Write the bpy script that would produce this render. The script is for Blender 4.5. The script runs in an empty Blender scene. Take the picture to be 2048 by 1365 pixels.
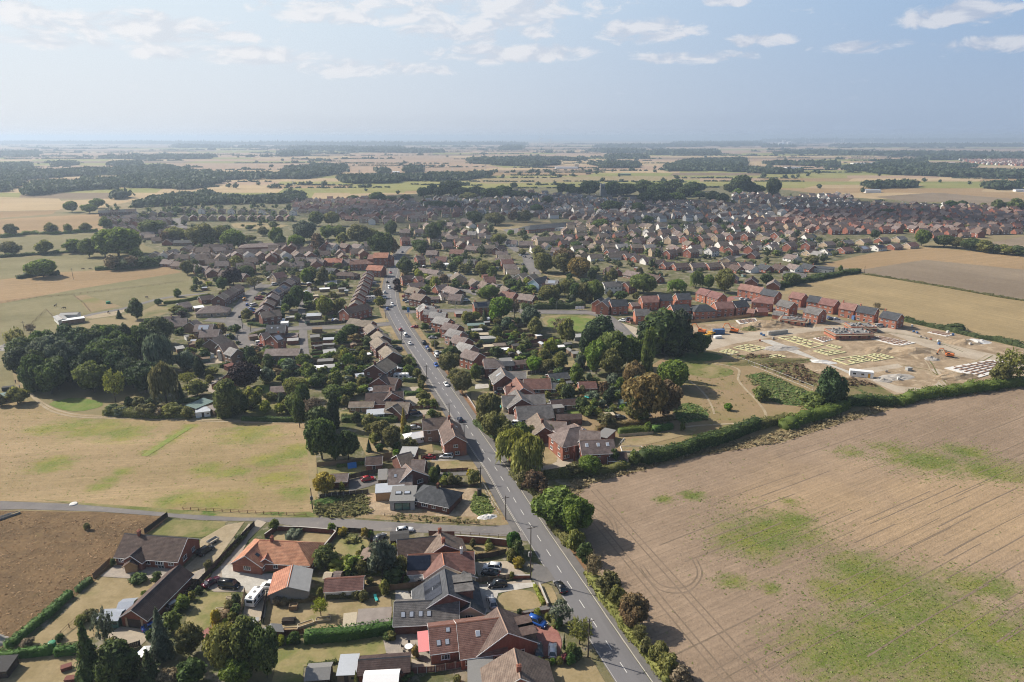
import bpy,math,random
import numpy as np
from mathutils import Vector
random.seed(7)
RNG=np.random.default_rng(7)
SC=bpy.context.scene
COL=SC.collection
R=math.radians
# -- camera
CAM_H=103.0
PITCH=R(16.65)
cam_data=bpy.data.cameras.new('camera')
cam_data.sensor_width=36.0
cam_data.lens=24.0
cam_data.clip_start=1.0
cam_data.clip_end=120000.0
cam=bpy.data.objects.new('camera',cam_data)
cam.location=(0,0,CAM_H)
cam.rotation_euler=(math.pi/2-PITCH,0,0)
COL.objects.link(cam)
SC.camera=cam
# -- sun and sky
SUN_EL=R(38.0)
SUN_AZ=R(157.0)
sun_dir=Vector((math.cos(SUN_EL)*math.cos(SUN_AZ),math.cos(SUN_EL)*math.sin(SUN_AZ),math.sin(SUN_EL)))
ld=bpy.data.lights.new('sun','SUN')
ld.energy=5.0
ld.angle=R(0.6)
ld.color=(1.0,0.93,0.82)
sun=bpy.data.objects.new('sun',ld)
sun.rotation_euler=sun_dir.to_track_quat('Z','Y').to_euler()
sun.location=(-200,100,300)
COL.objects.link(sun)
SKY_STRENGTH=0.085
EXPOSURE=0.38
HAZE=1.5e-4
world=bpy.data.worlds.new('World')
SC.world=world
world.use_nodes=True
class N:
 def __init__(self,tree):
  self.t=tree
 def new(self,kind,**kw):
  n=self.t.nodes.new(kind)
  for k,v in kw.items():
   setattr(n,k,v)
  return n
 def put(self,sock,v):
  if isinstance(v,bpy.types.NodeSocket):
   self.t.links.new(v,sock)
  elif v is not None:
   if isinstance(v,(tuple,list))and sock.type=='RGBA' and len(v)==3:
    v=(*v,1.0)
   sock.default_value=v
 def math(self,op,a,b=None,c=None,clamp=False):
  n=self.new('ShaderNodeMath',operation=op,use_clamp=clamp)
  self.put(n.inputs[0],a)
  if b is not None:
   self.put(n.inputs[1],b)
  if c is not None:
   self.put(n.inputs[2],c)
  return n.outputs[0]
 def mix(self,f,a,b,mode='MIX'):
  n=self.new('ShaderNodeMix',data_type='RGBA',blend_type=mode)
  self.put(n.inputs[0],f)
  self.put(n.inputs[6],a)
  self.put(n.inputs[7],b)
  return n.outputs[2]
 def noise(self,vec,scale,detail=3.0,rough=0.55,dist=0.0):
  n=self.new('ShaderNodeTexNoise')
  self.put(n.inputs['Vector'],vec)
  n.inputs['Scale'].default_value=scale
  n.inputs['Detail'].default_value=detail
  n.inputs['Roughness'].default_value=rough
  n.inputs['Distortion'].default_value=dist
  return n.outputs[0]
 def ramp(self,v,lo,hi):
  n=self.new('ShaderNodeMapRange',interpolation_type='SMOOTHSTEP')
  self.put(n.inputs[0],v)
  n.inputs[1].default_value=lo
  n.inputs[2].default_value=hi
  return n.outputs[0]
 def vmul(self,v,s):
  n=self.new('ShaderNodeVectorMath',operation='MULTIPLY')
  self.put(n.inputs[0],v)
  n.inputs[1].default_value=s
  return n.outputs[0]
 def vadd(self,v,s):
  n=self.new('ShaderNodeVectorMath',operation='ADD')
  self.put(n.inputs[0],v)
  self.put(n.inputs[1],s)
  return n.outputs[0]
 def sep(self,v):
  n=self.new('ShaderNodeSeparateXYZ')
  self.put(n.inputs[0],v)
  return n.outputs
 def comb(self,x,y,z):
  n=self.new('ShaderNodeCombineXYZ')
  self.put(n.inputs[0],x)
  self.put(n.inputs[1],y)
  self.put(n.inputs[2],z)
  return n.outputs[0]
def build_world():
 t=world.node_tree
 t.nodes.clear()
 n=N(t)
 sky=n.new('ShaderNodeTexSky',sky_type='NISHITA')
 sky.sun_disc=False
 sky.sun_elevation=SUN_EL
 sky.sun_rotation=math.pi/2-SUN_AZ
 sky.altitude=100
 sky.air_density=1.0
 sky.dust_density=2.2
 sky.ozone_density=1.6
 tc=n.new('ShaderNodeTexCoord')
 d=tc.outputs['Generated']
 x,y,z=n.sep(d)
 zc=n.math('MAXIMUM',z,0.012)
 px=n.math('DIVIDE',x,zc)
 py=n.math('DIVIDE',y,zc)
 az=n.math('ARCTAN2',x,y)
 el=n.math('ARCSINE',z)
 ang=n.comb(az,el,0.0)
 big=n.noise(n.comb(px,py,0.0),0.16,1.0,0.5)
 q=n.vmul(ang,(1.0,2.3,1.0))
 fine=n.noise(q,19.0,5.0,0.62,0.5)
 up=n.noise(n.vadd(q,(-0.010,0.026,0.0)),19.0,2.0,0.6,0.5)
 banks=[(-0.215,0.158,.10,.020),(-0.03,.165,.15,.035),(-.13,.19,.18,.018),(0.18,.135,.062,.015),(-.60,.137,.05,.010),(-.46,.125,.15,.017),(-.36,.100,.12,.012),(.33,.118,.042,.008),(.54,.135,.055,.013),
(.50,.185,.07,.012),(.62,.168,.06,.012),(.57,.100,.05,.010),(-.70,.118,.06,.010),(-.05,.135,.10,.014),(-.2,.088,.1,.012),(.10,.185,.09,.012),(.37,.192,.04,.008),(-.02,.108,.1,.012),(-.30,.185,.10,.014),(.0,.19,.10,.016),(.28,.165,.03,.006),(.25,.10,.07,.008),(-.55,.105,.09,.009),(.44,.105,.05,.007)]
 acc=None
 for(a,e,w,h)in banks:
  v=n.vmul(n.vadd(ang,(-a,-e,0.0)),(1.0/w,1.0/h,0.0))
  dt=n.new('ShaderNodeVectorMath',operation='DOT_PRODUCT')
  n.put(dt.inputs[0],v)
  n.put(dt.inputs[1],v)
  r2=dt.outputs['Value']
  acc=r2 if acc is None else n.math('MINIMUM',acc,r2)
 acc=n.ramp(acc,2.6,0.0)
 cover=n.math('ADD',n.math('MULTIPLY',n.ramp(big,.5,.7),.20),n.math('MULTIPLY',acc,.36))
 dens=n.math('ADD',fine,cover)
 mask=n.ramp(dens,.68,.90)
 mask=n.math('MULTIPLY',mask,n.ramp(el,.03,.10))
 lit=n.ramp(n.math('SUBTRACT',fine,up),-.12,.14)  # sunlit and shaded sides of the clouds, painted in from the offset noise
 sd=n.new('ShaderNodeVectorMath',operation='DOT_PRODUCT')
 n.put(sd.inputs[0],d)
 sd.inputs[1].default_value=sun_dir
 toward=n.ramp(sd.outputs['Value'],-.25,.85)
 k=1.0/SKY_STRENGTH/2**EXPOSURE
 low=n.mix(toward,(.375*k,.478*k,.645*k),(.80*k,.845*k,.90*k))
 high=n.mix(toward,(.30*k,.46*k,.70*k),(.78*k,.88*k,.95*k))
 air=n.mix(n.ramp(el,.0,.2),low,high)
 base=n.mix(n.math('MULTIPLY',n.ramp(el,.42,.17),.93),sky.outputs[0],air)
 shade=n.mix(toward,(.47*k,.53*k,.66*k),(.74*k,.78*k,.84*k))
 bright=n.mix(toward,(.70*k,.72*k,.78*k),(.93*k,.92*k,.93*k))
 white=n.mix(lit,shade,bright)
 colr=n.mix(n.math('MULTIPLY',mask,.80),base,white)
 bg=n.new('ShaderNodeBackground')
 n.put(bg.inputs[0],colr)
 bg.inputs[1].default_value=SKY_STRENGTH
 out=n.new('ShaderNodeOutputWorld')
 t.links.new(bg.outputs[0],out.inputs[0])
build_world()
world.cycles.sampling_method='MANUAL'
world.cycles.sample_map_resolution=256
SC.view_settings.view_transform='Standard'
SC.view_settings.look='None'
SC.view_settings.gamma=1.0
SC.view_settings.exposure=EXPOSURE
SC.view_settings.use_curve_mapping=False
SC.cycles.use_denoising=True
SC.cycles.denoising_prefilter='FAST'
SC.cycles.filter_width=1.05
SC.cycles.use_adaptive_sampling=True
SC.cycles.adaptive_threshold=0.02
SC.cycles.max_bounces=5
SC.cycles.diffuse_bounces=2
SC.cycles.glossy_bounces=2
SC.cycles.transmission_bounces=3
SC.cycles.transparent_max_bounces=12
SC.cycles.volume_bounces=0
SC.cycles.caustics_reflective=False
SC.cycles.caustics_refractive=False
SC.cycles.sample_clamp_indirect=4.0
# -- survey: ground position of a bearing read off the photograph
FPX=2048*24.0/36.0
SP,CP=math.sin(PITCH),math.cos(PITCH)
def G(u,v,z=0.0):
 a=(v-682.5)/FPX
 k=SP+a*CP
 k=max(k,0.0012)
 t=(CAM_H-z)/k
 return Vector(((u-1024.0)/FPX*t,t*(CP-a*SP),z))
FR={0:(0,0,1.0),1:(0,1000,3.74),2:(450,1000,3.74),3:(700,1000,3.74),4:(950,1000,3.74),5:(600,700,3.7925),6:(900,700,3.792),7:(0,560,4.096),8:(350,520,4.014),11:(1350,520,2.934),12:(1030,520,4.014),
13:(780,400,4.014),14:(1200,330,2.415),15:(0,250,2.56),16:(700,250,2.926),17:(1348,240,2.926),18:(1100,850,2.16)}
def P(f,x,y,z=0.0):
 ox,oy,s=FR[f]
 return G(ox+x/s,oy+y/s,z)
def road_heading():
 a,b=G(1168,1215.5),G(849,722)
 return math.atan2(b.y-a.y,b.x-a.x)
ROAD=road_heading()
# -- materials
xm={}
def zh(name):
 m=bpy.data.materials.new(name)
 m.use_nodes=True
 m.node_tree.nodes.clear()
 xm[name]=m
 return m,N(m.node_tree)
def zy(m,n,col,rough=.9,bump=None,bstr=.3,bdist=.1,metal=0.0,spec=.3,trans=None,alpha=None):
 b=n.new('ShaderNodeBsdfPrincipled')
 n.put(b.inputs['Base Color'],col)
 n.put(b.inputs['Roughness'],rough)
 b.inputs['Metallic'].default_value=metal
 b.inputs['Specular IOR Level'].default_value=spec
 if alpha is not None:
  n.put(b.inputs['Alpha'],alpha)
 if bump is not None:
  bn=n.new('ShaderNodeBump')
  bn.inputs['Strength'].default_value=bstr
  bn.inputs['Distance'].default_value=bdist
  n.put(bn.inputs['Height'],bump)
  n.t.links.new(bn.outputs[0],b.inputs['Normal'])
 out=n.new('ShaderNodeOutputMaterial')
 if trans:
  tr=n.new('ShaderNodeBsdfTranslucent')
  n.put(tr.inputs[0],trans[0])
  mx=n.new('ShaderNodeMixShader')
  mx.inputs[0].default_value=trans[1]
  n.t.links.new(b.outputs[0],mx.inputs[1])
  n.t.links.new(tr.outputs[0],mx.inputs[2])
  n.t.links.new(mx.outputs[0],out.inputs[0])
 else:
  n.t.links.new(b.outputs[0],out.inputs[0])
 return m
def pos(n):
 return n.new('ShaderNodeNewGeometry').outputs['Position']
def zg(n):
 return n.new('ShaderNodeTexCoord').outputs['Object']
def zf(n):
 return n.new('ShaderNodeObjectInfo').outputs['Random']
def xp(n,col,h=.5,s=1.0,v=1.0):
 k=n.new('ShaderNodeHueSaturation')
 n.put(k.inputs['Color'],col)
 n.put(k.inputs['Hue'],h)
 n.put(k.inputs['Saturation'],s)
 n.put(k.inputs['Value'],v)
 return k.outputs[0]
def zu(name,col,rough=.6,metal=0.0,spec=.4,var=.0,scale=3.0):
 m,n=zh(name)
 c=col
 if var:
  f=n.noise(zg(n),scale,4.0)
  c=xp(n,col,v=n.math('ADD',1-var,n.math('MULTIPLY',f,2*var)))
 return zy(m,n,c,rough,metal=metal,spec=spec)
def zv(name,c1,c2,scale=.08,c3=None,s3=1.2,lo3=.5,hi3=.7,rough=.95,bstr=.5,bdist=.25,bscale=1.5,lo=.35,hi=.68,speck=.4):
 m,n=zh(name)
 p=pos(n)
 f=n.ramp(n.noise(p,scale,5.0,.6),lo,hi)
 c=n.mix(f,c1,c2)
 if c3:
  c=n.mix(n.ramp(n.noise(p,s3,5.0,.65),lo3,hi3),c,c3)
 g=n.noise(p,bscale,6.0,.7)
 g2=n.noise(p,scale*6,3.0,.6)
 c=xp(n,c,v=.9)
 c=xp(n,c,v=n.math('ADD',1-speck,n.math('ADD',n.math('MULTIPLY',g,speck*1.3),n.math('MULTIPLY',g2,speck*.7))))
 return zy(m,n,c,rough,g,bstr,bdist,spec=.1)
def zw(name,col,col2,course=.34,rough=.8,var=.35):
 m,n=zh(name)
 o=zg(n)
 x,y,z=n.sep(o)
 r=zf(n)
 a=n.math('FRACT',n.math('MULTIPLY',z,1/(course*.56)))
 bfr=n.math('FRACT',n.math('MULTIPLY',n.math('ADD',x,y),1/.42))
 groove=n.math('MULTIPLY',n.ramp(a,0.0,.35),n.math('ADD',.78,n.math('MULTIPLY',n.ramp(n.math('ABSOLUTE',n.math('SUBTRACT',bfr,.5)),.5,.2),.22)))
 w=n.ramp(n.noise(o,.9,5.0,.65),.3,.7)
 f=n.ramp(n.noise(o,5.0,3.0,.7),.25,.75)
 c=n.mix(n.math('MULTIPLY',w,.7),col,col2)
 c=n.mix(n.math('MULTIPLY',f,var),c,xp(n,c,.49,.8,.55))
 c=xp(n,c,.5,.92,n.math('ADD',.76,n.math('MULTIPLY',n.ramp(n.noise(o,.45,5.0,.7),.3,.7),.4)))
 c=n.mix(n.math('MULTIPLY',n.ramp(n.noise(o,2.2,5.0,.8),.6,.7),.4),c,(.3,.29,.24))
 c=xp(n,c,n.math('ADD',.49,n.math('MULTIPLY',r,.02)),1.0,n.math('MULTIPLY',n.math('ADD',.55,n.math('MULTIPLY',groove,.5)),n.math('ADD',.82,n.math('MULTIPLY',r,.36))))
 return zy(m,n,c,rough,groove,.6,.04,spec=.3)
def zx(name,col,col2):
 m,n=zh(name)
 o=zg(n)
 r=zf(n)
 z=n.sep(o)[2]
 f=n.ramp(n.noise(o,6.0,4.0,.7),.3,.7)
 w=n.ramp(n.noise(n.vmul(o,(1,1,.35)),.8,4.0,.6),.35,.75)
 c=n.mix(f,col,col2)
 c=xp(n,c,.5,.95,n.math('ADD',.72,n.math('ADD',n.math('MULTIPLY',w,.3),n.math('MULTIPLY',r,.2))))
 return zy(m,n,c,.9,f,.3,.02,spec=.15)
def leaf(name,col,col2,tr=.28,vv=.85):
 m,n=zh(name)
 g=n.new('ShaderNodeNewGeometry')
 ri=g.outputs['Random Per Island']
 r=zf(n)
 w=n.ramp(n.noise(g.outputs['Position'],.32,3.0,.6),.35,.68)
 c=n.mix(n.math('ADD',n.math('MULTIPLY',w,.6),n.math('MULTIPLY',ri,.4)),col,col2)
 c=xp(n,c,n.math('ADD',.488,n.math('MULTIPLY',r,.026)),n.math('ADD',.85,n.math('MULTIPLY',r,.2)),n.math('MULTIPLY',n.math('ADD',1-vv/2,n.math('MULTIPLY',ri,vv)),n.math('ADD',.85,n.math('MULTIPLY',r,.35))))
 return zy(m,n,c,.75,spec=.25,trans=(xp(n,c,.49,1.1,1.5),tr))
leaf('leaf_mid',(.10,.145,.032),(.175,.205,.05),.36)
leaf('leaf_dark',(.058,.09,.028),(.108,.138,.042),.3)
leaf('leaf_conifer',(.036,.062,.027),(.07,.098,.038),.22)
leaf('leaf_bright',(.10,.17,.025),(.17,.24,.03))
leaf('leaf_lime',(.19,.21,.035),(.28,.285,.05))
leaf('leaf_grey',(.09,.12,.075),(.15,.18,.11))
leaf('leaf_olive',(.135,.14,.042),(.21,.2,.064),.35)
leaf('leaf_autumn',(.15,.12,.048),(.25,.17,.075),.35)
leaf('leaf_weed',(.15,.2,.045),(.24,.26,.08),.3)
leaf('leaf_rough',(.27,.17,.085),(.40,.27,.14),.2)
leaf('leaf_copper',(.028,.014,.016),(.05,.022,.02),.1)
leaf('leaf_yellow',(.26,.20,.03),(.36,.29,.05))
leaf('leaf_dry',(.17,.13,.075),(.25,.2,.12),.2)
leaf('leaf_rust',(.13,.09,.042),(.19,.12,.06),.2)
leaf('leaf_red',(.12,.02,.03),(.18,.04,.05),.15)
leaf('leaf_willow',(.17,.19,.04),(.26,.27,.06))
leaf('hedge_green',(.045,.10,.02),(.085,.145,.03),.2)
leaf('leaf_mixed',(.05,.09,.026),(.125,.135,.04),.25,.7)
leaf('far_wood',(.045,.072,.032),(.075,.105,.042),.2,.5)
zu('bark',(.09,.07,.055),.95,var=.4,scale=6)
zu('twig',(.16,.13,.11),.95,var=.3,scale=6)
zw('tile_brown',(.15,.098,.075),(.215,.155,.12))
zw('tile_dkbrown',(.085,.05,.042),(.12,.08,.065))
zw('tile_buff',(.19,.145,.105),(.26,.205,.155))
zw('tile_orange',(.40,.135,.065),(.46,.20,.11))
zw('tile_red',(.195,.085,.062),(.25,.13,.098))
zw('tile_newred',(.255,.115,.09),(.30,.15,.118),var=.3)
zw('tile_slate',(.055,.06,.068),(.085,.088,.095),var=.2)
zw('tile_grey',(.15,.14,.132),(.22,.2,.185))
zw('tile_ltgrey',(.26,.245,.23),(.34,.32,.30))
zw('tile_mauve',(.185,.135,.118),(.26,.2,.175))
zx('brick_red',(.25,.085,.055),(.33,.13,.085))
zx('brick_dark',(.145,.065,.05),(.2,.095,.07))
zx('brick_new',(.36,.125,.07),(.44,.18,.11))
zx('brick_buff',(.38,.28,.185),(.46,.36,.25))
zx('brick_brown',(.24,.15,.105),(.31,.205,.15))
zx('brick_pink',(.40,.22,.18),(.46,.28,.23))
zu('render_white',(.72,.70,.66),.85,var=.08)
zu('render_cream',(.62,.53,.38),.85,var=.08)
zu('render_blue',(.36,.48,.58),.85,var=.06)
zu('render_grey',(.36,.36,.35),.9,var=.12)
zu('block_grey',(.30,.27,.24),.95,var=.2)
zu('white_paint',(.80,.79,.77),.5,var=.04)
zu('cream_paint',(.66,.58,.42),.6,var=.05)
zu('black_paint',(.02,.02,.022),.5)
zu('glass',(.03,.04,.05),.06,spec=.9)
zu('glass_green',(.10,.19,.16),.08,spec=.8)
zu('solar',(.012,.016,.03),.25,spec=.5)
zu('solar_pale',(.34,.37,.42),.25,spec=.7,var=.15)
zu('felt',(.055,.052,.05),.95,var=.25)
zu('felt_grey',(.2,.195,.185),.95,var=.2)
zu('concrete',(.42,.39,.345),.95,var=.18,scale=.9)
zu('concrete_white',(.62,.60,.56),.9,var=.1,scale=.9)
zu('asbestos',(.34,.335,.32),.9,var=.22,scale=.7)
zu('metal_sheet',(.48,.5,.52),.45,metal=.3,var=.12)
zu('rust_sheet',(.26,.22,.19),.8,var=.4,scale=.6)
zu('green_sheet',(.14,.2,.18),.8,var=.2)
zu('wood',(.2,.14,.09),.9,var=.3)
zu('wood_new',(.36,.22,.115),.9,var=.2)
zu('wood_dark',(.055,.042,.035),.9,var=.3)
zu('wood_red',(.16,.06,.045),.9,var=.2)
zu('wood_pale',(.45,.38,.27),.9,var=.2)
zu('pole_wood',(.07,.055,.045),.9,var=.3)
zu('galv',(.42,.43,.44),.5,metal=.5)
zu('plastic_green',(.02,.2,.09),.5)
zu('plastic_blue',(.03,.16,.42),.5)
zu('plastic_teal',(.05,.38,.36),.5)
zu('awning_red',(.60,.22,.22),.8)
zu('plant_orange',(.62,.16,.03),.5)
zu('plant_yellow',(.66,.34,.03),.5)
zu('container_blue',(.06,.13,.27),.6,var=.1)
zu('form_yellow',(.58,.55,.30),.85,var=.25)
zu('scaffold',(.36,.30,.21),.7,var=.2)
zu('rubble',(.36,.33,.29),.95,var=.35,scale=.8)
zu('rubber',(.012,.012,.013),.8)
zu('alloy',(.36,.37,.38),.35,metal=.7)
zu('lamp_red',(.35,.01,.01),.2)
zu('lamp_white',(.75,.75,.72),.15)
zu('lead',(.22,.22,.22),.7,var=.2)
zu('skin',(.45,.28,.2),.6)
zu('cloth_dark',(.03,.03,.04),.9)
zu('cloth_pale',(.5,.5,.52),.9)
zu('horse_brown',(.06,.035,.025),.6)
zu('flower_pink',(.5,.08,.2),.8)
zu('ridge_tile',(.3,.2,.15),.9,var=.25)
zu('ridge_red',(.42,.17,.1),.9,var=.25)
zu('ridge_dark',(.07,.07,.075),.8,var=.2)
for nm,c in dict(white=(.75,.75,.74),black=(.012,.012,.014),silver=(.42,.43,.44),grey=(.12,.125,.13),blue=(.02,.09,.36),navy=(.015,.025,.06),red=(.36,.02,.025),maroon=(.07,.012,.022),orange=(.5,.2,.02)).items():
 zu('car_'+nm,c,.22,spec=.6,metal=.0)
zv('m_land',(.30,.235,.135),(.20,.175,.085),.004,(.13,.14,.05),.02,.55,.72)
zv('m_garden',(.19,.165,.09),(.085,.10,.036),.09,(.27,.235,.175),.22,.5,.64)
zv('m_drygrass',(.36,.275,.155),(.24,.205,.10),.12,(.17,.17,.06),.25,.58,.78)
zv('m_drygrass_green',(.30,.24,.125),(.14,.16,.045),.09,(.09,.15,.03),.1,.58,.7)
zv('m_lawn_dry',(.34,.265,.15),(.27,.21,.11),.2,(.2,.19,.075),.12,.55,.75,bstr=.25)
zv('m_lawn_mixed',(.30,.25,.12),(.17,.185,.06),.16,(.33,.27,.15),.4,.55,.75,bstr=.25)
zv('m_lawn_green',(.13,.19,.04),(.2,.22,.07),.2,bstr=.3)
zv('m_furrow',(.235,.178,.128),(.19,.145,.10),.3)
zv('m_strip',(.2,.25,.06),(.28,.27,.10),.3)
zv('m_gravel',(.44,.37,.28),(.36,.31,.25),.12,bstr=.2,bscale=4)
zv('m_paving',(.40,.345,.28),(.31,.275,.235),.3,bstr=.1)
zv('m_paving_white',(.52,.49,.43),(.42,.39,.34),.3,bstr=.1)
zv('m_paving_red',(.34,.17,.14),(.29,.13,.11),.5,bstr=.1)
zv('m_tarmac_worn',(.225,.205,.19),(.175,.163,.158),.1,(.29,.26,.225),.35,.56,.72,bstr=.12,speck=.15)
zv('m_footway',(.155,.147,.14),(.20,.185,.17),.2,bstr=.1,speck=.15)
zv('m_verge',(.32,.235,.135),(.22,.19,.095),.35,(.26,.16,.085),.6,.5,.7)
zv('m_track',(.42,.345,.235),(.34,.27,.17),.2)
zv('m_earth',(.39,.295,.195),(.26,.19,.12),.09,(.46,.365,.25),.2,.5,.66,bstr=.8,bdist=.5,bscale=.5)
zv('m_haulroad',(.47,.40,.31),(.39,.32,.235),.09)
zv('m_scrub',(.16,.15,.06),(.24,.19,.10),.15,(.075,.12,.03),.2,.52,.66,bstr=.8,bdist=.5)
zv('m_weeds',(.07,.13,.03),(.12,.155,.05),.2,bstr=.9,bdist=.5)
zv('m_meadow',(.30,.215,.125),(.26,.2,.10),.06,(.2,.185,.07),.045,.52,.68)
zv('m_leaflitter',(.26,.14,.075),(.2,.13,.07),.8)
def m_rough_stubble():
 m,n=zh('m_rough')
 p=pos(n)
 c=n.mix(n.ramp(n.noise(p,.12,5.0,.65),.35,.68),(.25,.165,.09),(.17,.115,.065))
 c=n.mix(n.ramp(n.noise(p,.4,5.0,.7),.55,.75),c,(.34,.235,.125))
 c=n.mix(n.ramp(n.noise(n.vadd(p,(40,0,0)),.2,4.0,.6),.62,.8),c,(.16,.15,.055))
 g=n.noise(p,1.1,7.0,.75)
 c=xp(n,c,v=n.math('ADD',.6,n.math('MULTIPLY',g,.75)))
 zy(m,n,c,.95,g,1.0,.9,spec=.05)
m_rough_stubble()
def m_tarmac():
 m,n=zh('m_tarmac')
 p=pos(n)
 x,y,z=n.sep(p)
 ca,sa=math.cos(ROAD),math.sin(ROAD)
 al=n.math('ADD',n.math('MULTIPLY',x,ca),n.math('MULTIPLY',y,sa))
 ac=n.math('SUBTRACT',n.math('MULTIPLY',y,ca),n.math('MULTIPLY',x,sa))
 tr=n.noise(n.comb(n.math('MULTIPLY',al,.02),ac,0.0),.9,3.0,.6)
 pa=n.ramp(n.noise(n.comb(n.math('MULTIPLY',al,.12),ac,3.0),.16,2.0,.5),.5,.56)
 cr=n.ramp(n.noise(p,.5,6.0,.75),.62,.72)
 c=n.mix(tr,(.185,.178,.18),(.15,.144,.146))
 c=n.mix(n.math('MULTIPLY',pa,.35),c,(.125,.12,.122))
 c=n.mix(n.math('MULTIPLY',cr,.3),c,(.23,.215,.2))
 zy(m,n,c,.9,n.noise(p,6.0,3.0),.1,.02,spec=.2)
m_tarmac()
def zd(name,c1,c2,heading,period,green=None,blobs=(),pale=None,paleblobs=(),line=.25,bdist=.2,ns=.02):
 m,n=zh(name)
 p=pos(n)
 x,y,z=n.sep(p)
 ca,sa=math.cos(heading),math.sin(heading)
 along=n.math('ADD',n.math('MULTIPLY',x,ca),n.math('MULTIPLY',y,sa))
 across=n.math('SUBTRACT',n.math('MULTIPLY',y,ca),n.math('MULTIPLY',x,sa))
 v=n.comb(n.math('MULTIPLY',along,.06),across,0.0)
 c=n.mix(n.ramp(n.noise(p,ns,5.0,.6),.32,.68),c1,c2)
 streak=n.noise(v,1.0/period,3.0,.6)
 broad=n.noise(v,.16/period,2.0,.5)
 wob=n.math('ADD',across,n.math('MULTIPLY',n.noise(p,.12,2.0),1.2))
 s=n.math('SINE',n.math('ADD',n.math('MULTIPLY',wob,6.283/period),n.math('MULTIPLY',n.noise(v,.3/period,2.0),9.0)))
 rows=n.math('MULTIPLY',n.ramp(s,.35,1.0),n.ramp(streak,.42,.62))
 if pale:
  acc=None
  for(bx,by,r)in paleblobs:
   dx=n.math('MULTIPLY',n.math('SUBTRACT',x,bx),1/r)
   dy=n.math('MULTIPLY',n.math('SUBTRACT',y,by),1.5/r)
   g=n.math('SUBTRACT',1.0,n.math('SQRT',n.math('ADD',n.math('MULTIPLY',dx,dx),n.math('MULTIPLY',dy,dy))))
   acc=g if acc is None else n.math('MAXIMUM',acc,g)
  f=n.ramp(n.math('ADD',acc,n.math('MULTIPLY',n.math('SUBTRACT',n.noise(p,.03,4.0),.5),1.6)),-.1,.9)
  c=n.mix(f,c,pale)
 c=xp(n,c,.5,1.0,n.math('ADD',.92,n.math('MULTIPLY',n.math('SUBTRACT',streak,broad),.4)))
 c=n.mix(n.math('MULTIPLY',rows,line),c,xp(n,c,.52,.9,.45))
 if green:
  acc=None
  for(bx,by,r)in blobs:
   dx=n.math('MULTIPLY',n.math('SUBTRACT',x,bx),1/r)
   dy=n.math('MULTIPLY',n.math('SUBTRACT',y,by),1.25/r)
   g=n.math('SUBTRACT',1.0,n.math('SQRT',n.math('ADD',n.math('MULTIPLY',dx,dx),n.math('MULTIPLY',dy,dy))))
   acc=g if acc is None else n.math('MAXIMUM',acc,g)
  nn=n.math('SUBTRACT',n.noise(p,.11,7.0,.75),.5)
  nr=n.math('SUBTRACT',streak,.5)
  e=n.math('ADD',n.math('ADD',n.math('MULTIPLY',acc,.85),n.math('MULTIPLY',nn,1.9)),n.math('MULTIPLY',nr,1.1))
  f=n.math('MULTIPLY',n.ramp(e,-.1,.75),n.ramp(acc,-1.1,-.05))
  gf=n.ramp(n.noise(p,1.3,5.0,.7),.28,.62)
  gc=n.mix(n.ramp(n.noise(p,.09,3.0),.35,.65),green,xp(n,green,.475,.95,1.25)if not isinstance(green,tuple)else tuple(min(1,a*b)for a,b in zip(green,(1.5,1.2,1.2))))
  c=n.mix(n.math('MULTIPLY',f,n.math('ADD',.45,n.math('MULTIPLY',gf,.55))),c,gc)
 c=xp(n,c,v=n.math('ADD',.68,n.math('MULTIPLY',n.noise(p,.28,5.0,.7),.44)))
 g=n.noise(p,1.6,6.0,.72)
 c=xp(n,c,v=n.math('ADD',.66,n.math('MULTIPLY',g,.68)))
 c=n.mix(n.math('MULTIPLY',n.ramp(n.noise(p,1.1,4.0,.85),.57,.66),.55),c,xp(n,c,.52,1.0,.42))
 h=n.math('ADD',g,n.math('MULTIPLY',s,.05))
 zy(m,n,c,.95,h,.7,bdist,spec=.05)
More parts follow.
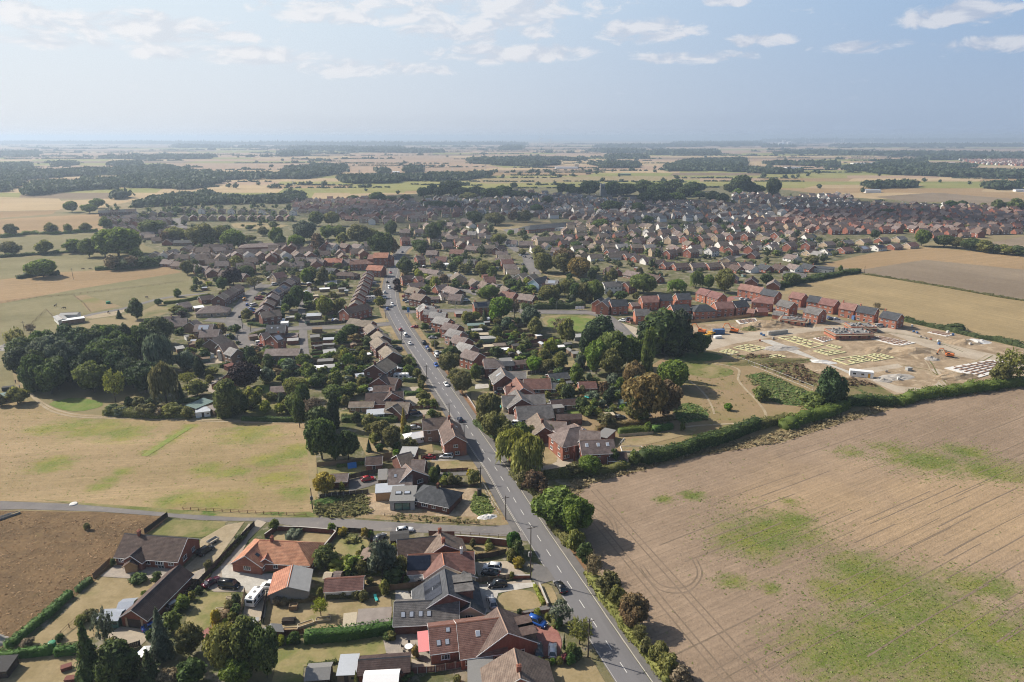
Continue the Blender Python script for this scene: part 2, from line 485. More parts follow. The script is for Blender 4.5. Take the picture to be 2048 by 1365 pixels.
 # -- mesh helpers
TODO=[]
class MB:
 def __init__(self):
  self.v,self.f,self.m=[],[],[]
 def poly(self,pts,mat=0):
  b=len(self.v)
  self.v+=[tuple(p)for p in pts]
  self.f.append(tuple(range(b,b+len(pts))))
  self.m.append(mat)
 def box(self,x0,x1,y0,y1,z0,z1,mat=0,top=None):
  b=len(self.v)
  self.v+=[(x0,y0,z0),(x1,y0,z0),(x1,y1,z0),(x0,y1,z0),(x0,y0,z1),(x1,y0,z1),(x1,y1,z1),(x0,y1,z1)]
  for q,mm in(((3,2,1,0),mat),((4,5,6,7),mat if top is None else top),((0,1,5,4),mat),((1,2,6,5),mat),((2,3,7,6),mat),((3,0,4,7),mat)):
   self.f.append(tuple(b+i for i in q))
   self.m.append(mm)
 def prism(self,sec,x0,x1,mat=0,axis='x',cap=None):
  k=len(sec)
  b=len(self.v)
  for xx in(x0,x1):
   for(a,c)in sec:
    self.v.append((xx,a,c)if axis=='x' else(a,xx,c)if axis=='y' else(a,c,xx))
  for i in range(k):
   j=(i+1)%k
   self.f.append((b+i,b+j,b+k+j,b+k+i))
   self.m.append(mat)
  self.f.append(tuple(b+i for i in reversed(range(k))))
  self.f.append(tuple(b+k+i for i in range(k)))
  self.m+=[mat if cap is None else cap]*2
 def bar(self,p,q,r,mat=0,n=5,r2=None):
  p,q=Vector(p),Vector(q)
  d=(q-p)
  if d.length<1e-6:
   return
  a=d.normalized()
  s=a.cross(Vector((0,0,1))if abs(a.z)<.9 else Vector((1,0,0))).normalized()
  t=a.cross(s)
  b=len(self.v)
  for(c,rr)in((p,r),(q,r if r2 is None else r2)):
   for i in range(n):
    an=2*math.pi*i/n
    self.v.append(tuple(c+s*(rr*math.cos(an))+t*(rr*math.sin(an))))
  for i in range(n):
   j=(i+1)%n
   self.f.append((b+i,b+j,b+n+j,b+n+i))
   self.m.append(mat)
  self.f.append(tuple(b+i for i in reversed(range(n))))
  self.f.append(tuple(b+n+i for i in range(n)))
  self.m+=[mat,mat]
 def mesh(self,name,mats,smooth=False):
  me=bpy.data.meshes.new(name)
  me.from_pydata(self.v,[],self.f)
  for m in mats:
   me.materials.append(xm[m]if isinstance(m,str)else m)
  if len(mats)>1:
   me.polygons.foreach_set('material_index',self.m)
  if smooth:
   me.polygons.foreach_set('use_smooth',[True]*len(me.polygons))
  me.update()
  return me
 def build(self,name,mats,parent=None,loc=(0,0,0),rz=0.0,smooth=False):
  return ob(name,self.mesh(name,mats if isinstance(mats,(list,tuple))else[mats],smooth),parent,loc,rz)
def ob(name,mesh,parent=None,loc=(0,0,0),rz=0.0,mats=None,scale=None):
 o=bpy.data.objects.new(name,mesh)
 COL.objects.link(o)
 o.location=loc
 if rz:
  o.rotation_euler=(0,0,rz)
 if scale is not None:
  o.scale=scale if not isinstance(scale,(int,float))else(scale,)*3
 if parent:
  o.parent=parent
 if mats:
  for s,m in zip(o.material_slots,mats):
   if m:
    s.link='OBJECT'
    s.material=xm[m]
 return o
def tag(o,label,cat,group=None,auto=False):
 o['category']=cat
 if group:
  o['group']=group
 if auto:
  TODO.append((o,label))
 o['label']=label
 return o
def qk(name,label,cat,loc,rz=0.0,group=None,auto=False):
 o=bpy.data.objects.new(name,None)
 o.empty_display_size=.5
 COL.objects.link(o)
 o.location=loc
 o.rotation_euler=(0,0,rz)
 return tag(o,label,cat,group,auto)
def kind(o,k='structure'):
 o['kind']=k
 return o
def qb(name,pts,mat,z,parent=None,k='structure'):
 me=bpy.data.meshes.new(name)
 me.from_pydata([(p[0],p[1],z)for p in pts],[],[tuple(range(len(pts)))])
 n=me.polygons[0].normal
 if n.z<0:
  me.flip_normals()
 me.materials.append(xm[mat])
 o=ob(name,me,parent)
 if k and not parent:
  kind(o,k)
 return o
def q2(pts,it=1):
 for _ in range(it):
  q=[]
  for i in range(len(pts)):
   a,b=pts[i],pts[(i+1)%len(pts)]
   q+=[a*.78+b*.22,a*.22+b*.78]
  pts=q
 return pts
LAYN=[0]
def lay(layer):
 LAYN[0]+=1
 return .02+.012*layer+(LAYN[0]%110)*1e-4
def qc(name,f,pts,mat,layer=1,rnd=0,k='structure'):
 w=[P(f,*p)for p in pts]
 if rnd:
  w=q2(w,rnd)
 return qb(name,w,mat,lay(layer),k=k)
def qg(name,pts,width,mat,z,parent=None,off=0.0,sub=4,width2=None):
 c=q3(pts,sub)
 vs,fs=[],[]
 for i,p in enumerate(c):
  d=(c[min(i+1,len(c)-1)]-c[max(i-1,0)])
  d.z=0
  d.normalize()
  r=Vector((d.y,-d.x,0))
  w=width if width2 is None else width+(width2-width)*i/(len(c)-1)
  a,b=p+r*(off-w/2),p+r*(off+w/2)
  vs+=[(a.x,a.y,z),(b.x,b.y,z)]
  if i:
   k=2*i
   fs.append((k-2,k-1,k+1,k))
 me=bpy.data.meshes.new(name)
 me.from_pydata(vs,[],fs)
 me.materials.append(xm[mat])
 o=ob(name,me,parent)
 if not parent:
  kind(o)
 return o
def q3(pts,sub=4):
 pts=[Vector(p)for p in pts]
 if len(pts)<3 or sub<=1:
  return pts
 out=[]
 for i in range(len(pts)-1):
  p0,p1,p2,p3=pts[max(i-1,0)],pts[i],pts[i+1],pts[min(i+2,len(pts)-1)]
  for k in range(sub):
   t=k/sub
   out.append(.5*((2*p1)+(p2-p0)*t+(2*p0-5*p1+4*p2-p3)*t*t+(3*p1-p0-3*p2+p3)*t**3))
 out.append(pts[-1])
 return out
def q1(pts,step):
 out=[pts[0].copy()]
 for a,b in zip(pts[:-1],pts[1:]):
  L=(b-a).length
  n=max(1,int(round(L/step)))
  for i in range(1,n+1):
   out.append(a.lerp(b,i/n))
 return out
 # -- foliage
def ico():
 t=(1+5**.5)/2
 v=[(-1,t,0),(1,t,0),(-1,-t,0),(1,-t,0),(0,-1,t),(0,1,t),(0,-1,-t),(0,1,-t),(t,0,-1),(t,0,1),(-t,0,-1),(-t,0,1)]
 f=[(0,11,5),(0,5,1),(0,1,7),(0,7,10),(0,10,11),(1,5,9),(5,11,4),(11,10,2),(10,7,6),(7,1,8),(3,9,4),(3,4,2),(3,2,6),(3,6,8),(3,8,9),(4,9,5),(2,4,11),(6,2,10),(8,6,7),(9,8,1)]
 v=np.array(v,float)
 return v/np.linalg.norm(v,axis=1)[:,None],np.array(f)
ICO_V,ICO_F=ico()
def qs(p,nrm,size,rng,long=1.0,droop=0.0):
 n=len(p)
 nrm=nrm/np.maximum(np.linalg.norm(nrm,axis=1),1e-6)[:,None]
 r=rng.normal(size=(n,3))
 if droop:
  r=r*(1-droop)+np.array([0,0,-1.0])*droop*2
 t=r-(r*nrm).sum(1)[:,None]*nrm
 t/=np.maximum(np.linalg.norm(t,axis=1),1e-6)[:,None]
 b=np.cross(nrm,t)
 s=(size*rng.uniform(.55,1.35,n))[:,None]
 k=rng.uniform(.7,1.3,(4,n,1))
 bend=nrm*s*.25
 v=np.stack([p-t*s*k[0]*long-bend,p+b*s*k[1]*.62,p+t*s*k[2]*long-bend,p-b*s*k[3]*.62],1)
 return v.reshape(-1,3)
def qt(name,verts,mat,cores=(),smooth=False):
 nq=len(verts)//4
 allv=[verts]
 tri_i=[]
 base=len(verts)
 for(V,F)in cores:
  allv.append(V)
  tri_i.append(F+base)
  base+=len(V)
 V=np.concatenate(allv)if len(allv)>1 else verts
 T=np.concatenate(tri_i)if tri_i else np.zeros((0,3),int)
 me=bpy.data.meshes.new(name)
 me.vertices.add(len(V))
 me.vertices.foreach_set('co',V.astype(np.float32).ravel())
 loops=np.concatenate([np.arange(nq*4),T.ravel()]).astype(np.int32)
 me.loops.add(len(loops))
 me.loops.foreach_set('vertex_index',loops)
 starts=np.concatenate([np.arange(nq)*4,nq*4+np.arange(len(T))*3]).astype(np.int32)
 me.polygons.add(len(starts))
 me.polygons.foreach_set('loop_start',starts)
 me.materials.append(xm[mat])
 me.update(calc_edges=True)
 me.validate()
 return me
def qu(name,lobes,n,size,mat,seed,jitter=.55,droop=0.0,long=1.0,core=.8,shell=(.80,1.08)):
 rng=np.random.default_rng(seed)
 L=np.array(lobes,float)
 C,Rr=L[:,:3],L[:,3:]
 w=(Rr[:,0]*Rr[:,1]+Rr[:,0]*Rr[:,2])
 w/=w.sum()
 idx=rng.choice(len(L),n*2,p=w)
 d=rng.normal(size=(n*2,3))
 d/=np.linalg.norm(d,axis=1)[:,None]
 p=C[idx]+d*Rr[idx]*rng.uniform(shell[0],shell[1],n*2)[:,None]
 q=(p[:,None,:]-C[None])/Rr[None]
 dist=np.sqrt((q**2).sum(2))
 dist[np.arange(len(p)),idx]=9
 keep=(dist.min(1)>.78)
 p,d,idx=p[keep][:n],d[keep][:n],idx[keep][:n]
 nr=d/Rr[idx]*Rr[idx].mean(1)[:,None]+rng.normal(size=p.shape)*jitter
 v=qs(p,nr,np.full(len(p),size),rng,long,droop)
 cores=[(ICO_V*l[3:]*core*rng.uniform(.9,1.08,(12,1))+l[:3],ICO_F)for l in L]if core else[]
 return qt(name,v,mat,cores)
def qv(seed,n,rx=.5,z0=.28,z1=1.0,lob=.23,flat=1.0):
 r=random.Random(seed)
 cz,hz=(z0+z1)/2,(z1-z0)/2
 out=[(0,0,cz,rx*.62,rx*.62,hz*.66)]
 for i in range(n):
  a=i*2.399+r.uniform(-.4,.4)
  t=(i+.5)/n*1.75-.8
  t+=r.uniform(-.12,.12)
  k=math.sqrt(max(0.05,1-min(1,abs(t))**2))
  s=lob*r.uniform(.75,1.3)
  rad=rx*k*r.uniform(.72,1.0)-s*.42
  out.append((math.cos(a)*rad,math.sin(a)*rad,cz+t*hz*.80,s,s,s*r.uniform(.75,1.0)*flat))
 return out
CROWN={}
def build_crowns():
 for i in range(4):
  CROWN['broad%d'%i]=qu('crown',qv(10+i,15+i*2,.5,.2,1.0,.215),2300,.05,'leaf_mid',20+i)
 for i in range(3):
  CROWN['mid%d'%i]=qu('crown',qv(30+i,10+i,.5,.16,1.0,.24),620,.085,'leaf_mid',40+i)
 for i in range(3):
  CROWN['bush%d'%i]=qu('crown',qv(50+i,8,.5,.0,.98,.26),420,.095,'leaf_mid',60+i)
 for i in range(3):
  CROWN['shrub%d'%i]=qu('crown',qv(150+i,5,.5,.0,.98,.3),130,.15,'leaf_mid',160+i)
 for i in range(2):
  CROWN['ley%d'%i]=qu('crown',qv(70+i,15,.46,-.02,1.0,.22,1.5),1700,.052,'leaf_conifer',80+i,jitter=.45,long=1.5,droop=.15)
 lb=[(0,0,.5,.16,.16,.48)]
 r=random.Random(5)
 for i in range(13):
  z=.12+i*.065
  a=r.uniform(0,6.28)
  k=.22*math.sin(math.pi*min(1,(z+.12)/1.15))**.7
  lb.append((math.cos(a)*k,math.sin(a)*k,z,.16,.16,.2))
 CROWN['poplar']=qu('crown',lb,1500,.045,'leaf_mid',90,long=1.4,droop=.1)
 for i in range(2):
  rng=np.random.default_rng(100+i)
  n=2600
  z=1-rng.uniform(0,1,n)**.62*.94
  tier=np.sin(z*46+i)*.5+.5
  rad=(1-z)*.47*(.62+.38*tier)*rng.uniform(.35,1.05,n)+.012
  a=rng.uniform(0,6.283,n)
  lob=.86+.2*np.sin(a*5+z*19+i)
  rad*=lob
  p=np.stack([np.cos(a)*rad,np.sin(a)*rad,z-rad*.18],1)
  nr=np.stack([np.cos(a)*.55,np.sin(a)*.55,np.full(n,.8)],1)+rng.normal(size=(n,3))*.35
  v=qs(p,nr,np.full(n,.042),rng,1.5)
  cone=[(math.cos(k*.785)*.26,math.sin(k*.785)*.26,.08)for k in range(8)]+[(0,0,.9)]
  F=np.array([(k,(k+1)%8,8)for k in range(8)])
  CROWN['fir%d'%i]=qt('crown',v,'leaf_conifer',[(np.array(cone),F)])
 lw=[(0,0,.7,.3,.3,.26),(.2,.1,.68,.26,.26,.25),(-.2,.08,.66,.26,.26,.24),(.05,-.2,.62,.28,.26,.24),(-.1,.22,.66,.24,.24,.22),(.02,0,.82,.2,.2,.17)]
 rng=np.random.default_rng(12)
 n=3000
 idx=rng.integers(0,len(lw),n)
 L=np.array(lw)
 d=rng.normal(size=(n,3))
 d[:,2]=np.abs(d[:,2])*.9
 d/=np.linalg.norm(d,axis=1)[:,None]
 p=L[idx,:3]+d*L[idx,3:]*rng.uniform(.8,1.05,n)[:,None]
 side=rng.uniform(0,1,n)<.72
 p[:,2]-=np.where(side,rng.uniform(0,1,n)**1.2*.58*np.clip(np.hypot(p[:,0],p[:,1])/.45,0,1),0)
 p[:,2]=np.maximum(p[:,2],.04)
 nr=np.stack([d[:,0],d[:,1],np.full(n,.25)],1)+rng.normal(size=(n,3))*.3
 v=qs(p,nr,np.full(n,.048),rng,1.9,.85)
 CROWN['willow']=qt('crown',v,'leaf_willow',[(ICO_V*np.array([.36,.36,.3])+np.array([0,0,.55]),ICO_F)])
 CROWN['sparse']=qu('crown',qv(44,16,.5,.22,1.0,.16),900,.045,'leaf_olive',45,jitter=1.0,core=.35,shell=(.2,1.15))
 CROWN['bare']=qu('crown',qv(47,12,.5,.12,1.0,.2),1100,.03,'leaf_dry',46,jitter=1.6,core=0,long=3.0,shell=(.05,1.1))
build_crowns()
def trunk_mesh(seed,bare=False,name='trunk'):
 r=random.Random(seed)
 b=MB()
 b.bar((0,0,-.03),(0,0,.34),.032,0,7,.024)
 b.bar((0,0,.33),(.01,.0,.72),.024,0,6,.008)
 for i in range(7 if not bare else 16):
  a=i*2.4+r.uniform(-.3,.3)
  z=.22+.38*r.random()
  k=r.uniform(.2,.38)
  e=(math.cos(a)*k,math.sin(a)*k,min(.95,z+r.uniform(.15,.35)))
  b.bar((0,0,z),e,.012,0,4,.003)
 return b.mesh(name,['bark'])
TRUNK=[trunk_mesh(i)for i in range(3)]+[trunk_mesh(9,True)]
TREE_COUNT={}
LEAFDESC=dict(leaf_mid='green',leaf_dark='dark green',leaf_conifer='very dark green',leaf_bright='bright green',leaf_lime='yellow-green',leaf_grey='grey-green',leaf_olive='olive green',leaf_autumn='russet',leaf_copper='dark purple',leaf_yellow='golden yellow',leaf_dry='half-bare greyish',leaf_rust='rusty brown',leaf_red='red',
leaf_willow='pale green',hedge_green='clipped green')
NODESC=dict(broad='broadleaf tree',mid='broadleaf tree',ley='dense evergreen tree',fir='conifer',poplar='columnar poplar',willow='weeping willow',sparse='airy broadleaf tree',bare='bare-twigged tree',bush='bush',shrub='garden shrub')
xl=[]
def qy(f,x,yb,yt):
 g=P(f,x,yb)
 ox,oy,s=FR[f]
 a=(oy+yt/s-682.5)/FPX
 dep=math.atan(a)+PITCH
 return CAM_H-g.y*math.tan(dep),g
def qz(f,px,g):
 depth=g.y*CP+(CAM_H-g.z)*SP
 return px/FR[f][2]/FPX*depth
def q0(g,h,w,form,mat,label=None,group=None,name=None,detail=2,w2=None):
 forms=[k for k in CROWN if k.rstrip('0123456789')==form]
 TREE_COUNT[form]=TREE_COUNT.get(form,0)+1
 cm=CROWN[forms[TREE_COUNT[form]%len(forms)]]
 rz=random.uniform(0,6.28)
 nm=name or{'ley':'evergreen_tree','fir':'conifer_tree','poplar':'poplar_tree','willow':'willow_tree','bush':'bush','shrub':'garden_shrub','mid':'small_tree'}.get(form,'broadleaf_tree')
 auto=label is None
 size=''
 if auto and form not in('bush','shrub'):
  size='tall ' if h>13 else 'small ' if h<6 else ''
 desc=label or(size+LEAFDESC.get(mat,'green')+' '+NODESC[form])
 cat={'bush':'bush','shrub':'shrub'}.get(form,'tree')
 xl.append((g.x,g.y,w))
 if form in('bush','shrub'):
  o=ob(nm,cm,None,(g.x,g.y,0),rz,[mat],(w,w2 or w,h))
  tag(o,desc,cat,group,auto)
  return o
 t=qk(nm,desc,cat,(g.x,g.y,0),rz,group,auto)
 t.scale=(w,w2 or w,h)
 ob('crown',cm,t,mats=[mat])
 if form not in('ley',)or detail>1:
  k=3 if form=='bare' else TREE_COUNT[form]%3
  tr=ob('trunk',TRUNK[k],t)
  if h>2.2*w:
   tr.scale=(1.0*h/w*.5,1.0*h/w*.5,1)
 return t
def tree(f,x,yt,yb,wpx,form='broad',mat='leaf_mid',label=None,group=None,**kw):
 h,g=qy(f,x,yb,yt)
 w=qz(f,wpx,g)
 g=g+Vector((g.x,g.y,0)).normalized()*(w*.22 if form not in('bush','shrub')else w*.3)
 h=max(h*1.02,.5)
 return q0(g,h,w,form,mat,label,group,**kw)
HEDGE_N=[0]
def qd(f,pts,w,h,mat='hedge_green',label=None,rough=.12,dens=7.0,size=.24,name='hedge',world=None,cat='hedge',group=None,sub=1,k=None):
 c=world if world is not None else[P(f,*p)for p in pts]
 c=q3(c,sub)if sub>1 else c
 c=q1(c,max(.6,w*.6))
 rng=np.random.default_rng(1000+HEDGE_N[0])
 HEDGE_N[0]+=1
 n=len(c)
 ctr=np.array([(p.x,p.y)for p in c])
 d=np.gradient(ctr,axis=0)
 d/=np.maximum(np.linalg.norm(d,axis=1),1e-6)[:,None]
 r=np.stack([d[:,1],-d[:,0]],1)
 ph=rng.uniform(0,6.28,4)
 s=np.arange(n)*max(.6,w*.6)
 wob=(np.sin(s*.55+ph[0])+np.sin(s*1.31+ph[1])*.7+np.sin(s*.23+ph[2]))/2.2
 hh=h*(1+rough*wob+rng.uniform(-rough,rough,n)*.5)
 ww=w*(1+rough*np.roll(wob,3)*.8)
 V=[]
 for i in range(n):
  for(a,z)in((-.42,-.05),(-.42,.82),(0,.93),(.42,.82),(.42,-.05)):
   V.append((ctr[i,0]+r[i,0]*a*ww[i],ctr[i,1]+r[i,1]*a*ww[i],max(z,-.02)*hh[i]))
 F=[]
 for i in range(n-1):
  for q in range(4):
   a,b=i*5+q,i*5+q+1
   F+=[(a,b,a+5),(b,b+5,a+5)]
 F+=[(0,4,1),(1,4,3),(1,3,2)]
 e=(n-1)*5
 F+=[(e,e+1,e+4),(e+1,e+3,e+4),(e+1,e+2,e+3)]
 L=float(np.linalg.norm(np.diff(ctr,axis=0),axis=1).sum())
 cnt=int(min(14000,max(30,L*(2*h+w)*dens)))
 u=rng.uniform(0,n-1.001,cnt)
 i0=u.astype(int)
 fr=(u-i0)[:,None]
 pc=ctr[i0]*(1-fr)+ctr[np.minimum(i0+1,n-1)]*fr
 per=rng.uniform(0,2*h+w,cnt)
 side=np.where(per<h,-1,np.where(per>h+w,1,0))
 a=np.where(side==0,rng.uniform(-.5,.5,cnt),side*.5)
 z=np.where(side==0,1.0,rng.uniform(.02,1.0,cnt)**.85)
 bulge=1-.18*z**4*(side!=0)
 a=a*bulge*rng.uniform(.9,1.1,cnt)
 pp=np.stack([pc[:,0]+r[i0,0]*a*ww[i0],pc[:,1]+r[i0,1]*a*ww[i0],z*hh[i0]*rng.uniform(.93,1.04,cnt)],1)
 nr=np.stack([r[i0,0]*side,r[i0,1]*side,(side==0)*1.0+.25],1)+rng.normal(size=(cnt,3))*.5
 v=qs(pp,nr,np.full(cnt,size),rng)
 o0=c[0]
 off=np.array([o0.x,o0.y,0])
 me=qt(name,v-off,mat,[(np.array(V)-off,np.array(F))])
 o=ob(name,me,None,(o0.x,o0.y,0))
 if k:
  return kind(o,k)
 return tag(o,label or(LEAFDESC.get(mat,'green')+' hedge'),cat,group,label is None)
def qr(name,pts,hs,ws,mat,qa='stuff',cards=36,csize=.2,seed=0,label=None,cat=None,lobes=3,up=.0):
 rng=np.random.default_rng(seed)
 pts=np.asarray(pts,float)
 n=len(pts)
 hs=np.broadcast_to(np.asarray(hs,float),n)
 ws=np.broadcast_to(np.asarray(ws,float),n)
 Vs,cores=[],[]
 idx=np.repeat(np.arange(n),cards)
 d=rng.normal(size=(n*cards,3))
 d[:,2]=np.abs(d[:,2])*1.1-.35
 d/=np.linalg.norm(d,axis=1)[:,None]
 lump=1+.22*np.sin(d[:,0]*5+idx*1.7)*np.cos(d[:,1]*5+idx)
 p=np.stack([pts[idx,0]+d[:,0]*ws[idx]*.5*lump,pts[idx,1]+d[:,1]*ws[idx]*.5*lump,hs[idx]*(.48+up)+d[:,2]*hs[idx]*.52*lump],1)
 p[:,2]=np.maximum(p[:,2],.1)
 v=qs(p,d+rng.normal(size=d.shape)*.4,ws[idx]*csize,rng)
 cv=(ICO_V[None]*rng.uniform(.8,1.1,(n,12,1))*np.stack([ws*.43,ws*.43,hs*.45],1)[:,None,:]+np.stack([pts[:,0],pts[:,1],hs*.46],1)[:,None,:]).reshape(-1,3)
 cf=(ICO_F[None]+(np.arange(n)*12)[:,None,None]).reshape(-1,3)
 me=qt(name,v,mat,[(cv,cf)])
 o=ob(name,me)
 kind(o,qa)
 if label:
  o['label']=label
  o['category']=cat
 return o
def qx(pts,spacing,rng,jit=.45):
 xs,ys=[p.x for p in pts],[p.y for p in pts]
 out=[]
 y=min(ys)
 row=0
 while y<=max(ys):
  x=min(xs)+(row%2)*spacing*.5
  while x<=max(xs):
   q=(x+rng.uniform(-jit,jit)*spacing,y+rng.uniform(-jit,jit)*spacing)
   if zi(q,pts):
    out.append(q)
   x+=spacing
  y+=spacing*.87
  row+=1
 return out
def zi(q,pts):
 c=False
 j=len(pts)-1
 for i in range(len(pts)):
  a,b=pts[i],pts[j]
  if(a.y>q[1])!=(b.y>q[1])and q[0]<(b.x-a.x)*(q[1]-a.y)/(b.y-a.y)+a.x:
   c=not c
  j=i
 return c
 # -- houses
def za():
 out={}
 for style in('casement','wide','door','french'):
  fr,gl=MB(),MB()
  t=.055
  fr.box(-.5,.5,-.06,.0,0,t)
  fr.box(-.5,.5,-.06,.0,1-t,1)
  fr.box(-.5,-.5+t,-.059,.0,t,1-t)
  fr.box(.5-t,.5,-.059,.0,t,1-t)
  if style in('casement','french'):
   fr.box(-.025,.025,-.058,.0,t,1-t)
  if style=='wide':
   for x in(-.17,.17):
    fr.box(x-.02,x+.02,-.058,.0,t,1-t)
  if style=='casement':
   fr.box(-.45,-.025,-.057,.0,.66,.70)
  fr.box(-.54,.54,-.12,.0,-.06,-.002)
  if style=='door':
   gl.box(-.45,.45,-.04,.0,.05,.95)
   gl.box(-.2,.2,-.045,.0,.55,.85,1)
  else:
   gl.box(-.5+t,.5-t,-.03,.0,t,1-t)
  both=MB()
  both.v=fr.v+gl.v
  both.f=fr.f+[tuple(i+len(fr.v)for i in q)for q in gl.f]
  both.m=[0]*len(fr.f)+[1+k for k in gl.m]
  out[style]=(fr.mesh('window',['white_paint']),gl.mesh('pane',['glass','glass']if style=='door' else['glass']),both.mesh('window',['white_paint','glass','glass']if style=='door' else['white_paint','glass']))
 return out
WIN=za()
xk=[]
class House:
 def __init__(self,name,label,cat='house',group=None,auto=False,detail=2):
  self.name,self.label,self.cat,self.group,self.auto=name,label,cat,group,auto
  self.root=None
  self.detail=detail
  self.zs=[]
 def zn(self,f,x1,y1,x2,y2,d,eave=2.5,rise=None,hip=(0,0),roof='tile_brown',wall='brick_red',off=0.0,win=True,door=True,chim=(),barge=True,ridge=None,flat=False,seed=None,back=False,trim='white_paint',world=None,over=.3):
  rise=.36*d if rise is None else rise
  if flat:
   rise=.18
  zr=eave+rise
  if world:
   a,b=world
  else:
   a,b=P(f,x1,y1,zr),P(f,x2,y2,zr)
  if b.x<a.x:
   a,b=b,a
   hip=(hip[1],hip[0])
   chim=[1-c for c in chim]
  ax=(b-a)
  L=ax.length
  ax.normalize()
  rz=math.atan2(ax.y,ax.x)
  ka,kb=d*.5*hip[0],d*.5*hip[1]
  c=(a-ax*ka+b+ax*kb)/2
  L=L+ka+kb
  c.z=0
  if self.root is None:
   self.root=qk(self.name,self.label,self.cat,(c.x,c.y,0),rz,self.group,self.auto)
   self.rz,self.c=rz,c.copy()
  dv=c-self.c
  ca,sa=math.cos(-self.rz),math.sin(-self.rz)
  loc=(dv.x*ca-dv.y*sa,dv.x*sa+dv.y*ca,0)
  lr=rz-self.rz
  xk.append((c.x,c.y,L/2,d/2,rz))
  blk=dict(L=L,d=d,eave=eave,rise=rise,c=c,rz=rz,loc=loc,lr=lr,hip=hip,off=off,flat=flat,ka=ka,kb=kb)
  self.zs.append(blk)
  hl,hd=L/2,d/2
  oy=off*d
  wi=.12
  w=MB()
  x0,x1_,y0,y1_=-hl+wi,hl-wi,-hd+wi,hd-wi
  top=eave+(.02 if flat else .05)
  if flat or(hip[0]and hip[1]):
   w.box(x0,x1_,y0,y1_,-.3,top)
  else:
   zt=zr-.16
   g0,g1=(not hip[0]),(not hip[1])
   w.box(x0,x1_,y0,y1_,-.3,top)
   for g,xx,s in((g0,x0,1),(g1,x1_,-1)):
    if g:
     w.prism([(y0,top-.1),(y1_,top-.1),(oy,zt)],xx if s>0 else xx-.25,xx+.25 if s>0 else xx)
  w.build('wall',wall,self.root,loc,lr)
  ov,og=over,.16
  r=MB()
  if flat:
   r.box(-hl-.05,hl+.05,-hd-.05,hd+.05,eave+.021,eave+.2)
  elif hip==(0,0):
   th=.13
   sl0,sl1=rise/(hd+oy),rise/(hd-oy)
   sec=[(-hd-ov,eave-ov*sl0),(oy,zr),(hd+ov,eave-ov*sl1),(hd+ov,eave-ov*sl1+th),(oy,zr+th),(-hd-ov,eave-ov*sl0+th)]
   r.prism(sec,-hl-og,hl+og)
  else:
   e0=eave-ov*rise/hd
   xa,xb=-hl+ka,hl-kb
   lo,ro=(ov if hip[0]else og),(ov if hip[1]else og)
   V=[]
   for z in(e0,e0+.13):
    V+=[(-hl-lo,-hd-ov,z),(hl+ro,-hd-ov,z),(hl+ro,hd+ov,z),(-hl-lo,hd+ov,z)]
   ra=-hl-lo if not hip[0]else xa
   rb=hl+ro if not hip[1]else xb
   if ra>rb:
    ra=rb=(ra+rb)/2
   V+=[(ra,0,zr+.13),(rb,0,zr+.13)]
   r.v=V
   r.f=[(3,2,1,0),(0,1,5,4),(1,2,6,5),(2,3,7,6),(3,0,4,7),(4,5,9,8),(6,7,8,9),(5,6,9),(7,4,8)]
   r.m=[0]*7+[1 if not hip[1]else 0,1 if not hip[0]else 0]
  r.build('roof',[roof,wall],self.root,loc,lr)
  if self.detail>=2 and not flat:
   rt=MB()
   xa,xb=-hl+ka-(.1 if not hip[0]else 0),hl-kb+(.1 if not hip[1]else 0)
   rm=ridge or{'tile_orange':'ridge_red','tile_red':'ridge_red','tile_slate':'ridge_dark','tile_dkbrown':'ridge_dark'}.get(roof,'ridge_tile')
   rt.prism([(oy-.16,zr+.06),(oy,zr+.24),(oy+.16,zr+.06)],xa,xb)
   rt.build('ridge',rm,self.root,loc,lr)
  if not flat and self.detail>=1 and barge:
   for g,s in((not hip[0],-1),(not hip[1],1)):
    if not g or not self.faces(c,rz+(math.pi if s<0 else 0)):
     continue
    bb=MB()
    xx=s*(hl+.17)
    tk=.16 if self.detail>=2 else .2
    for q,sl in((-1,rise/(hd+oy)),(1,rise/(hd-oy))):
     ye=q*(hd+ov)
     ze=eave-ov*sl
     bb.prism([(ye,ze-.05),(oy,zr-.06),(oy,zr+tk),(ye,ze+tk)],min(xx,xx+s*.04),max(xx,xx+s*.04))
    bb.build('bargeboard',trim,self.root,loc,lr)
   if self.detail>=2:
    for q in(-1,1):
     if(q<0 or hip!=(0,0))or back:
      gb=MB()
      ze=eave-ov*rise/hd
      gb.box(-hl-.1,hl+.1,q*(hd+ov)-.07,q*(hd+ov)+.07,ze-.06,ze+.08)
      gb.build('gutter',trim,self.root,loc,lr)
  for t in chim:
   self.zq(blk,t,wall)
  if win:
   self.windows(blk,win,door,seed)
  return self
 def faces(self,c,ang):
  v=Vector((0,0,0))-c
  v.normalize()
  return v.x*math.cos(ang)+v.y*math.sin(ang)>-.12
 def zq(self,b,t,wall='brick_red',y=0.0,h=1.15):
  x=-b['L']/2+.45+t*(b['L']-.9)
  zr=b['eave']+b['rise']
  if b['hip'][0]or b['hip'][1]:
   x*=.6
  oy=b['off']*b['d']+y
  m=MB()
  m.box(x-.3,x+.3,oy-.42,oy+.42,zr-.9,zr+h)
  m.box(x-.36,x+.36,oy-.48,oy+.48,zr+h,zr+h+.12)
  o=m.build('chimney',wall,self.root,b['loc'],b['lr'])
  if self.detail>=2:
   p=MB()
   for k in(-.2,.2):
    p.bar((x,oy+k,zr+h+.12),(x,oy+k,zr+h+.5),.11,0,8,.09)
    p.build('chimney_pot','ridge_red',o)
    p=MB()
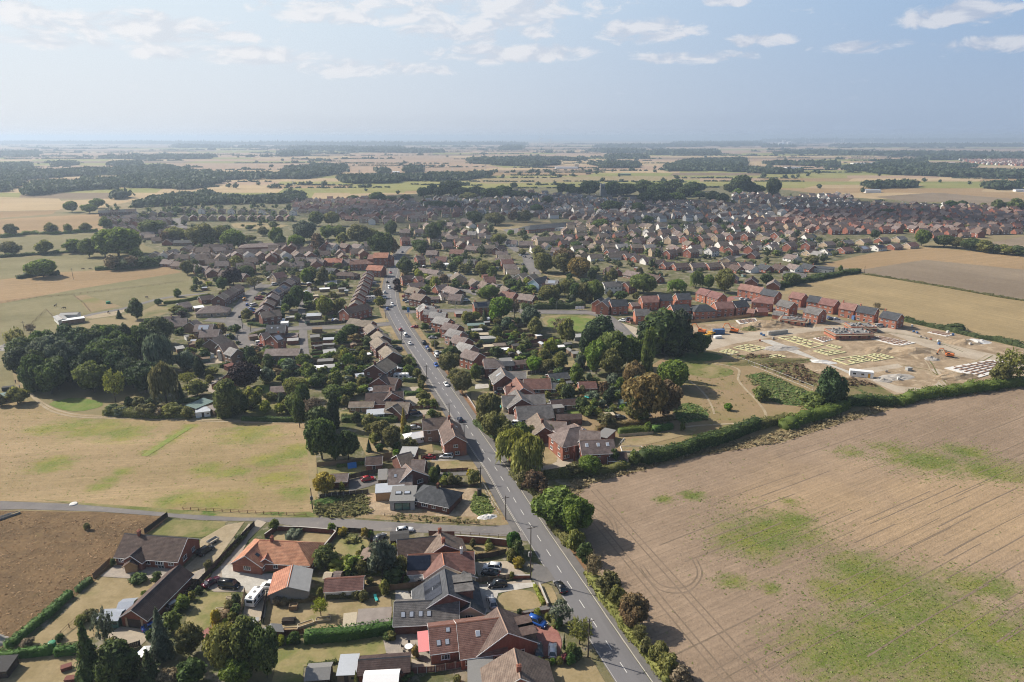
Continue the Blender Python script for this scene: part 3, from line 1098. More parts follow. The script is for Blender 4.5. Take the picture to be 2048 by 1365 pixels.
 def zo(self,b,side,t,sill,w,h,style='casement',frame=None,pane=None):
  hl,hd=b['L']/2-.12,b['d']/2-.12
  x,y,a={0:(t*2*hl-hl,-hd,0),1:(hl,t*2*hd-hd,math.pi/2),2:(hl-t*2*hl,hd,math.pi),3:(-hl,hd-t*2*hd,-math.pi/2)}[side]
  ca,sa=math.cos(b['lr']),math.sin(b['lr'])
  loc=(b['loc'][0]+x*ca-y*sa,b['loc'][1]+x*sa+y*ca,sill)
  nm='door' if style in('door','french')else 'window'
  fr,gl,both=WIN[style]
  if self.detail>=2:
   o=ob(nm,fr,self.root,loc,b['lr']+a,[frame]if frame else None,(w,1,h))
   ob('pane',gl,o,mats=[pane]if pane else None)
  else:
   o=ob(nm,both,self.root,loc,b['lr']+a,[frame]if frame else None,(w,1,h))
  return o
 def windows(self,b,mode,door,seed=None):
  rr=random.Random(int(b['c'].x*13+b['c'].y*7)if seed is None else seed)
  st=1 if b['eave']<3.7 else 2 if b['eave']<6.5 else 3
  had=not door
  for side,ang in((0,-math.pi/2),(1,0),(2,math.pi/2),(3,math.pi)):
   if not self.faces(b['c'],b['rz']+ang):
    continue
   if isinstance(mode,(tuple,list))and side not in mode:
    continue
   Lw=b['L']if side in(0,2)else b['d']
   if Lw<2.2:
    continue
   gable=side in(1,3)and not b['hip'][0 if side==3 else 1]
   n=max(1,int(Lw/(3.1 if side in(0,2)else 4.6)))
   if gable and self.detail<2 and rr.random()<.35:
    continue
   for s in range(st):
    for i in range(n):
     t=(i+.5+rr.uniform(-.08,.08))/n
     if not had and s==0 and side in(0,2)and(i==n//2):
      had=True
      self.zo(b,side,t,.05,1.0,2.05,'door')
      continue
     w=rr.choice((1.2,1.5,1.8,2.0))if s==0 else rr.choice((1.0,1.3,1.5))
     w=min(w,Lw/n*.7)
     self.zo(b,side,t,(1.0 if st==1 else .85)+s*2.5,w,1.15,'wide' if w>1.7 else 'casement')
 def zp(self,name,side,xf,tf,w,h,mat,blk=0,th=.07,frame=None,cols=1,rows=1):
  b=self.zs[blk]
  hd=b['d']/2
  oy=b['off']*b['d']
  run=hd+oy if side<0 else hd-oy
  x=-b['L']/2+xf*b['L']
  sl=math.atan2(b['rise'],run)
  y=side*run*(1-tf)+oy
  if side<0:
   y=-hd+tf*run
  else:
   y=hd-tf*run
  z=b['eave']+tf*b['rise']+.15
  root=None
  m=MB()
  up=Vector((0,-side*math.cos(sl),math.sin(sl)))
  nr=Vector((0,side*math.sin(sl),math.cos(sl)))
  ex=Vector((1,0,0))
  c0=Vector((x,y,z))
  def slab(mb,cx,cy,ww,hh,z0,z1,mat=0):
   k=len(mb.v)
   for zz in(z0,z1):
    for(sx,sy)in((-1,-1),(1,-1),(1,1),(-1,1)):
     mb.v.append(tuple(c0+ex*(cx+sx*ww/2)+up*(cy+sy*hh/2)+nr*zz))
   for q in((3,2,1,0),(4,5,6,7),(0,1,5,4),(1,2,6,5),(2,3,7,6),(3,0,4,7)):
    mb.f.append(tuple(k+i for i in q))
    mb.m.append(mat)
  slab(m,0,0,w,h,-.02,th)
  o=m.build(name,frame or mat,self.root,b['loc'],b['lr'])
  if frame:
   g=MB()
   slab(g,0,0,w-.16,h-.16,th,th+.015)
   g.build('pane',mat,o)
  elif cols*rows>1:
   for i in range(cols):
    for j in range(rows):
     g=MB()
     slab(g,-w/2+(i+.5)*w/cols,-h/2+(j+.5)*h/rows,w/cols-.07,h/rows-.07,th,th+.02)
     g.build('panel',mat,o)
  return o
 def lean(self,x0,x1,y0,y1,z0,z1,mats,name='part',blk=0):
  b=self.zs[blk]
  m=MB()
  m.box(x0,x1,y0,y1,z0,z1)
  return m.build(name,mats,self.root,b['loc'],b['lr'])
ORD='first second third fourth fifth sixth seventh eighth ninth tenth eleventh twelfth thirteenth fourteenth fifteenth sixteenth seventeenth eighteenth nineteenth twentieth twenty-first twenty-second twenty-third twenty-fourth twenty-fifth twenty-sixth twenty-seventh twenty-eighth twenty-ninth thirtieth thirty-first thirty-second thirty-third thirty-fourth thirty-fifth'.split()
ROOFDESC=dict(tile_brown='brown-roofed',tile_dkbrown='dark brown-roofed',tile_buff='buff-roofed',tile_orange='orange-roofed',tile_red='red-roofed',tile_newred='red-tiled',
tile_slate='slate-roofed',tile_grey='grey-roofed',tile_ltgrey='pale grey-roofed',tile_mauve='mauve-brown-roofed')
WALLDESC=dict(brick_red='red brick',brick_dark='dark brick',brick_new='new red brick',brick_buff='buff brick',brick_brown='brown brick',brick_pink='pink brick',render_white='white',render_cream='cream',render_blue='pale blue',render_grey='grey',block_grey='grey block')
def qf(f,x1,y1,x2,y2,d,eave=2.5,rise=None,hip=(0,0),roof='tile_brown',wall='brick_red',qa='bungalow',label=None,detail=1,chim=None,group=None,solar=None,**kw):
 auto=label is None
 if auto:
  label=ROOFDESC[roof]+' '+WALLDESC[wall]+' '+qa.replace('_',' ')
 h=House(qa,label,{'bungalow':'bungalow','garage':'garage','shed':'shed'}.get(qa,'house'),group,auto,detail)
 if chim is None:
  chim=(random.choice((0.05,.5,.95)),)if qa not in('garage','shed')and random.random()<.6 else()
 h.zn(f,x1,y1,x2,y2,d,eave,rise,hip,roof,wall,chim=chim,**kw)
 if solar:
  h.zp('solar_array',solar[0],.5,.5,h.zs[0]['L']*solar[1],d*.36,solar[2]if len(solar)>2 else 'solar')
 return h
def row(f,x1,y1,x2,y2,n,w,d,eave=2.5,rise=None,along=True,hip=(0,0),zj=('tile_brown',),zk=('brick_red',),qa='bungalow',rowname=None,group=None,jit=.04,solar=.0,skip=(),turn=0.0,gap=None):
 rise=.36*d if rise is None else rise
 a,b=P(f,x1,y1,eave+rise),P(f,x2,y2,eave+rise)
 ax=(b-a).normalized()
 an=math.atan2(ax.y,ax.x)+(0 if along else math.pi/2)+turn
 for i in range(n):
  if i in skip:
   continue
  c=a.lerp(b,i/max(1,n-1))
  c=c+Vector((random.uniform(-1,1),random.uniform(-1,1),0))*jit*d
  ang=an+random.uniform(-1,1)*jit
  e=Vector((math.cos(ang),math.sin(ang),0))*(w/2)
  ro,wa=zj[i%len(zj)]if isinstance(zj,tuple)else random.choice(zj),zk[i%len(zk)]if isinstance(zk,tuple)else random.choice(zk)
  s=None
  if random.random()<solar:
   s=(random.choice((-1,1)),.55,random.choice(('solar','solar_pale')))
  qf(0,0,0,0,0,d,eave,rise,hip,ro,wa,qa,None,1,None,group,s,world=(c-e,c+e))
  # -- fences and walls
def unit_panel():
 m=MB()
 for i in range(6):
  x=-.5+i/6
  m.box(x+.006,x+1/6-.006,-.012,.012,.04,.97)
 m.box(-.5,.5,.013,.045,.15,.22)
 m.box(-.5,.5,.013,.045,.78,.85)
 return m.mesh('panel',['wood'])
PANEL=unit_panel()
POSTM=MB()
POSTM.box(-.06,.06,-.06,.06,-.1,1.0)
POST=POSTM.mesh('post',['wood'])
def qe(f,pts,h=1.8,mat='wood',post=None,label=None,span=1.83,parts=True,name='fence',cat='fence'):
 c=q1([P(f,*p)for p in pts],span)
 o0=c[0]
 t=qk(name,label or 'fence',cat,(o0.x,o0.y,0),0,None,label is None)
 if parts:
  for i,(a,b)in enumerate(zip(c[:-1],c[1:])):
   m=(a+b)/2-o0
   d=b-a
   ob('panel',PANEL,t,(m.x,m.y,.03*random.random()),math.atan2(d.y,d.x),[mat],(d.length-.1,1,h*random.uniform(.97,1.02)))
  for p in c:
   ob('post',POST,t,(p.x-o0.x,p.y-o0.y,0),0,[post or mat],(1,1,h+.08))
 else:
  m=MB()
  for a,b in zip(c[:-1],c[1:]):
   d=(b-a)
   an=Vector((-d.y,d.x,0)).normalized()*.03
   a2,b2=a-o0+d.normalized()*.04,b-o0-d.normalized()*.04
   q=[a2-an,b2-an,b2+an,a2+an]
   k=len(m.v)
   hh=h*random.uniform(.96,1.02)
   m.v+=[(p.x,p.y,0)for p in q]+[(p.x,p.y,hh)for p in q]
   m.f+=[tuple(k+i for i in s)for s in((4,5,6,7),(0,1,5,4),(1,2,6,5),(2,3,7,6),(3,0,4,7))]
   m.m+=[0]*5
  m.build('panelling',mat,t)
 return t
def qq(f,pts,h=1.1,mat='wood',span=2.4,rails=(.45,.95),label=None,r=.045,name='rail_fence',postmat=None,world=None):
 c=q1([P(f,*p)for p in pts]if world is None else world,span)
 o0=c[0]
 t=qk(name,label or 'post and rail fence','fence',(o0.x,o0.y,0),0,None,label is None)
 for a,b in zip(c[:-1],c[1:]):
  for z in rails:
   m=MB()
   m.bar((a.x-o0.x,a.y-o0.y,h*z),(b.x-o0.x,b.y-o0.y,h*z),r,0,4)
   m.build('rail',mat,t)
 for p in c:
  ob('post',POST,t,(p.x-o0.x,p.y-o0.y,0),0,[postmat or mat],(1,1,h))
 return t
def qp(f,pts,h=1.2,th=.24,mat='brick_red',cope='concrete',label=None):
 c=[P(f,*p)for p in pts]
 o0=c[0]
 t=qk('garden_wall',label or 'brick garden wall','wall',(o0.x,o0.y,0),0,None,label is None)
 for nm,z0,z1,k,mm in(('brickwork',-.1,h,th,mat),('coping',h+.002,h+.08,th+.08,cope)):
  m=MB()
  for a,b in zip(c[:-1],c[1:]):
   d=(b-a).normalized()
   an=Vector((-d.y,d.x,0))*k/2
   q=[a-o0-an,b-o0-an,b-o0+an,a-o0+an]
   i0=len(m.v)
   m.v+=[(p.x,p.y,z0)for p in q]+[(p.x,p.y,z1)for p in q]
   m.f+=[tuple(i0+i for i in s)for s in((3,2,1,0),(4,5,6,7),(0,1,5,4),(1,2,6,5),(2,3,7,6),(3,0,4,7))]
   m.m+=[0]*6
  m.build(nm,mm,t)
 return t
 # -- vehicles
def xh(L,W,Hb,Ht,x_ws0,x_ws1,x_r1,x_r0,name):
 hw=W/2
 nose,tail=L/2,-L/2
 st=[(nose,.32,.58,.78),(nose-.12,.24,.70,.92),(nose-L*.12,.2,Hb-.16,1.0),(nose-L*x_ws0,.2,Hb-.04,1.0),(0,.2,Hb,1.0),(tail+L*.1,.2,Hb,1.0),(tail+.1,.26,Hb-.05,.95),(tail,.38,Hb-.18,.84)]
 b=MB()
 for(x,zl,zb,k)in st:
  w=hw*k
  zm=(zl+zb)*.52
  b.v+=[(x,-w*.92,zl),(x,-w,zm),(x,-w*.93,zb),(x,w*.93,zb),(x,w,zm),(x,w*.92,zl)]
 for i in range(len(st)-1):
  for q in range(6):
   r=(q+1)%6
   b.f.append((i*6+q,i*6+r,(i+1)*6+r,(i+1)*6+q))
   b.m.append(0)
 b.f+=[(5,4,3,2,1,0),tuple((len(st)-1)*6+i for i in range(6))]
 b.m+=[0,0]
 xa,xb,xc,xd=nose-L*x_ws0,nose-L*x_ws1,nose-L*x_r1,nose-L*x_r0
 wt,wb=hw*.72,hw*.90
 b.box(xc,xb,-wt,wt,Ht-.06,Ht)
 for s in(-1,1):
  b.bar((xa,s*wb,Hb-.05),(xb,s*wt,Ht-.03),.035,0,4)
  b.bar((xd,s*wb,Hb-.05),(xc,s*wt,Ht-.03),.07,0,4)
  b.bar(((xb+xc)/2,s*wb,Hb-.05),((xb+xc)/2,s*wt,Ht-.03),.04,0,4)
 g=MB()
 lo=[(xa,-wb),(xa,wb),(xd,wb),(xd,-wb)]
 hi=[(xb,-wt),(xb,wt),(xc,wt),(xc,-wt)]
 g.v=[(x,y,Hb-.06)for x,y in lo]+[(x,y,Ht-.05)for x,y in hi]
 g.f=[(0,1,5,4),(1,2,6,5),(2,3,7,6),(3,0,4,7),(4,5,6,7)]
 g.m=[0]*5
 return b.mesh('body',['car_white'],True),g.mesh('windows',['glass'])
CARS={'hatch':dict(L=4.2,W=1.8,r=.31,m=xh(4.2,1.8,.92,1.48,.27,.42,.86,.97,'hatch')),'suv':dict(L=4.7,W=1.95,r=.37,m=xh(4.7,1.95,1.08,1.75,.26,.39,.90,.98,'suv')),
'estate':dict(L=4.7,W=1.85,r=.33,m=xh(4.7,1.85,.94,1.5,.28,.42,.84,.96,'estate')),'saloon':dict(L=4.6,W=1.82,r=.32,m=xh(4.6,1.82,.94,1.44,.29,.43,.74,.88,'saloon')),
'van':dict(L=5.1,W=2.0,r=.35,m=xh(5.1,2.0,1.18,2.0,.17,.27,.97,.99,'van')),}
wheel=MB()
wheel.bar((0,-.11,0),(0,.11,0),1.0,0,14)
xn=wheel.mesh('tyre',['rubber'])
rim=MB()
rim.bar((0,-.125,0),(0,.125,0),.62,0,10)
RIM=rim.mesh('rim',['alloy'])
lmp=MB()
lmp.box(-.05,.05,-.2,.2,-.07,.07)
LAMP=lmp.mesh('headlight',['lamp_white'])
def car(f,x,y,heading,colour='silver',typ='hatch',label=None,detail=1,at=None,group=None):
 g=at if at is not None else P(f,x,y)
 h={'r':ROAD,'R':ROAD+math.pi}.get(heading,None)
 if h is None:
  h=R(heading)
 c=CARS[typ]
 desc=label or({'navy':'dark blue'}.get(colour,colour)+' '+{'hatch':'hatchback','suv':'sport utility car','estate':'estate car','saloon':'saloon car','van':'van'}[typ])
 t=qk('van' if typ=='van' else 'car',desc,'van' if typ=='van' else 'car',(g.x,g.y,.045),h,group,label is None)
 ob('body',c['m'][0],t,mats=['car_'+colour])
 gm=c['m'][1]
 ob('windows',gm,t)
 for sx in(.31,-.30):
  for sy in(-1,1):
   w=ob('wheel',xn,t,(c['L']*sx,sy*(c['W']/2-.09),c['r']),0,None,(c['r'],1,c['r']))
   if detail>1:
    ob('rim',RIM,w)
 if detail:
  for sy in(-1,1):
   ob('headlight',LAMP,t,(c['L']/2-.06,sy*c['W']*.3,.64))
   ob('tail_light',LAMP,t,(-c['L']/2+.06,sy*c['W']*.36,.78),0,['lamp_red'])
 return t
def q8(f,x,y,heading,label=None,L=6.4):
 g=P(f,x,y)
 h={'r':ROAD,'R':ROAD+math.pi}.get(heading,None)
 h=R(heading)if h is None else h
 t=qk('caravan',label or 'white touring caravan','caravan',(g.x,g.y,.04),h,None,label is None)
 m=MB()
 m.prism([(L/2-.25,.42),(L/2,1.1),(L/2-.35,2.45),(L/2-.8,2.62),(-L/2+.5,2.62),(-L/2+.05,2.3),(-L/2,.42)],-1.12,1.12,axis='y')
 m.build('body','white_paint',t)
 for s in(-1,1):
  for xx in(-1.9,-.2,1.6):
   b=MB()
   b.box(xx-.5,xx+.5,s*1.125-.02,s*1.125+.02,1.35,2.0)
   b.build('window','glass',t)
  b=MB()
  b.box(-L/2+.1,L/2-.3,s*1.122-.012,s*1.122+.012,.75,.95)
  b.build('stripe','car_grey',t)
  ob('wheel',xn,t,(-.3,s*1.0,.32),0,None,(.32,1,.32))
 for xx in(-1.9,0,1.7):
  b=MB()
  b.box(xx-.32,xx+.32,-.3,.3,2.6,2.7)
  b.build('roof_vent','felt_grey',t)
 b=MB()
 b.box(-L/2-.03,-L/2+.06,-.7,.7,1.4,2.05)
 b.build('window','glass',t)
 b=MB()
 b.bar((L/2-.3,.5,.45),(L/2+1.2,0,.45),.05)
 b.bar((L/2-.3,-.5,.45),(L/2+1.2,0,.45),.05)
 b.build('drawbar','galv',t)
 return t
def ql(f,x1,y1,x2,y2,d,eave=1.9,rise=.45,roof='felt',wall='wood',label=None,cat='shed',name='garden_shed',flat=False,door=True,mono=False,world=None):
 zr=eave+(0 if flat else rise)
 a,b=world or(P(f,x1,y1,zr),P(f,x2,y2,zr))
 if b.x<a.x:
  a,b=b,a
 ax=b-a
 L=ax.length
 rz=math.atan2(ax.y,ax.x)
 c=(a+b)/2
 t=qk(name,label or({'felt':'dark','felt_grey':'grey','asbestos':'grey','metal_sheet':'pale metal','white_paint':'white','rust_sheet':'rusty','green_sheet':'green'}.get(roof,'brown')+'-roofed shed'),cat,(c.x,c.y,0),rz,None,label is None)
 xk.append((c.x,c.y,L/2,d/2,rz))
 hl,hd=L/2,d/2
 w,r=MB(),MB()
 if flat:
  w.box(-hl+.08,hl-.08,-hd+.08,hd-.08,-.1,eave)
  r.box(-hl-.06,hl+.06,-hd-.06,hd+.06,eave+.003,eave+.14)
 elif mono:
  w.prism([(-hd+.08,-.1),(hd-.08,-.1),(hd-.08,eave+rise-.03),(-hd+.08,eave-.03)],-hl+.08,hl-.08)
  r.prism([(-hd-.12,eave-.02),(hd+.1,eave+rise),(hd+.1,eave+rise+.08),(-hd-.12,eave+.06)],-hl-.1,hl+.1)
 else:
  w.prism([(-hd+.08,-.1),(hd-.08,-.1),(hd-.08,eave),(0,eave+rise-.05),(-hd+.08,eave)],-hl+.08,hl-.08)
  s=rise/hd
  r.prism([(-hd-.15,eave-.15*s),(0,eave+rise),(hd+.15,eave-.15*s),(hd+.15,eave-.15*s+.08),(0,eave+rise+.08),(-hd-.15,eave-.15*s+.08)],-hl-.12,hl+.12)
 w.build('wall',wall,t)
 r.build('roof',roof,t)
 if door:
  dm=MB()
  dm.box(-.42,.42,-hd+.03,-hd+.081,0,min(1.85,eave-.1))
  dm.build('door','wood_dark',t)
  if L>2.6:
   dm=MB()
   dm.box(hl*.5,min(hl*.5+.8,hl-.2),-hd+.035,-hd+.081,.95,1.5)
   dm.build('window','glass',t)
 return t
 # -- ground
def g2(u,v):
 q=G(u,v)
 return q.x,q.y
def z3(u,v,r):
 x,y=g2(u,v)
 return(x,y,r)
_a,_b=G(1357,1093),G(1424,1067)
FURROW=math.atan2(_b.y-_a.y,_b.x-_a.x)
zd('m_tilled',(.365,.268,.188),(.295,.216,.15),FURROW,1.5,(.12,.165,.032),[z3(1545,1062,17),z3(1495,1085,12),z3(1590,1045,10),z3(1790,900,9),z3(1860,925,16),z3(1930,905,10),z3(1980,940,14),z3(1700,905,7),
z3(1730,1150,15),z3(1790,1190,20),z3(1680,1185,10),z3(1850,1230,22),z3(1930,1260,20),z3(1780,1290,20),z3(2000,1290,22),z3(1690,1300,16),z3(1850,1310,24),z3(1740,1240,13),z3(1960,1170,10),z3(1390,993,5),z3(1580,1005,4),z3(1460,1165,5),z3(1540,1175,4),z3(1330,1000,4)],
(.42,.30,.185),[z3(1900,1010,55),z3(1700,1000,42),z3(2040,1050,50),z3(1780,1040,30)],line=.34,bdist=.3)
zd('m_pasture',(.41,.30,.175),(.33,.25,.13),R(8),1.6,(.17,.205,.05),[z3(u,v,r)for(u,v,r)in[(190,858,15),(140,852,12),(245,866,14),(90,860,9),(300,905,4.5),(316,895,4.5),(332,885,4.5),(348,874,4.5),(364,863,4.5),(378,854,4.5),(572,912,11),(602,902,9),(540,920,9),(470,945,8),(415,940,8),(240,945,5),(220,960,5),(200,975,5),(345,1000,9),(440,1005,10),(560,955,9),(500,870,14),(100,930,10),(600,985,8)]],line=.25,bdist=.15)
zd('m_stubble',(.40,.30,.16),(.33,.25,.135),R(-62),5.0,line=.35)
zd('m_stubble_mid',(.39,.27,.15),(.33,.23,.125),R(25),9.0,line=.25,ns=.006)
zd('m_plough',(.245,.19,.135),(.30,.235,.165),R(-62),4.0,line=.35,ns=.008)
zd('m_horse',(.27,.235,.13),(.215,.195,.10),R(20),6.0,line=.12,ns=.03)
zd('m_farstraw',(.52,.39,.225),(.44,.33,.19),R(12),14.0,line=.15,ns=.003)
zd('m_farpink',(.45,.32,.215),(.38,.275,.185),R(-5),14.0,line=.15,ns=.003)
zd('m_fargreen',(.25,.26,.085),(.34,.31,.12),R(-5),14.0,line=.12,ns=.004)
zd('m_farbrown',(.235,.18,.12),(.28,.21,.14),R(5),14.0,line=.15,ns=.003)
g=MB()
BIG=60000
NX=30
for i in range(NX):
 for j in range(NX):
  xa,xb=-BIG+2*BIG*i/NX,-BIG+2*BIG*(i+1)/NX
  ya,yb=-2000+(BIG+2000)*j/NX,-2000+(BIG+2000)*(j+1)/NX
  g.poly([(xa,ya,0),(xb,ya,0),(xb,yb,0),(xa,yb,0)])
kind(g.build('ground','m_land'))
qc('village_ground',0,[(-260,1420),(1330,1420),(1130,985),(1560,878),(1560,700),(1420,690),(1270,640),(1560,580),(1690,545),(1900,470),(2200,470),(2200,430),(1700,395),(1500,372),(1000,375),(700,398),(420,412),(200,420),(215,460),(420,545),(420,590),(300,640),(330,700),(270,760),(300,850),(610,850),(622,1030),(-260,1030)],'m_garden',0)
qc('tilled_field',0,[(1420,1500),(1300,1290),(1190,1130),(1150,1000),(1180,968),(1400,912),(1560,886),(1700,842),(1830,806),(2048,776),(2500,735),(2700,1500)],'m_tilled',2)
qc('field_margin',0,[(1130,985),(1150,955),(1260,935),(1400,895),(1560,866),(1700,826),(1830,792),(2048,765),(2500,720),(2500,735),(2048,776),(1830,806),(1700,842),(1560,886),(1400,912),(1180,968),(1150,1000)],'m_verge',3)
qc('pasture',0,[(-300,806),(60,803),(95,813),(140,826),(260,836),(400,841),(612,847),(616,900),(626,1028),(480,1030),(330,1022),(150,1006),(-300,996)],'m_pasture',2)
qc('rough_field',0,[(-300,1026),(40,1022),(200,1025),(335,1034),(310,1062),(232,1112),(218,1140),(120,1218),(15,1292),(-300,1340)],'m_rough',2)
qc('horse_paddock',0,[(-300,570),(0,560),(250,540),(340,533),(400,560),(432,583),(330,600),(280,625),(180,640),(150,660),(70,680),(20,720),(30,770),(60,803),(-300,806)],'m_horse',2)
qc('stubble_field',0,[(-300,565),(0,560),(120,545),(330,533),(365,545),(160,578),(0,608),(-300,640)],'m_stubble_mid',3)
qc('meadow',0,[(1100,845),(1330,715),(1420,705),(1500,720),(1560,745),(1640,770),(1690,800),(1700,830),(1560,868),(1400,895),(1310,890),(1230,905)],'m_meadow',1)
qc('stubble_field',0,[(1560,588),(1650,555),(1720,548),(2048,603),(2500,690),(2500,740),(2048,692),(1900,655),(1800,632),(1690,600)],'m_stubble',2)
qc('plough_field',0,[(1640,530),(1760,503),(1850,495),(2048,513),(2500,560),(2500,685),(2048,600),(1722,546)],'m_plough',2)
qc('stubble_field',0,[(1640,530),(1760,503),(1850,495),(2048,513),(2500,560),(2500,600),(2048,540),(1850,520),(1722,540)],'m_stubble_mid',3)
qc('building_site',0,[(1270,668),(1400,650),(1560,640),(1830,650),(2048,698),(2500,790),(2048,762),(1900,768),(1830,785),(1700,800),(1640,768),(1500,718),(1420,702),(1330,690)],'m_earth',2)
qc('haul_road',0,[(1330,690),(1420,672),(1560,660),(1660,652),(1790,655),(1900,690),(2000,712),(2048,725),(2048,738),(1960,722),(1880,705),(1770,665),(1640,662),(1560,672),(1470,688),(1425,700),(1340,705)],'m_haulroad',3)
qc('haul_road',0,[(1225,640),(1270,655),(1330,690),(1340,712),(1300,705),(1262,668)],'m_haulroad',4)
qc('access_track',11,[(490,470),(560,470),(700,520),(900,610),(1040,660),(1060,690),(980,650),(800,580),(640,530)],'m_paving_white',3)
qc('haul_road',11,[(1100,640),(1310,610),(1340,630),(1150,665),(1180,700),(1300,740),(1500,760),(1560,700),(1500,640),(1540,640),(1600,720),(1560,790),(1300,780),(1130,700)],'m_haulroad',3)
qc('scrub_strip',11,[(330,560),(560,555),(700,600),(860,680),(1000,690),(1200,740),(1300,800),(1000,800),(850,760),(600,670)],'m_scrub',4)
qc('weed_bank',11,[(410,680),(520,660),(700,740),(830,790),(830,850),(680,860),(560,830),(480,770),(530,740)],'m_weeds',5,1)
qc('weed_bank',11,[(-10,545),(180,540),(290,565),(260,590),(100,600),(0,585)],'m_weeds',5,1)
qc('weed_bank',12,[(1270,1160),(1450,1150),(1560,1230),(1540,1290),(1300,1320)],'m_weeds',5,1)
qc('grass_basin',12,[(200,455),(420,440),(680,455),(790,510),(800,560),(640,600),(450,600),(270,560)],'m_drygrass_green',4,1)
qc('grass_basin',12,[(240,480),(420,458),(600,468),(700,510),(640,580),(480,590),(300,560)],'m_lawn_green',5,1)
qc('meadow_grass',12,[(1160,790),(1400,770),(1640,850),(1760,890),(1740,930),(1560,960),(1380,920)],'m_drygrass_green',4,1)
def qh(name,f,pts,w,mat,layer):
 return qg(name,[P(f,*p)for p in pts],w,mat,lay(layer))
qh('footpath',12,[(1600,835),(1730,855),(1800,890),(1790,960),(1850,1040),(1930,1120),(2010,1230),(1990,1290),(1860,1310),(1500,1330),(1360,1345)],1.1,'m_track',7)
qh('footpath',12,[(1380,960),(1450,1010),(1530,1090),(1580,1180),(1600,1240)],.9,'m_track',7)
qh('farm_track',7,[(150,790),(190,860),(260,950),(320,1010),(420,1075),(560,1115),(720,1130),(1100,1140),(1500,1153),(1900,1165),(2500,1175)],1.0,'m_track',7)
qh('farm_track',7,[(160,800),(210,880),(280,955),(345,1005),(450,1062),(580,1098),(720,1115),(1100,1128),(1500,1141),(1900,1152),(2500,1162)],.9,'m_track',7)
qh('paddock_lane',7,[(690,300),(800,275),(1000,240),(1180,190),(1320,155),(1500,130),(1700,112)],4.5,'m_tarmac_worn',6)
qc('bare_ground',7,[(620,310),(790,280),(1000,245),(1060,240),(960,290),(760,320)],'m_track',5)
qc('bare_ground',7,[(610,135),(700,125),(1000,220),(850,245),(740,270)],'m_meadow',4)
qc('field_path',0,[(612,848),(622,848),(632,900),(636,1000),(624,1025),(618,960)],'m_drygrass',5)
qc('grass_clearing',7,[(380,1010),(620,960),(840,1000),(840,1040),(640,1085),(480,1060)],'m_lawn_green',4,1)
qh('grass_strip',0,[(288,913),(312,898),(336,882),(360,867),(381,854)],2.4,'m_strip',8)
rt_=random.Random(8)
for k in range(46):
 a=G(rt_.uniform(1250,2040),rt_.uniform(860,1360))
 d=Vector((math.cos(FURROW),math.sin(FURROW),0))
 L=rt_.uniform(12,60)
 b=a+d*L
 if b.x-a.x>0 and a.x>24+(a.y-120)*-.05:
  qg('drill_row',[a,a.lerp(b,.5)+Vector((0,rt_.uniform(-.4,.4),0)),b],rt_.uniform(.18,.38),'m_furrow',lay(3))
for pts in([(1165,1000),(1200,1012),(1228,1040),(1236,1070)],[(1160,1008),(1195,1020),(1221,1044),(1229,1072)],[(1285,1130),(1320,1170),(1370,1175),(1395,1150),(1385,1120)],[(1280,1136),(1318,1180),(1374,1184),(1404,1152),(1393,1118)]):
 qg('wheel_track',[G(*p)for p in pts],.4,'m_furrow',lay(3))
for pts in([(1640,770),(1500,660),(1420,640),(1330,620)],[(1650,790),(1540,690),(1500,620),(1480,570),(1600,540)],[(700,470),(900,440),(1200,420),(1500,470),(1700,540)],[(1560,700),(1700,640),(1850,560)]):
 for o_ in(-1.0,1.0):
  qg('wheel_rut',[P(11,*p)for p in pts],.6,'m_scrub' if o_>0 else 'm_track',lay(6),off=o_)
MAIN=[(1330,1460),(1246.8,1336),(1225.4,1303.5),(1205.3,1272.7),(1185.8,1243.3),(1168,1215.5),(1151,1189.3),(1135,1165),(1119.8,1141.7),(1091.4,1098),(1066.3,1059.4),(1032.3,1005.9),(995.5,943.9),(967.8,904.9),(938,859.8),(905.9,808.6),(890,784.9),(863.7,744.8),(849.2,722.4),(832,698),(813.4,669.4),(796,640),(784,614),(780,582),(783,557),(791,530),(799,507),(812,494),(822,486)]
MAINW=[G(*p)for p in MAIN]
road=qg('road',MAINW,6.7,'m_tarmac',.10,sub=4)
CL=q3(MAINW,4)
for off in(17,18.8,24,25.8):
 qg('wheel_track',MAINW[:12],.4,'m_furrow',lay(3),off=off)
qg('footway',MAINW,2.2,'m_footway',.16,off=4.75,sub=4)
qg('footway',MAINW[10:],1.9,'m_footway',.16,off=-4.65,sub=4)
qg('kerb',MAINW,.22,'concrete',.185,off=3.55,sub=4)
qg('kerb',MAINW[10:],.2,'concrete',.185,off=-3.5,sub=4)
qg('verge',MAINW,3.2,'m_verge',.075,off=7.4,sub=4)
qg('verge',MAINW[:20],1.4,'m_leaflitter',.09,off=6.4,sub=4)
qg('verge',MAINW[10:],2.6,'m_verge',.075,off=-6.9,sub=4)
dash=MB()
dash.box(-1.5,1.5,-.07,.07,0,.004)
DASH=dash.mesh('centre_dash',['concrete_white'])
fine=q1(CL,.5)
acc,nxt=0.0,2.0
for a,b in zip(fine[:-1],fine[1:]):
 acc+=(b-a).length
 if acc>=nxt and a.y<640:
  d=b-a
  ob('centre_dash',DASH,road,(a.x,a.y,.104),math.atan2(d.y,d.x))
  nxt+=7.0
qg('edge_line',MAINW[:20],.13,'concrete',.105,road,off=-3.1,sub=4)
qc('lane',0,[(-300,1006),(0,1003),(150,1009),(330,1026),(480,1035),(620,1034),(800,1046),(960,1054),(1000,1052),(1052,1032),(1085,1088),(1045,1082),(1010,1073),(800,1064),(620,1058),(530,1044),(400,1041),(330,1034),(200,1024),(40,1019),(-300,1030)],'m_tarmac_worn',4)
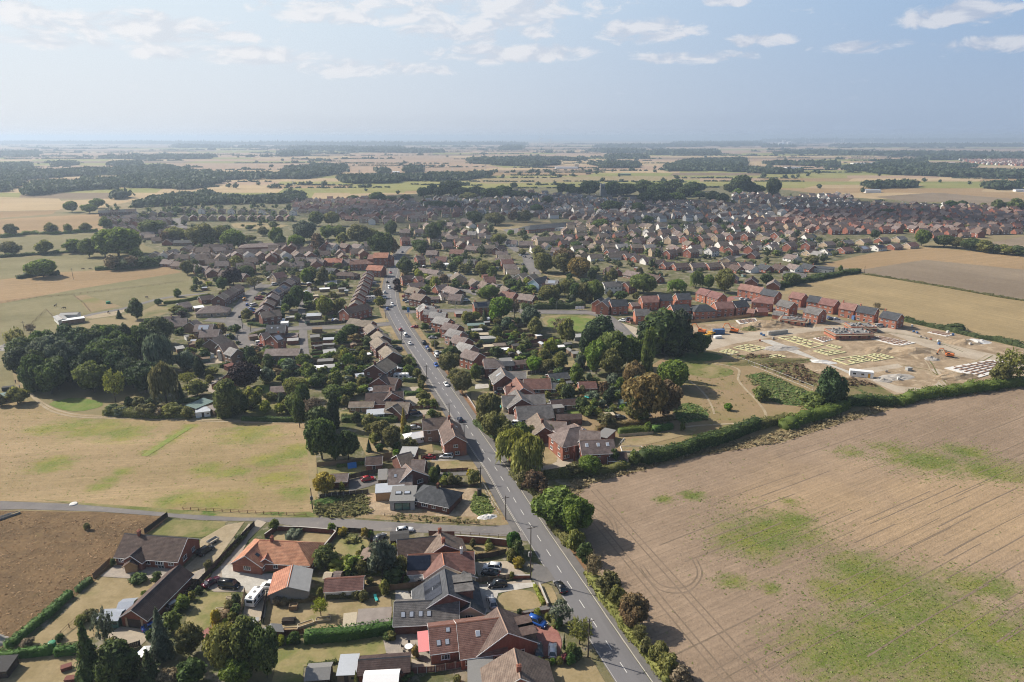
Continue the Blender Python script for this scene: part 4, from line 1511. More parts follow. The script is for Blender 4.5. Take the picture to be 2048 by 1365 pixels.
qc('lane_verge',0,[(330,1019),(480,1026),(620,1024),(640,1036),(480,1036),(330,1027)],'m_drygrass_green',5)
qc('verge',0,[(620,1030),(800,1043),(1000,1052),(1030,1048),(1000,1035),(700,1030)],'m_verge',5)
qc('lane_verge',0,[(80,1000),(330,1018),(330,1026),(150,1009)],'m_drygrass_green',5)
def xj(f,pts,w,mat='m_tarmac_worn',layer=5,foot=True):
 pw=[P(f,*p)for p in pts]
 qg('street',pw,w,mat,lay(layer))
 if foot:
  qg('footway',pw,1.6,'m_footway',.1+lay(1),off=w/2+.8)
  qg('footway',pw,1.6,'m_footway',.1+lay(1),off=-w/2-.8)
xj(8,[(740,790),(640,730),(560,660),(555,600),(640,565),(800,560),(1000,550),(1200,545),(1420,535),(1600,525),(1760,510)],5.5)
xj(8,[(570,575),(490,530),(465,480),(520,410),(560,340),(600,280),(650,240),(760,200)],6.0)
xj(8,[(490,500),(400,490),(250,480)],5.0)
qh('back_lane',8,[(1045,780),(1035,680),(1028,560),(1022,470),(1020,380),(1060,280),(1110,200)],4.2,'m_tarmac_worn',6)
xj(8,[(540,60),(560,120),(640,190),(660,240)],6.0)
xj(13,[(60,905),(250,895),(500,890),(800,890),(1100,890)],5.5,'m_tarmac_worn')
xj(12,[(40,415),(200,418),(400,422),(600,425),(700,450),(790,510),(850,570),(900,620)],6.5,'m_tarmac_worn')
xj(13,[(1170,600),(1120,520),(1090,440),(1010,400),(960,360),(940,330)],6.0)
xj(13,[(560,700),(640,730),(720,765)],5.0)
xj(12,[(880,500),(1000,460),(1200,430),(1400,420),(1560,400),(1760,300),(1900,330)],6.0,'m_paving_red',foot=False)
xj(11,[(360,220),(480,260),(600,290),(760,290),(900,340),(1000,370)],7.0,'m_tarmac_worn',foot=False)
xj(14,[(430,520),(640,450),(900,350),(980,330),(1040,400),(900,440)],6.0,foot=False)
xj(15,[(890,480),(915,500),(915,530)],18.0,'m_tarmac_worn',foot=False)
qc('driveway',8,[(600,680),(720,650),(740,770),(640,720)],'m_paving',6)
qc('green',13,[(1170,560),(1320,600),(1640,610),(1650,650),(1480,640),(1250,610)],'m_drygrass',4)
qc('green',8,[(1580,480),(1720,460),(1740,500),(1620,515)],'m_drygrass',5)
qc('green',8,[(1640,540),(1770,525),(1820,600),(1700,580)],'m_drygrass',5)
qc('school_field',13,[(820,200),(1000,175),(1280,165),(1300,190),(1060,215),(940,260),(830,230)],'m_drygrass',4)
qc('car_park',13,[(900,240),(1060,225),(1060,265),(960,275)],'m_tarmac_worn',5)
qc('lawn',1,[(1290,150),(1690,165),(1680,200),(1560,270),(1490,285),(1090,258)],'m_drygrass_green',5)
qc('driveway',1,[(1690,190),(1830,165),(1640,430),(1560,500),(1420,590),(1330,560),(1480,420),(1500,300)],'m_track',6)
qc('yard',1,[(745,575),(860,490),(1330,510),(1430,560),(1540,500),(1530,590),(1420,600),(1200,590),(960,590)],'m_paving',7)
qc('lawn',1,[(740,580),(960,592),(1200,600),(1330,580),(980,800),(850,860),(700,850),(430,1060),(380,1100),(140,1120),(480,850)],'m_lawn_dry',5)
qc('lawn',1,[(700,850),(850,870),(800,1000),(620,1050),(430,1085)],'m_lawn_dry',6)
qc('yard',1,[(810,1010),(900,950),(1100,975),(1110,1040),(1050,1095),(800,1095)],'m_gravel',7)
qc('garden',1,[(-400,1230),(600,1150),(640,1400),(-400,1480)],'m_lawn_dry',4)
qc('lawn',1,[(1530,690),(1730,700),(1720,800),(1580,900),(1550,1050),(1350,1000),(1400,880)],'m_lawn_mixed',5)
qc('patio',1,[(1500,1000),(1560,950),(1660,960),(1680,1010),(1620,1045),(1530,1040)],'m_paving_red',7,1)
qc('driveway',1,[(1860,180),(1920,190),(1740,520),(1915,560),(2060,680),(1990,760),(1870,750),(1840,690),(1600,690),(1540,650),(1600,530)],'m_gravel',6)
qc('driveway',2,[(240,150),(310,170),(140,340),(20,480),(-30,500),(-30,460)],'m_gravel',7)
qc('driveway',2,[(-30,500),(60,480),(180,560),(440,550),(430,690),(430,720),(310,700),(180,690),(120,660),(-10,640)],'m_paving_white',7)
qc('driveway',2,[(150,720),(310,700),(300,880),(240,920),(130,900),(150,780)],'m_gravel',8)
qc('lawn',2,[(380,235),(800,255),(720,380),(690,320),(330,300)],'m_lawn_dry',6)
qc('lawn',2,[(830,300),(1060,290),(1080,330),(1010,460),(980,500),(720,545),(700,500)],'m_lawn_mixed',6)
qc('lawn',2,[(330,740),(680,760),(1240,730),(1250,850),(860,960),(600,990),(310,970),(290,920)],'m_lawn_dry',5)
qc('lawn',2,[(390,1100),(1170,1020),(1210,1150),(1000,1180),(700,1240),(590,1250),(580,1365),(350,1365),(380,1250)],'m_lawn_mixed',5)
qc('lawn',3,[(-30,560),(310,560),(420,590),(330,640),(0,640)],'m_lawn_dry',5)
qc('driveway',3,[(170,330),(230,330),(280,290),(300,400),(260,410),(250,350)],'m_paving',7)
qc('patio',3,[(340,680),(580,690),(570,750),(340,765)],'m_paving_white',7)
qc('patio',3,[(240,1010),(540,1000),(620,1080),(640,1250),(470,1180),(270,1150)],'m_paving',7)
qc('yard',3,[(460,1190),(620,1240),(1060,1200),(1050,1230),(640,1290),(460,1270)],'m_gravel',7)
qc('driveway',3,[(920,470),(1180,460),(1290,540),(1350,590),(1360,620),(1380,640),(1100,680),(1000,680),(930,640),(1340,600),(960,570)],'m_gravel',6)
qc('driveway',3,[(930,650),(1380,620),(1390,650),(1110,700),(1090,760),(1090,830),(960,860),(930,700)],'m_paving_white',7)
qc('lawn',3,[(1110,710),(1250,670),(1380,690),(1440,790),(1400,815),(1200,840),(1110,800)],'m_lawn_dry',8,1)
qc('driveway',3,[(1280,840),(1440,800),(1496,780),(1510,830),(1290,850)],'m_footway',8)
qc('driveway',4,[(360,900),(560,940),(620,980),(650,1060),(640,1150),(600,1190),(430,1190),(390,1100)],'m_paving_red',8,1)
qc('lawn',4,[(480,635),(560,625),(620,740),(600,780),(540,770)],'m_drygrass',9,1)
qc('driveway',4,[(440,470),(540,510),(600,600),(470,640),(420,590)],'m_footway',8)
qc('driveway',4,[(560,800),(680,770),(760,880),(620,960),(560,860)],'m_footway',8)
qc('verge',4,[(540,1240),(860,1170),(980,1380),(560,1420)],'m_lawn_dry',8)
qc('garden',3,[(820,340),(1180,350),(1180,420),(930,410),(830,380)],'m_lawn_dry',6)
qc('building_plot',5,[(130,1100),(520,1090),(1200,1050),(1350,1050),(1500,1300),(1400,1320),(640,1260),(140,1250)],'m_earth',5)
qc('weed_bank',5,[(140,1120),(500,1095),(540,1250),(300,1270),(130,1260)],'m_scrub',7,1)
qc('weed_bank',5,[(1320,1070),(1400,1090),(1480,1230),(1380,1280),(1290,1220)],'m_weeds',7,1)
qc('lawn',5,[(130,890),(700,870),(700,920),(140,950)],'m_lawn_mixed',6)
qc('driveway',5,[(370,990),(560,940),(600,1010),(520,1040),(370,1080)],'m_footway',7)
qc('lawn',5,[(980,830),(1280,820),(1350,900),(1280,920),(1000,900)],'m_lawn_dry',7)
qc('driveway',5,[(980,800),(1240,800),(1330,810),(1300,835),(1000,850)],'m_paving',8)
qc('driveway',5,[(1060,930),(1370,925),(1400,945),(1060,965)],'m_footway',8)
qc('lawn',5,[(860,700),(1000,700),(1010,780),(880,790)],'m_lawn_dry',7)
qc('lawn',5,[(430,660),(560,680),(700,780),(500,800)],'m_lawn_dry',6)
qc('lawn',5,[(300,470),(480,475),(470,510),(310,525)],'m_lawn_mixed',7)
qc('driveway',5,[(800,360),(920,340),(960,380),(860,430),(800,400)],'m_gravel',7)
qc('driveway',5,[(840,470),(1000,450),(1040,460),(900,510),(840,500)],'m_gravel',8)
qc('driveway',5,[(760,290),(910,280),(920,320),(780,320)],'m_gravel',8)
qc('driveway',6,[(640,690),(840,680),(900,760),(1000,850),(860,890),(690,920),(690,890),(810,850),(760,760)],'m_gravel',7)
qc('lawn',6,[(640,720),(740,720),(820,820),(800,860),(690,890),(660,800)],'m_lawn_dry',8,1)
qc('driveway',6,[(320,710),(640,690),(640,740),(370,745)],'m_gravel',8)
qc('driveway',6,[(380,500),(490,490),(540,550),(440,560)],'m_footway',7)
qc('lawn',6,[(160,320),(320,320),(400,340),(310,380),(160,380)],'m_lawn_dry',7)
qc('driveway',6,[(190,265),(290,260),(300,290),(190,300)],'m_paving_white',8)
qc('lawn',6,[(870,450),(1040,445),(1070,490),(910,500)],'m_lawn_green',7)
qc('patio',6,[(1020,440),(1090,435),(1160,490),(1080,495)],'m_paving_white',8)
qc('lawn',6,[(750,370),(1240,350),(1240,390),(980,400)],'m_lawn_mixed',7)
qc('lawn',6,[(1250,690),(1530,660),(1790,610),(1890,590),(1830,640),(1500,720),(1330,730)],'m_lawn_dry',7)
qc('lawn',6,[(820,280),(960,250),(1100,240),(1200,240),(1150,330),(880,330)],'m_lawn_dry',6)
qc('lawn',6,[(620,140),(1060,60),(1090,130),(640,175)],'m_drygrass',6)
qc('lawn',8,[(640,1010),(760,1000),(750,1070),(600,1080)],'m_lawn_green',5)
qc('orchard_grass',8,[(560,1080),(900,1070),(900,1250),(540,1260)],'m_drygrass_green',4)
qc('driveway',8,[(280,980),(340,950),(370,1020),(330,1080),(240,1050)],'m_gravel',6)
qc('garden',8,[(210,800),(360,770),(380,830),(250,840)],'m_gravel',6)
# -- houses by the lane, one by one
h=House('bungalow','red brick bungalow with brown gabled roof and timber porch beside the rough field','bungalow')
h.zn(1,935,255,1400,288,9.7,2.5,3.4,roof='tile_dkbrown',wall='brick_red',win=(0,),door=False,chim=(.22,))
h.zn(1,1060,352,978,420,5.2,2.4,1.7,roof='tile_dkbrown',wall='brick_red',win=False)
h.zn(1,985,442,970,468,3.0,2.1,1.0,roof='tile_dkbrown',wall='wood_new',win=False,trim='wood_new')
h.zo(h.zs[0],1,.3,1.0,1.6,1.2,'casement')
h.zo(h.zs[0],1,.7,1.0,1.3,1.1,'casement')
h.zo(h.zs[0],0,.72,.05,1.7,2.05,'french')
h=House('garage','long brick garage with dark tiled roof and wide brown door','garage')
h.zn(1,985,826,1340,488,6.4,2.4,2.2,roof='tile_dkbrown',wall='brick_red',win=False)
b=h.zs[0]
ang=b['rz']
side=3 if h.faces(b['c'],b['rz']+math.pi)else 1
hl=b['L']/2
s=-1 if side==3 else 1
m=MB()
m.box(min(s*(hl-.1),s*(hl-.06)),max(s*(hl-.1),s*(hl-.06)),-1.6,1.6,0,2.15)
dd=m.build('garage_door','wood_dark',h.root)
for z in(.45,.9,1.35,1.8):
 m=MB()
 m.box(min(s*(hl-.06),s*(hl-.04)),max(s*(hl-.06),s*(hl-.04)),-1.55,1.55,z-.19,z+.19)
 m.build('slat','wood_dark',dd)
for y in(-1.9,1.9):
 m=MB()
 m.box(min(s*(hl-.1),s*(hl-.03)),max(s*(hl-.1),s*(hl-.03)),y-.25,y+.25,0,2.4)
 m.build('door_pier','brick_buff',h.root)
h=House('bungalow','bungalow with bright orange pantiled hipped roof and bay window','bungalow')
h.zn(2,262,304,540,318,9.6,2.5,3.0,hip=(0,1),roof='tile_orange',win=(0,1),chim=())
h.zn(2,262,304,150,420,8.0,2.45,2.6,hip=(1,0),roof='tile_orange',win=True,door=False)
h.zn(2,318,402,300,440,4.2,2.3,1.5,hip=(0,0),roof='tile_orange',win=False)
h.zq(h.zs[0],.0)
h.zp('roof_window',-1,.22,.55,.9,1.1,'glass',1,frame='felt')
h=House('workshop','rendered workshop with pale sheet roof and narrow orange tiled slope','workshop')
h.zn(2,470,652,508,490,8.6,2.7,1.7,roof='asbestos',wall='block_grey',win=False,barge=False,ridge='ridge_red',off=0.0)
b=h.zs[0]
sd=1 if math.cos(b['rz']+math.pi/2)<0 else-1
h.zp('tiled_slope',sd,.5,.42,b['L']+.3,4.6,'tile_orange',th=.05)
h=House('outbuilding','long white outbuilding with mottled red tiled roof beside the workshop','outbuilding')
h.zn(2,750,594,1035,577,5.0,2.2,1.5,roof='tile_red',wall='render_white',win=False)
ql(2,745,545,800,548,2.6,1.9,.7,'wood_pale','wood','small shed with cream boarded roof behind the white outbuilding')
ql(2,815,540,870,543,2.8,1.9,.7,'tile_mauve','wood','small summerhouse with pinkish pyramid roof behind the white outbuilding',name='summerhouse')
h=House('garage','brick garage with brown sheet roof at the end of the narrow lawn','garage')
h.zn(3,150,428,192,332,6.2,2.3,1.6,roof='tile_brown',wall='brick_dark',win=False,barge=False)
ql(3,255,430,340,420,3.2,2.2,.2,'felt_grey','render_white','small flat-roofed white outhouse behind the brown garage',flat=True)
ql(3,300,262,440,250,4.2,2.3,.5,'felt','wood_dark','open car port with black roof beside the lane',name='car_port',cat='car port')
h=House('bungalow','brick T-shaped bungalow with brown roof backing onto the lane wall','bungalow')
h.zn(3,355,302,665,272,8.6,2.5,2.8,roof='tile_dkbrown',win=(0,),door=False)
h.zn(3,668,237,705,338,11.5,2.5,3.3,roof='tile_brown',win=True,chim=(.05,.9))
h=House('house','white rendered house with red tiled roof and black solar panels','house')
h.zn(3,437,412,700,400,7.6,2.7,2.7,roof='tile_red',wall='render_white',win=(0,),door=False)
h.zn(3,690,400,925,388,9.0,2.7,3.0,roof='tile_red',wall='render_white',win=(0,1),chim=(.62,))
h.zn(3,690,402,706,490,9.4,2.7,3.0,roof='tile_red',wall='render_white',win=False)
h.zp('solar_array',-1,.3,.52,5.6,3.6,'solar',0,cols=4,rows=2)
h.zn(3,478,560,575,556,3.2,2.2,.2,wall='render_white',roof='felt_grey',flat=True,win=(0,),door=True)
h=House('house','large house with dark slate roof, solar slope and two flat dormers','house')
h.zn(3,708,520,737,705,15.0,2.7,4.6,roof='tile_slate',wall='brick_dark',win=False)
h.zn(3,335,768,812,746,8.4,2.6,2.6,roof='tile_grey',wall='brick_dark',win=False,ridge='ridge_dark')
h.zn(3,905,760,900,800,6.0,2.5,1.9,roof='tile_slate',wall='render_cream',win=True,door=False)
h.zn(3,850,536,880,560,5.2,3.2,2.0,roof='tile_slate',wall='render_cream',win=False)
b=h.zs[0]
rs=1 if math.cos(b['rz']-math.pi/2)<0 else-1
near=0 if b['rz']>0 else 1
for xf in(.34,.66):
 z=3.4
 m=MB()
 x=-b['L']/2+b['L']*(1-xf)
 yy=rs*b['d']*.25
 m.box(x-1.5,x+1.5,min(rs*.9,rs*5.6),max(rs*.9,rs*5.6),z,z+2.9)
 o=m.build('dormer','brick_dark',h.root)
 m=MB()
 m.box(x-1.7,x+1.7,min(rs*.7,rs*5.9),max(rs*.7,rs*5.9),z+2.902,z+3.1)
 m.build('dormer_roof','tile_grey',o)
for xf in(.30,.62):
 h.zp('solar_array',-rs,xf,.58,4.2,4.4,'solar',0,cols=3,rows=2)
h.zp('roof_window',-rs,.47,.5,1.2,2.2,'solar_pale',0,frame='felt')
for xf in(.14,.27,.41,.54):
 h.zp('roof_window',-1,xf,.42,.95,1.25,'solar_pale',1,frame='felt')
h=House('house','long red brick house with red-brown tiled roof and pink awning','house')
h.zn(3,800,926,1140,882,11.5,3.0,3.7,roof='tile_red',wall='brick_red',win=(0,),door=False)
h.zn(3,590,956,800,930,9.0,3.0,2.6,roof='tile_red',wall='brick_red',win=(0,),door=False)
h.zn(3,1102,808,1182,996,13.0,3.0,4.0,roof='tile_brown',wall='brick_red',win=True,chim=())
h.zp('roof_window',-1,.42,.62,.9,1.2,'solar_pale',0,frame='white_paint')
for xf in(.30,.60):
 h.zp('roof_window',-1,xf,.34,.9,1.2,'solar_pale',1,frame='felt')
h.zp('roof_window',-1,.66,.80,.9,1.0,'solar_pale',1,frame='felt')
b=h.zs[2]
for xf in(.42,.74):
 rs=1 if math.cos(b['rz']+math.pi/2)>0 else-1
 x=-b['L']/2+b['L']*xf
 m=MB()
 m.box(x-1.5,x+1.5,min(rs*2.5,rs*6.2),max(rs*2.5,rs*6.2),3.0,5.0)
 o=m.build('dormer','tile_brown',h.root,b['loc'],b['lr'])
 m=MB()
 m.box(x-1.7,x+1.7,min(rs*1.2,rs*6.5),max(rs*1.2,rs*6.5),5.002,5.2)
 m.build('dormer_roof','tile_dkbrown',o)
b=h.zs[1]
m=MB()
m.prism([(-3.0,2.3),(3.2,2.3),(3.2,2.36),(-3.0,2.36)],-b['L']/2-2.4,-b['L']/2+.1)
m.build('awning','awning_red',h.root,b['loc'],b['lr'])
h=House('bungalow','brown-roofed brick bungalow nearest the camera with chimney and flat grey annexe','bungalow')
h.zn(3,1228,1114,1275,1335,13.5,2.6,4.0,roof='tile_brown',wall='brick_red',win=True)
h.zq(h.zs[0],.12 if h.zs[0]['rz']>0 else .8,y=0)
h.zn(3,880,1285,1075,1275,11.0,2.5,.2,roof='felt_grey',wall='brick_red',flat=True,win=False)
h=House('outbuilding','long low brick outbuilding with brown tiled roof at the foot of the picture','outbuilding')
h.zn(3,66,1200,448,1172,5.0,2.2,1.3,roof='tile_dkbrown',wall='brick_red',win=False,barge=False)
ql(2,850,1228,990,1222,5.0,2.1,.5,'metal_sheet','wood','shed with striped white corrugated roof beside the long brown outbuilding',mono=True)
ql(2,1040,1310,1300,1300,5.5,2.2,.9,'white_paint','wood','outbuilding with white tiled roof at the bottom edge',name='outbuilding',cat='outbuilding')
ql(2,610,1262,790,1250,4.4,2.2,.9,'felt_grey','wood_dark','dark green timber shed with grey felt roof on the lawn edge')
ql(2,885,905,980,895,4.6,2.1,.5,'wood_pale','wood','low shed with cream sheet roof against the clipped hedge',mono=True)
ql(2,990,880,1240,862,5.2,2.1,.5,'rust_sheet','wood','long low shed with mottled corrugated roof against the clipped hedge',mono=True)
ql(2,345,928,360,985,4.0,2.0,.9,'felt_grey','brick_dark','small brown shed with grey gabled roof by the wood pile')
ql(2,130,950,235,940,5.0,2.2,.6,'asbestos','wood','sheet-roofed outbuilding at the end of the caravan drive',mono=True)
ql(1,890,770,1000,760,4.5,2.0,.8,'solar_pale','glass_green','glass greenhouse with pale roof panes beside the long garage',name='greenhouse',cat='greenhouse')
ql(1,745,845,910,838,4.0,2.0,.7,'solar_pale','glass_green','long glass greenhouse with white frame next to the paddock fence',name='greenhouse',cat='greenhouse')
ql(1,1080,1098,1105,1130,2.6,2.0,.7,'white_paint','wood','little shed with white gabled roof among the conifers')
ql(1,-60,1225,90,1215,4.0,1.8,.4,'felt','wood_dark','low black-roofed shed behind the clipped hedge at the corner',mono=True)
h=House('bungalow','grey-tiled bungalow under repair with flat extension and glazed doors','bungalow')
h.zn(5,985,1032,1075,1050,9.0,2.5,2.8,hip=(1,1),roof='tile_slate',wall='brick_dark',win=(0,),door=False,chim=(.6,))
h.zn(5,690,1090,880,1085,9.0,2.9,.2,roof='felt_grey',wall='render_grey',flat=True,win=False)
h.zo(h.zs[1],0,.5,.1,4.6,2.3,'french','felt','glass_green')
for xf in(.3,.65):
 b=h.zs[1]
 m=MB()
 x=-b['L']/2+xf*b['L']
 m.box(x-.9,x+.9,-.8,.8,3.1,3.35)
 o=m.build('roof_light','felt',h.root,b['loc'],b['lr'])
 m=MB()
 m.box(x-.75,x+.75,-.65,.65,3.351,3.38)
 m.build('pane','solar_pale',o,)
h.zn(5,572,1052,792,1036,5.6,2.7,.2,roof='metal_sheet',wall='wood_new',flat=True,win=False)
h=House('bungalow','brown brick bungalow with weathered mauve-brown roof and gabled cross wing','bungalow')
h.zn(5,672,908,845,898,10.5,2.5,3.2,roof='tile_mauve',wall='brick_dark',win=False)
h.zn(5,800,868,850,912,11.0,2.5,3.6,roof='tile_mauve',wall='brick_dark',win=True)
h.zp('roof_window',-1,.3,.6,.9,1.1,'solar_pale',0,frame='felt')
h=House('bungalow','brown bungalow with big flat grey concrete dormer on its roof','bungalow')
h.zn(5,735,800,840,775,10.0,2.5,3.2,roof='tile_buff',wall='brick_dark',win=False)
h.zn(5,762,770,885,772,7.2,4.6,.2,roof='asbestos',wall='brick_dark',flat=True,win=False)
h.zn(5,850,835,950,838,7.5,2.5,2.8,roof='tile_mauve',wall='brick_dark',win=False)
qf(5,165,948,365,940,5.0,2.2,1.2,roof='tile_mauve',wall='brick_dark',qa='garage',label='brick garage with low tiled roof beside the red car',detail=2,win=False)
qf(5,500,815,622,808,5.5,2.3,1.4,roof='tile_dkbrown',wall='brick_red',qa='garage',label='small brick garden building with two white windows and blue tarpaulin beside it',detail=2)
ql(5,592,945,660,940,6.5,2.4,.3,'felt_grey','wood','sheet-roofed lean-to beside the mauve-brown bungalow',mono=True)
h=House('house','two-storey red brick house on the roadside with brown roof and white conservatory','house')
h.zn(5,1128,520,1178,655,7.6,5.0,2.6,roof='tile_brown',wall='brick_red',win=True,chim=(.05,.55))
h.zn(5,928,528,1110,516,7.0,5.0,2.5,roof='tile_brown',wall='brick_brown',win=(0,),chim=(.02,))
h.zn(5,850,630,948,612,5.0,2.3,1.1,hip=(1,0),roof='white_paint',wall='white_paint',win=(0,),door=False,barge=False,ridge='white_paint')
h.zp('roof_window',1,.35,.5,.9,1.2,'solar_pale',0,frame='felt')
h=House('bungalow','brick bungalow with buff roof and skylit flat extension beside the golden conifer','bungalow')
h.zn(5,655,396,830,400,9.0,2.5,2.6,roof='tile_buff',wall='brick_dark',win=False)
h.zn(5,700,430,740,410,9.0,2.5,2.8,roof='tile_buff',wall='brick_dark',win=True)
h.zn(5,505,475,640,465,5.5,2.4,.2,roof='metal_sheet',wall='render_white',flat=True,win=(0,),door=False)
qf(5,375,396,562,392,5.6,2.3,1.1,roof='tile_buff',wall='brick_brown',qa='outbuilding',label='long low brick outbuilding with buff roof behind the lawn',detail=2,chim=())
h=House('bungalow','brick bungalow with plum-brown roof and two gabled wings above the gravel drive','bungalow')
h.zn(5,500,330,690,325,9.5,2.5,2.8,roof='tile_dkbrown',wall='brick_red',win=False)
h.zn(5,680,300,700,330,9.5,2.5,3.4,roof='tile_dkbrown',wall='brick_red',win=True,chim=(.4,))
h.zn(5,690,318,780,312,8.0,2.5,2.6,roof='tile_dkbrown',wall='brick_red',win=False)
h=House('bungalow','dark-roofed brick bungalow with cross gable below the semi-detached pair','bungalow')
h.zn(5,600,215,640,185,10.0,2.5,3.4,roof='tile_dkbrown',wall='brick_red',win=True)
h.zn(5,640,205,745,215,7.5,2.5,2.4,roof='tile_dkbrown',wall='brick_red',win=False)
h.zn(5,560,272,720,268,7.0,2.4,1.4,roof='tile_dkbrown',wall='brick_red',win=False)
qf(5,560,118,655,60,10.5,5.0,3.0,roof='tile_buff',wall='brick_dark',qa='semi_detached_house',label='gabled semi-detached pair with corrugated-looking buff roof above the white caravan',detail=2)
h=House('house','large two-storey brick house with brown hipped roofs, gravel drive and timber posts','house')
h.zn(6,905,600,985,585,10.5,5.2,3.4,hip=(1,0),roof='tile_mauve',wall='brick_red',win=True)
h.zn(6,940,560,1010,600,10.0,5.2,3.2,hip=(1,0),roof='tile_mauve',wall='brick_red',win=False)
h.zn(6,985,612,1140,620,9.5,5.0,3.2,roof='tile_mauve',wall='brick_red',win=False)
h.zn(6,985,690,1238,680,8.4,4.6,2.8,roof='tile_mauve',wall='brick_red',win=True,chim=())
h.zn(6,1140,620,1225,640,8.0,2.8,.2,roof='felt_grey',wall='brick_red',flat=True,win=False)
h.zn(6,1190,780,1335,775,5.5,2.4,1.6,roof='tile_dkbrown',wall='brick_red',win=False)
for xf in(.18,.52,.80):
 h.zp('roof_window',-1,xf,.62,1.0,1.3,'solar_pale',3,frame='white_paint')
b=h.zs[0]
for k in(.12,.32):
 m=MB()
 m.box(-b['L']/2+1+k*20,-b['L']/2+1.5+k*20,-b['d']/2-1.9,-b['d']/2-1.4,0,5.6)
 m.build('timber_post','wood_red',h.root)
h=House('bungalow','brick bungalow with pale brown roof behind the willow and roadside hedge','bungalow')
h.zn(6,660,480,720,590,11.0,2.5,3.8,roof='tile_buff',wall='brick_dark',win=True,chim=(.7,))
h.zn(6,700,540,880,548,7.5,2.5,2.2,roof='tile_mauve',wall='brick_dark',win=False)
h=House('bungalow','bungalow with weathered grey-brown roof and white gable beside the tarmac drive','bungalow')
h.zn(6,500,432,770,414,9.5,2.5,3.2,roof='tile_grey',wall='brick_red',win=True)
h.zn(6,755,425,850,415,6.0,2.5,.2,roof='felt_grey',wall='brick_brown',flat=True,win=(0,),door=False)
qf(6,760,382,975,368,5.5,2.3,1.4,roof='tile_dkbrown',wall='brick_brown',qa='outbuilding',label='low brick outbuilding with brown roof behind white garden chairs',detail=2,chim=())
h=House('bungalow','grey-roofed bungalow with cream gable and cross wing beside paddling pool','bungalow')
h.zn(6,395,350,520,346,8.0,2.5,2.8,roof='tile_grey',wall='render_cream',win=(0,))
h.zn(6,500,300,545,375,10.5,2.5,3.4,roof='tile_grey',wall='brick_dark',win=True)
h.zn(6,550,342,715,335,8.0,2.5,2.4,roof='tile_grey',wall='brick_dark',win=(0,),door=False)
h=House('bungalow','red-roofed brick bungalow with long rear wing and small white-framed annexe','bungalow')
h.zn(6,500,212,555,290,11.0,2.5,3.6,roof='tile_red',wall='brick_red',win=True)
h.zn(6,560,225,760,220,9.0,2.5,2.8,roof='tile_red',wall='brick_red',win=(0,),door=False)
h.zn(6,420,278,500,275,7.0,2.5,2.2,roof='tile_red',wall='brick_red',win=False,chim=(.6,))
h.zn(6,765,250,820,255,6.0,2.4,1.6,roof='tile_slate',wall='brick_dark',win=(0,),door=False)
qf(6,975,246,1105,242,6.2,2.3,1.7,roof='tile_red',wall='brick_red',qa='garage',label='red-roofed brick garage with white door standing in the back garden',detail=2,win=False)
qf(6,745,185,890,170,6.5,2.3,1.5,roof='tile_slate',wall='brick_dark',qa='outbuilding',label='long dark-roofed garden building in front of the black fence',detail=2,win=False,chim=())
h=House('house','grey-roofed brick house with side wing and flat dormer above the white drive','house')
h.zn(6,385,132,420,195,10.0,3.6,3.6,roof='tile_grey',wall='brick_dark',win=True)
h.zn(6,430,165,575,165,7.5,2.5,1.8,roof='tile_grey',wall='brick_dark',win=False)
h.zp('roof_window',-1,.5,.6,1.2,2.4,'solar_pale',0,frame='white_paint')
h=House('house','two-storey brown hipped house on the right of the road behind round trees','house')
h.zn(6,255,70,330,66,8.5,4.8,3.0,hip=(0,1),roof='tile_mauve',wall='brick_dark',win=True)
qf(6,370,90,480,85,6.0,2.4,1.2,roof='tile_slate',wall='brick_brown',qa='outbuilding',detail=1,chim=(),label='dark-roofed low building behind the brown hipped house')
qf(6,475,85,580,78,6.0,2.4,.9,roof='tile_dkbrown',wall='brick_red',qa='outbuilding',detail=1,chim=(),label='brick outbuilding with white windows left of the bright green bush')
ql(6,1285,378,1360,372,3.6,2.1,.9,'green_sheet','green_sheet','sage green summerhouse on white decking',name='summerhouse',cat='summerhouse')
ql(6,880,238,930,232,2.4,1.8,.6,'felt_grey','green_sheet','tiny green shed beside the teal parasol')
ql(6,805,490,995,484,5.0,2.3,1.2,'tile_dkbrown','brick_dark','brick outhouse with dark brown roof behind the bungalow gardens',name='outbuilding',cat='outbuilding')
ql(6,1165,492,1245,486,3.0,2.0,.2,'wood_pale','wood','flat pale-roofed shed by the parked cars',flat=True)
h=House('bungalow','red brick gabled bungalow beside the dark purple tree','bungalow')
h.zn(8,425,915,560,850,8.5,2.5,2.8,roof='tile_dkbrown',wall='brick_red',win=True)
h.zn(8,330,985,370,960,5.0,2.2,1.2,roof='tile_mauve',wall='brick_red',win=False)
qf(8,770,1018,895,1012,6.5,2.3,1.4,roof='tile_mauve',wall='brick_dark',qa='garage',label='low brown-roofed garage in the orchard gardens',detail=1,win=False)
ql(8,125,1178,270,1118,5.5,2.8,.5,'green_sheet','wood','long open barn with grey-green sheet roof beside the farm track',mono=True,name='barn',cat='barn')
ql(8,165,1205,285,1192,4.5,2.2,.3,'metal_sheet','render_white','white-walled stable shed with pale roof beside the farm track',mono=True)
ql(8,285,1190,350,1170,5.0,2.3,.5,'rust_sheet','wood','brown-roofed shed behind the white-walled shed',mono=True)
ql(8,650,905,715,890,4.0,2.4,.2,'white_paint','render_white','flat white-roofed annexe next to the red brick gabled bungalow',flat=True)
h=House('stable_block','U-shaped white stable block on the paddock edge','stable')
h.zn(7,505,330,690,305,5.0,2.6,.2,roof='white_paint',wall='brick_brown',flat=True,win=False)
h.zn(7,475,288,515,322,5.0,2.6,.6,roof='asbestos',wall='render_white',win=False,barge=False)
h.zn(7,500,272,645,268,5.0,2.6,.6,roof='asbestos',wall='render_white',win=False,barge=False)
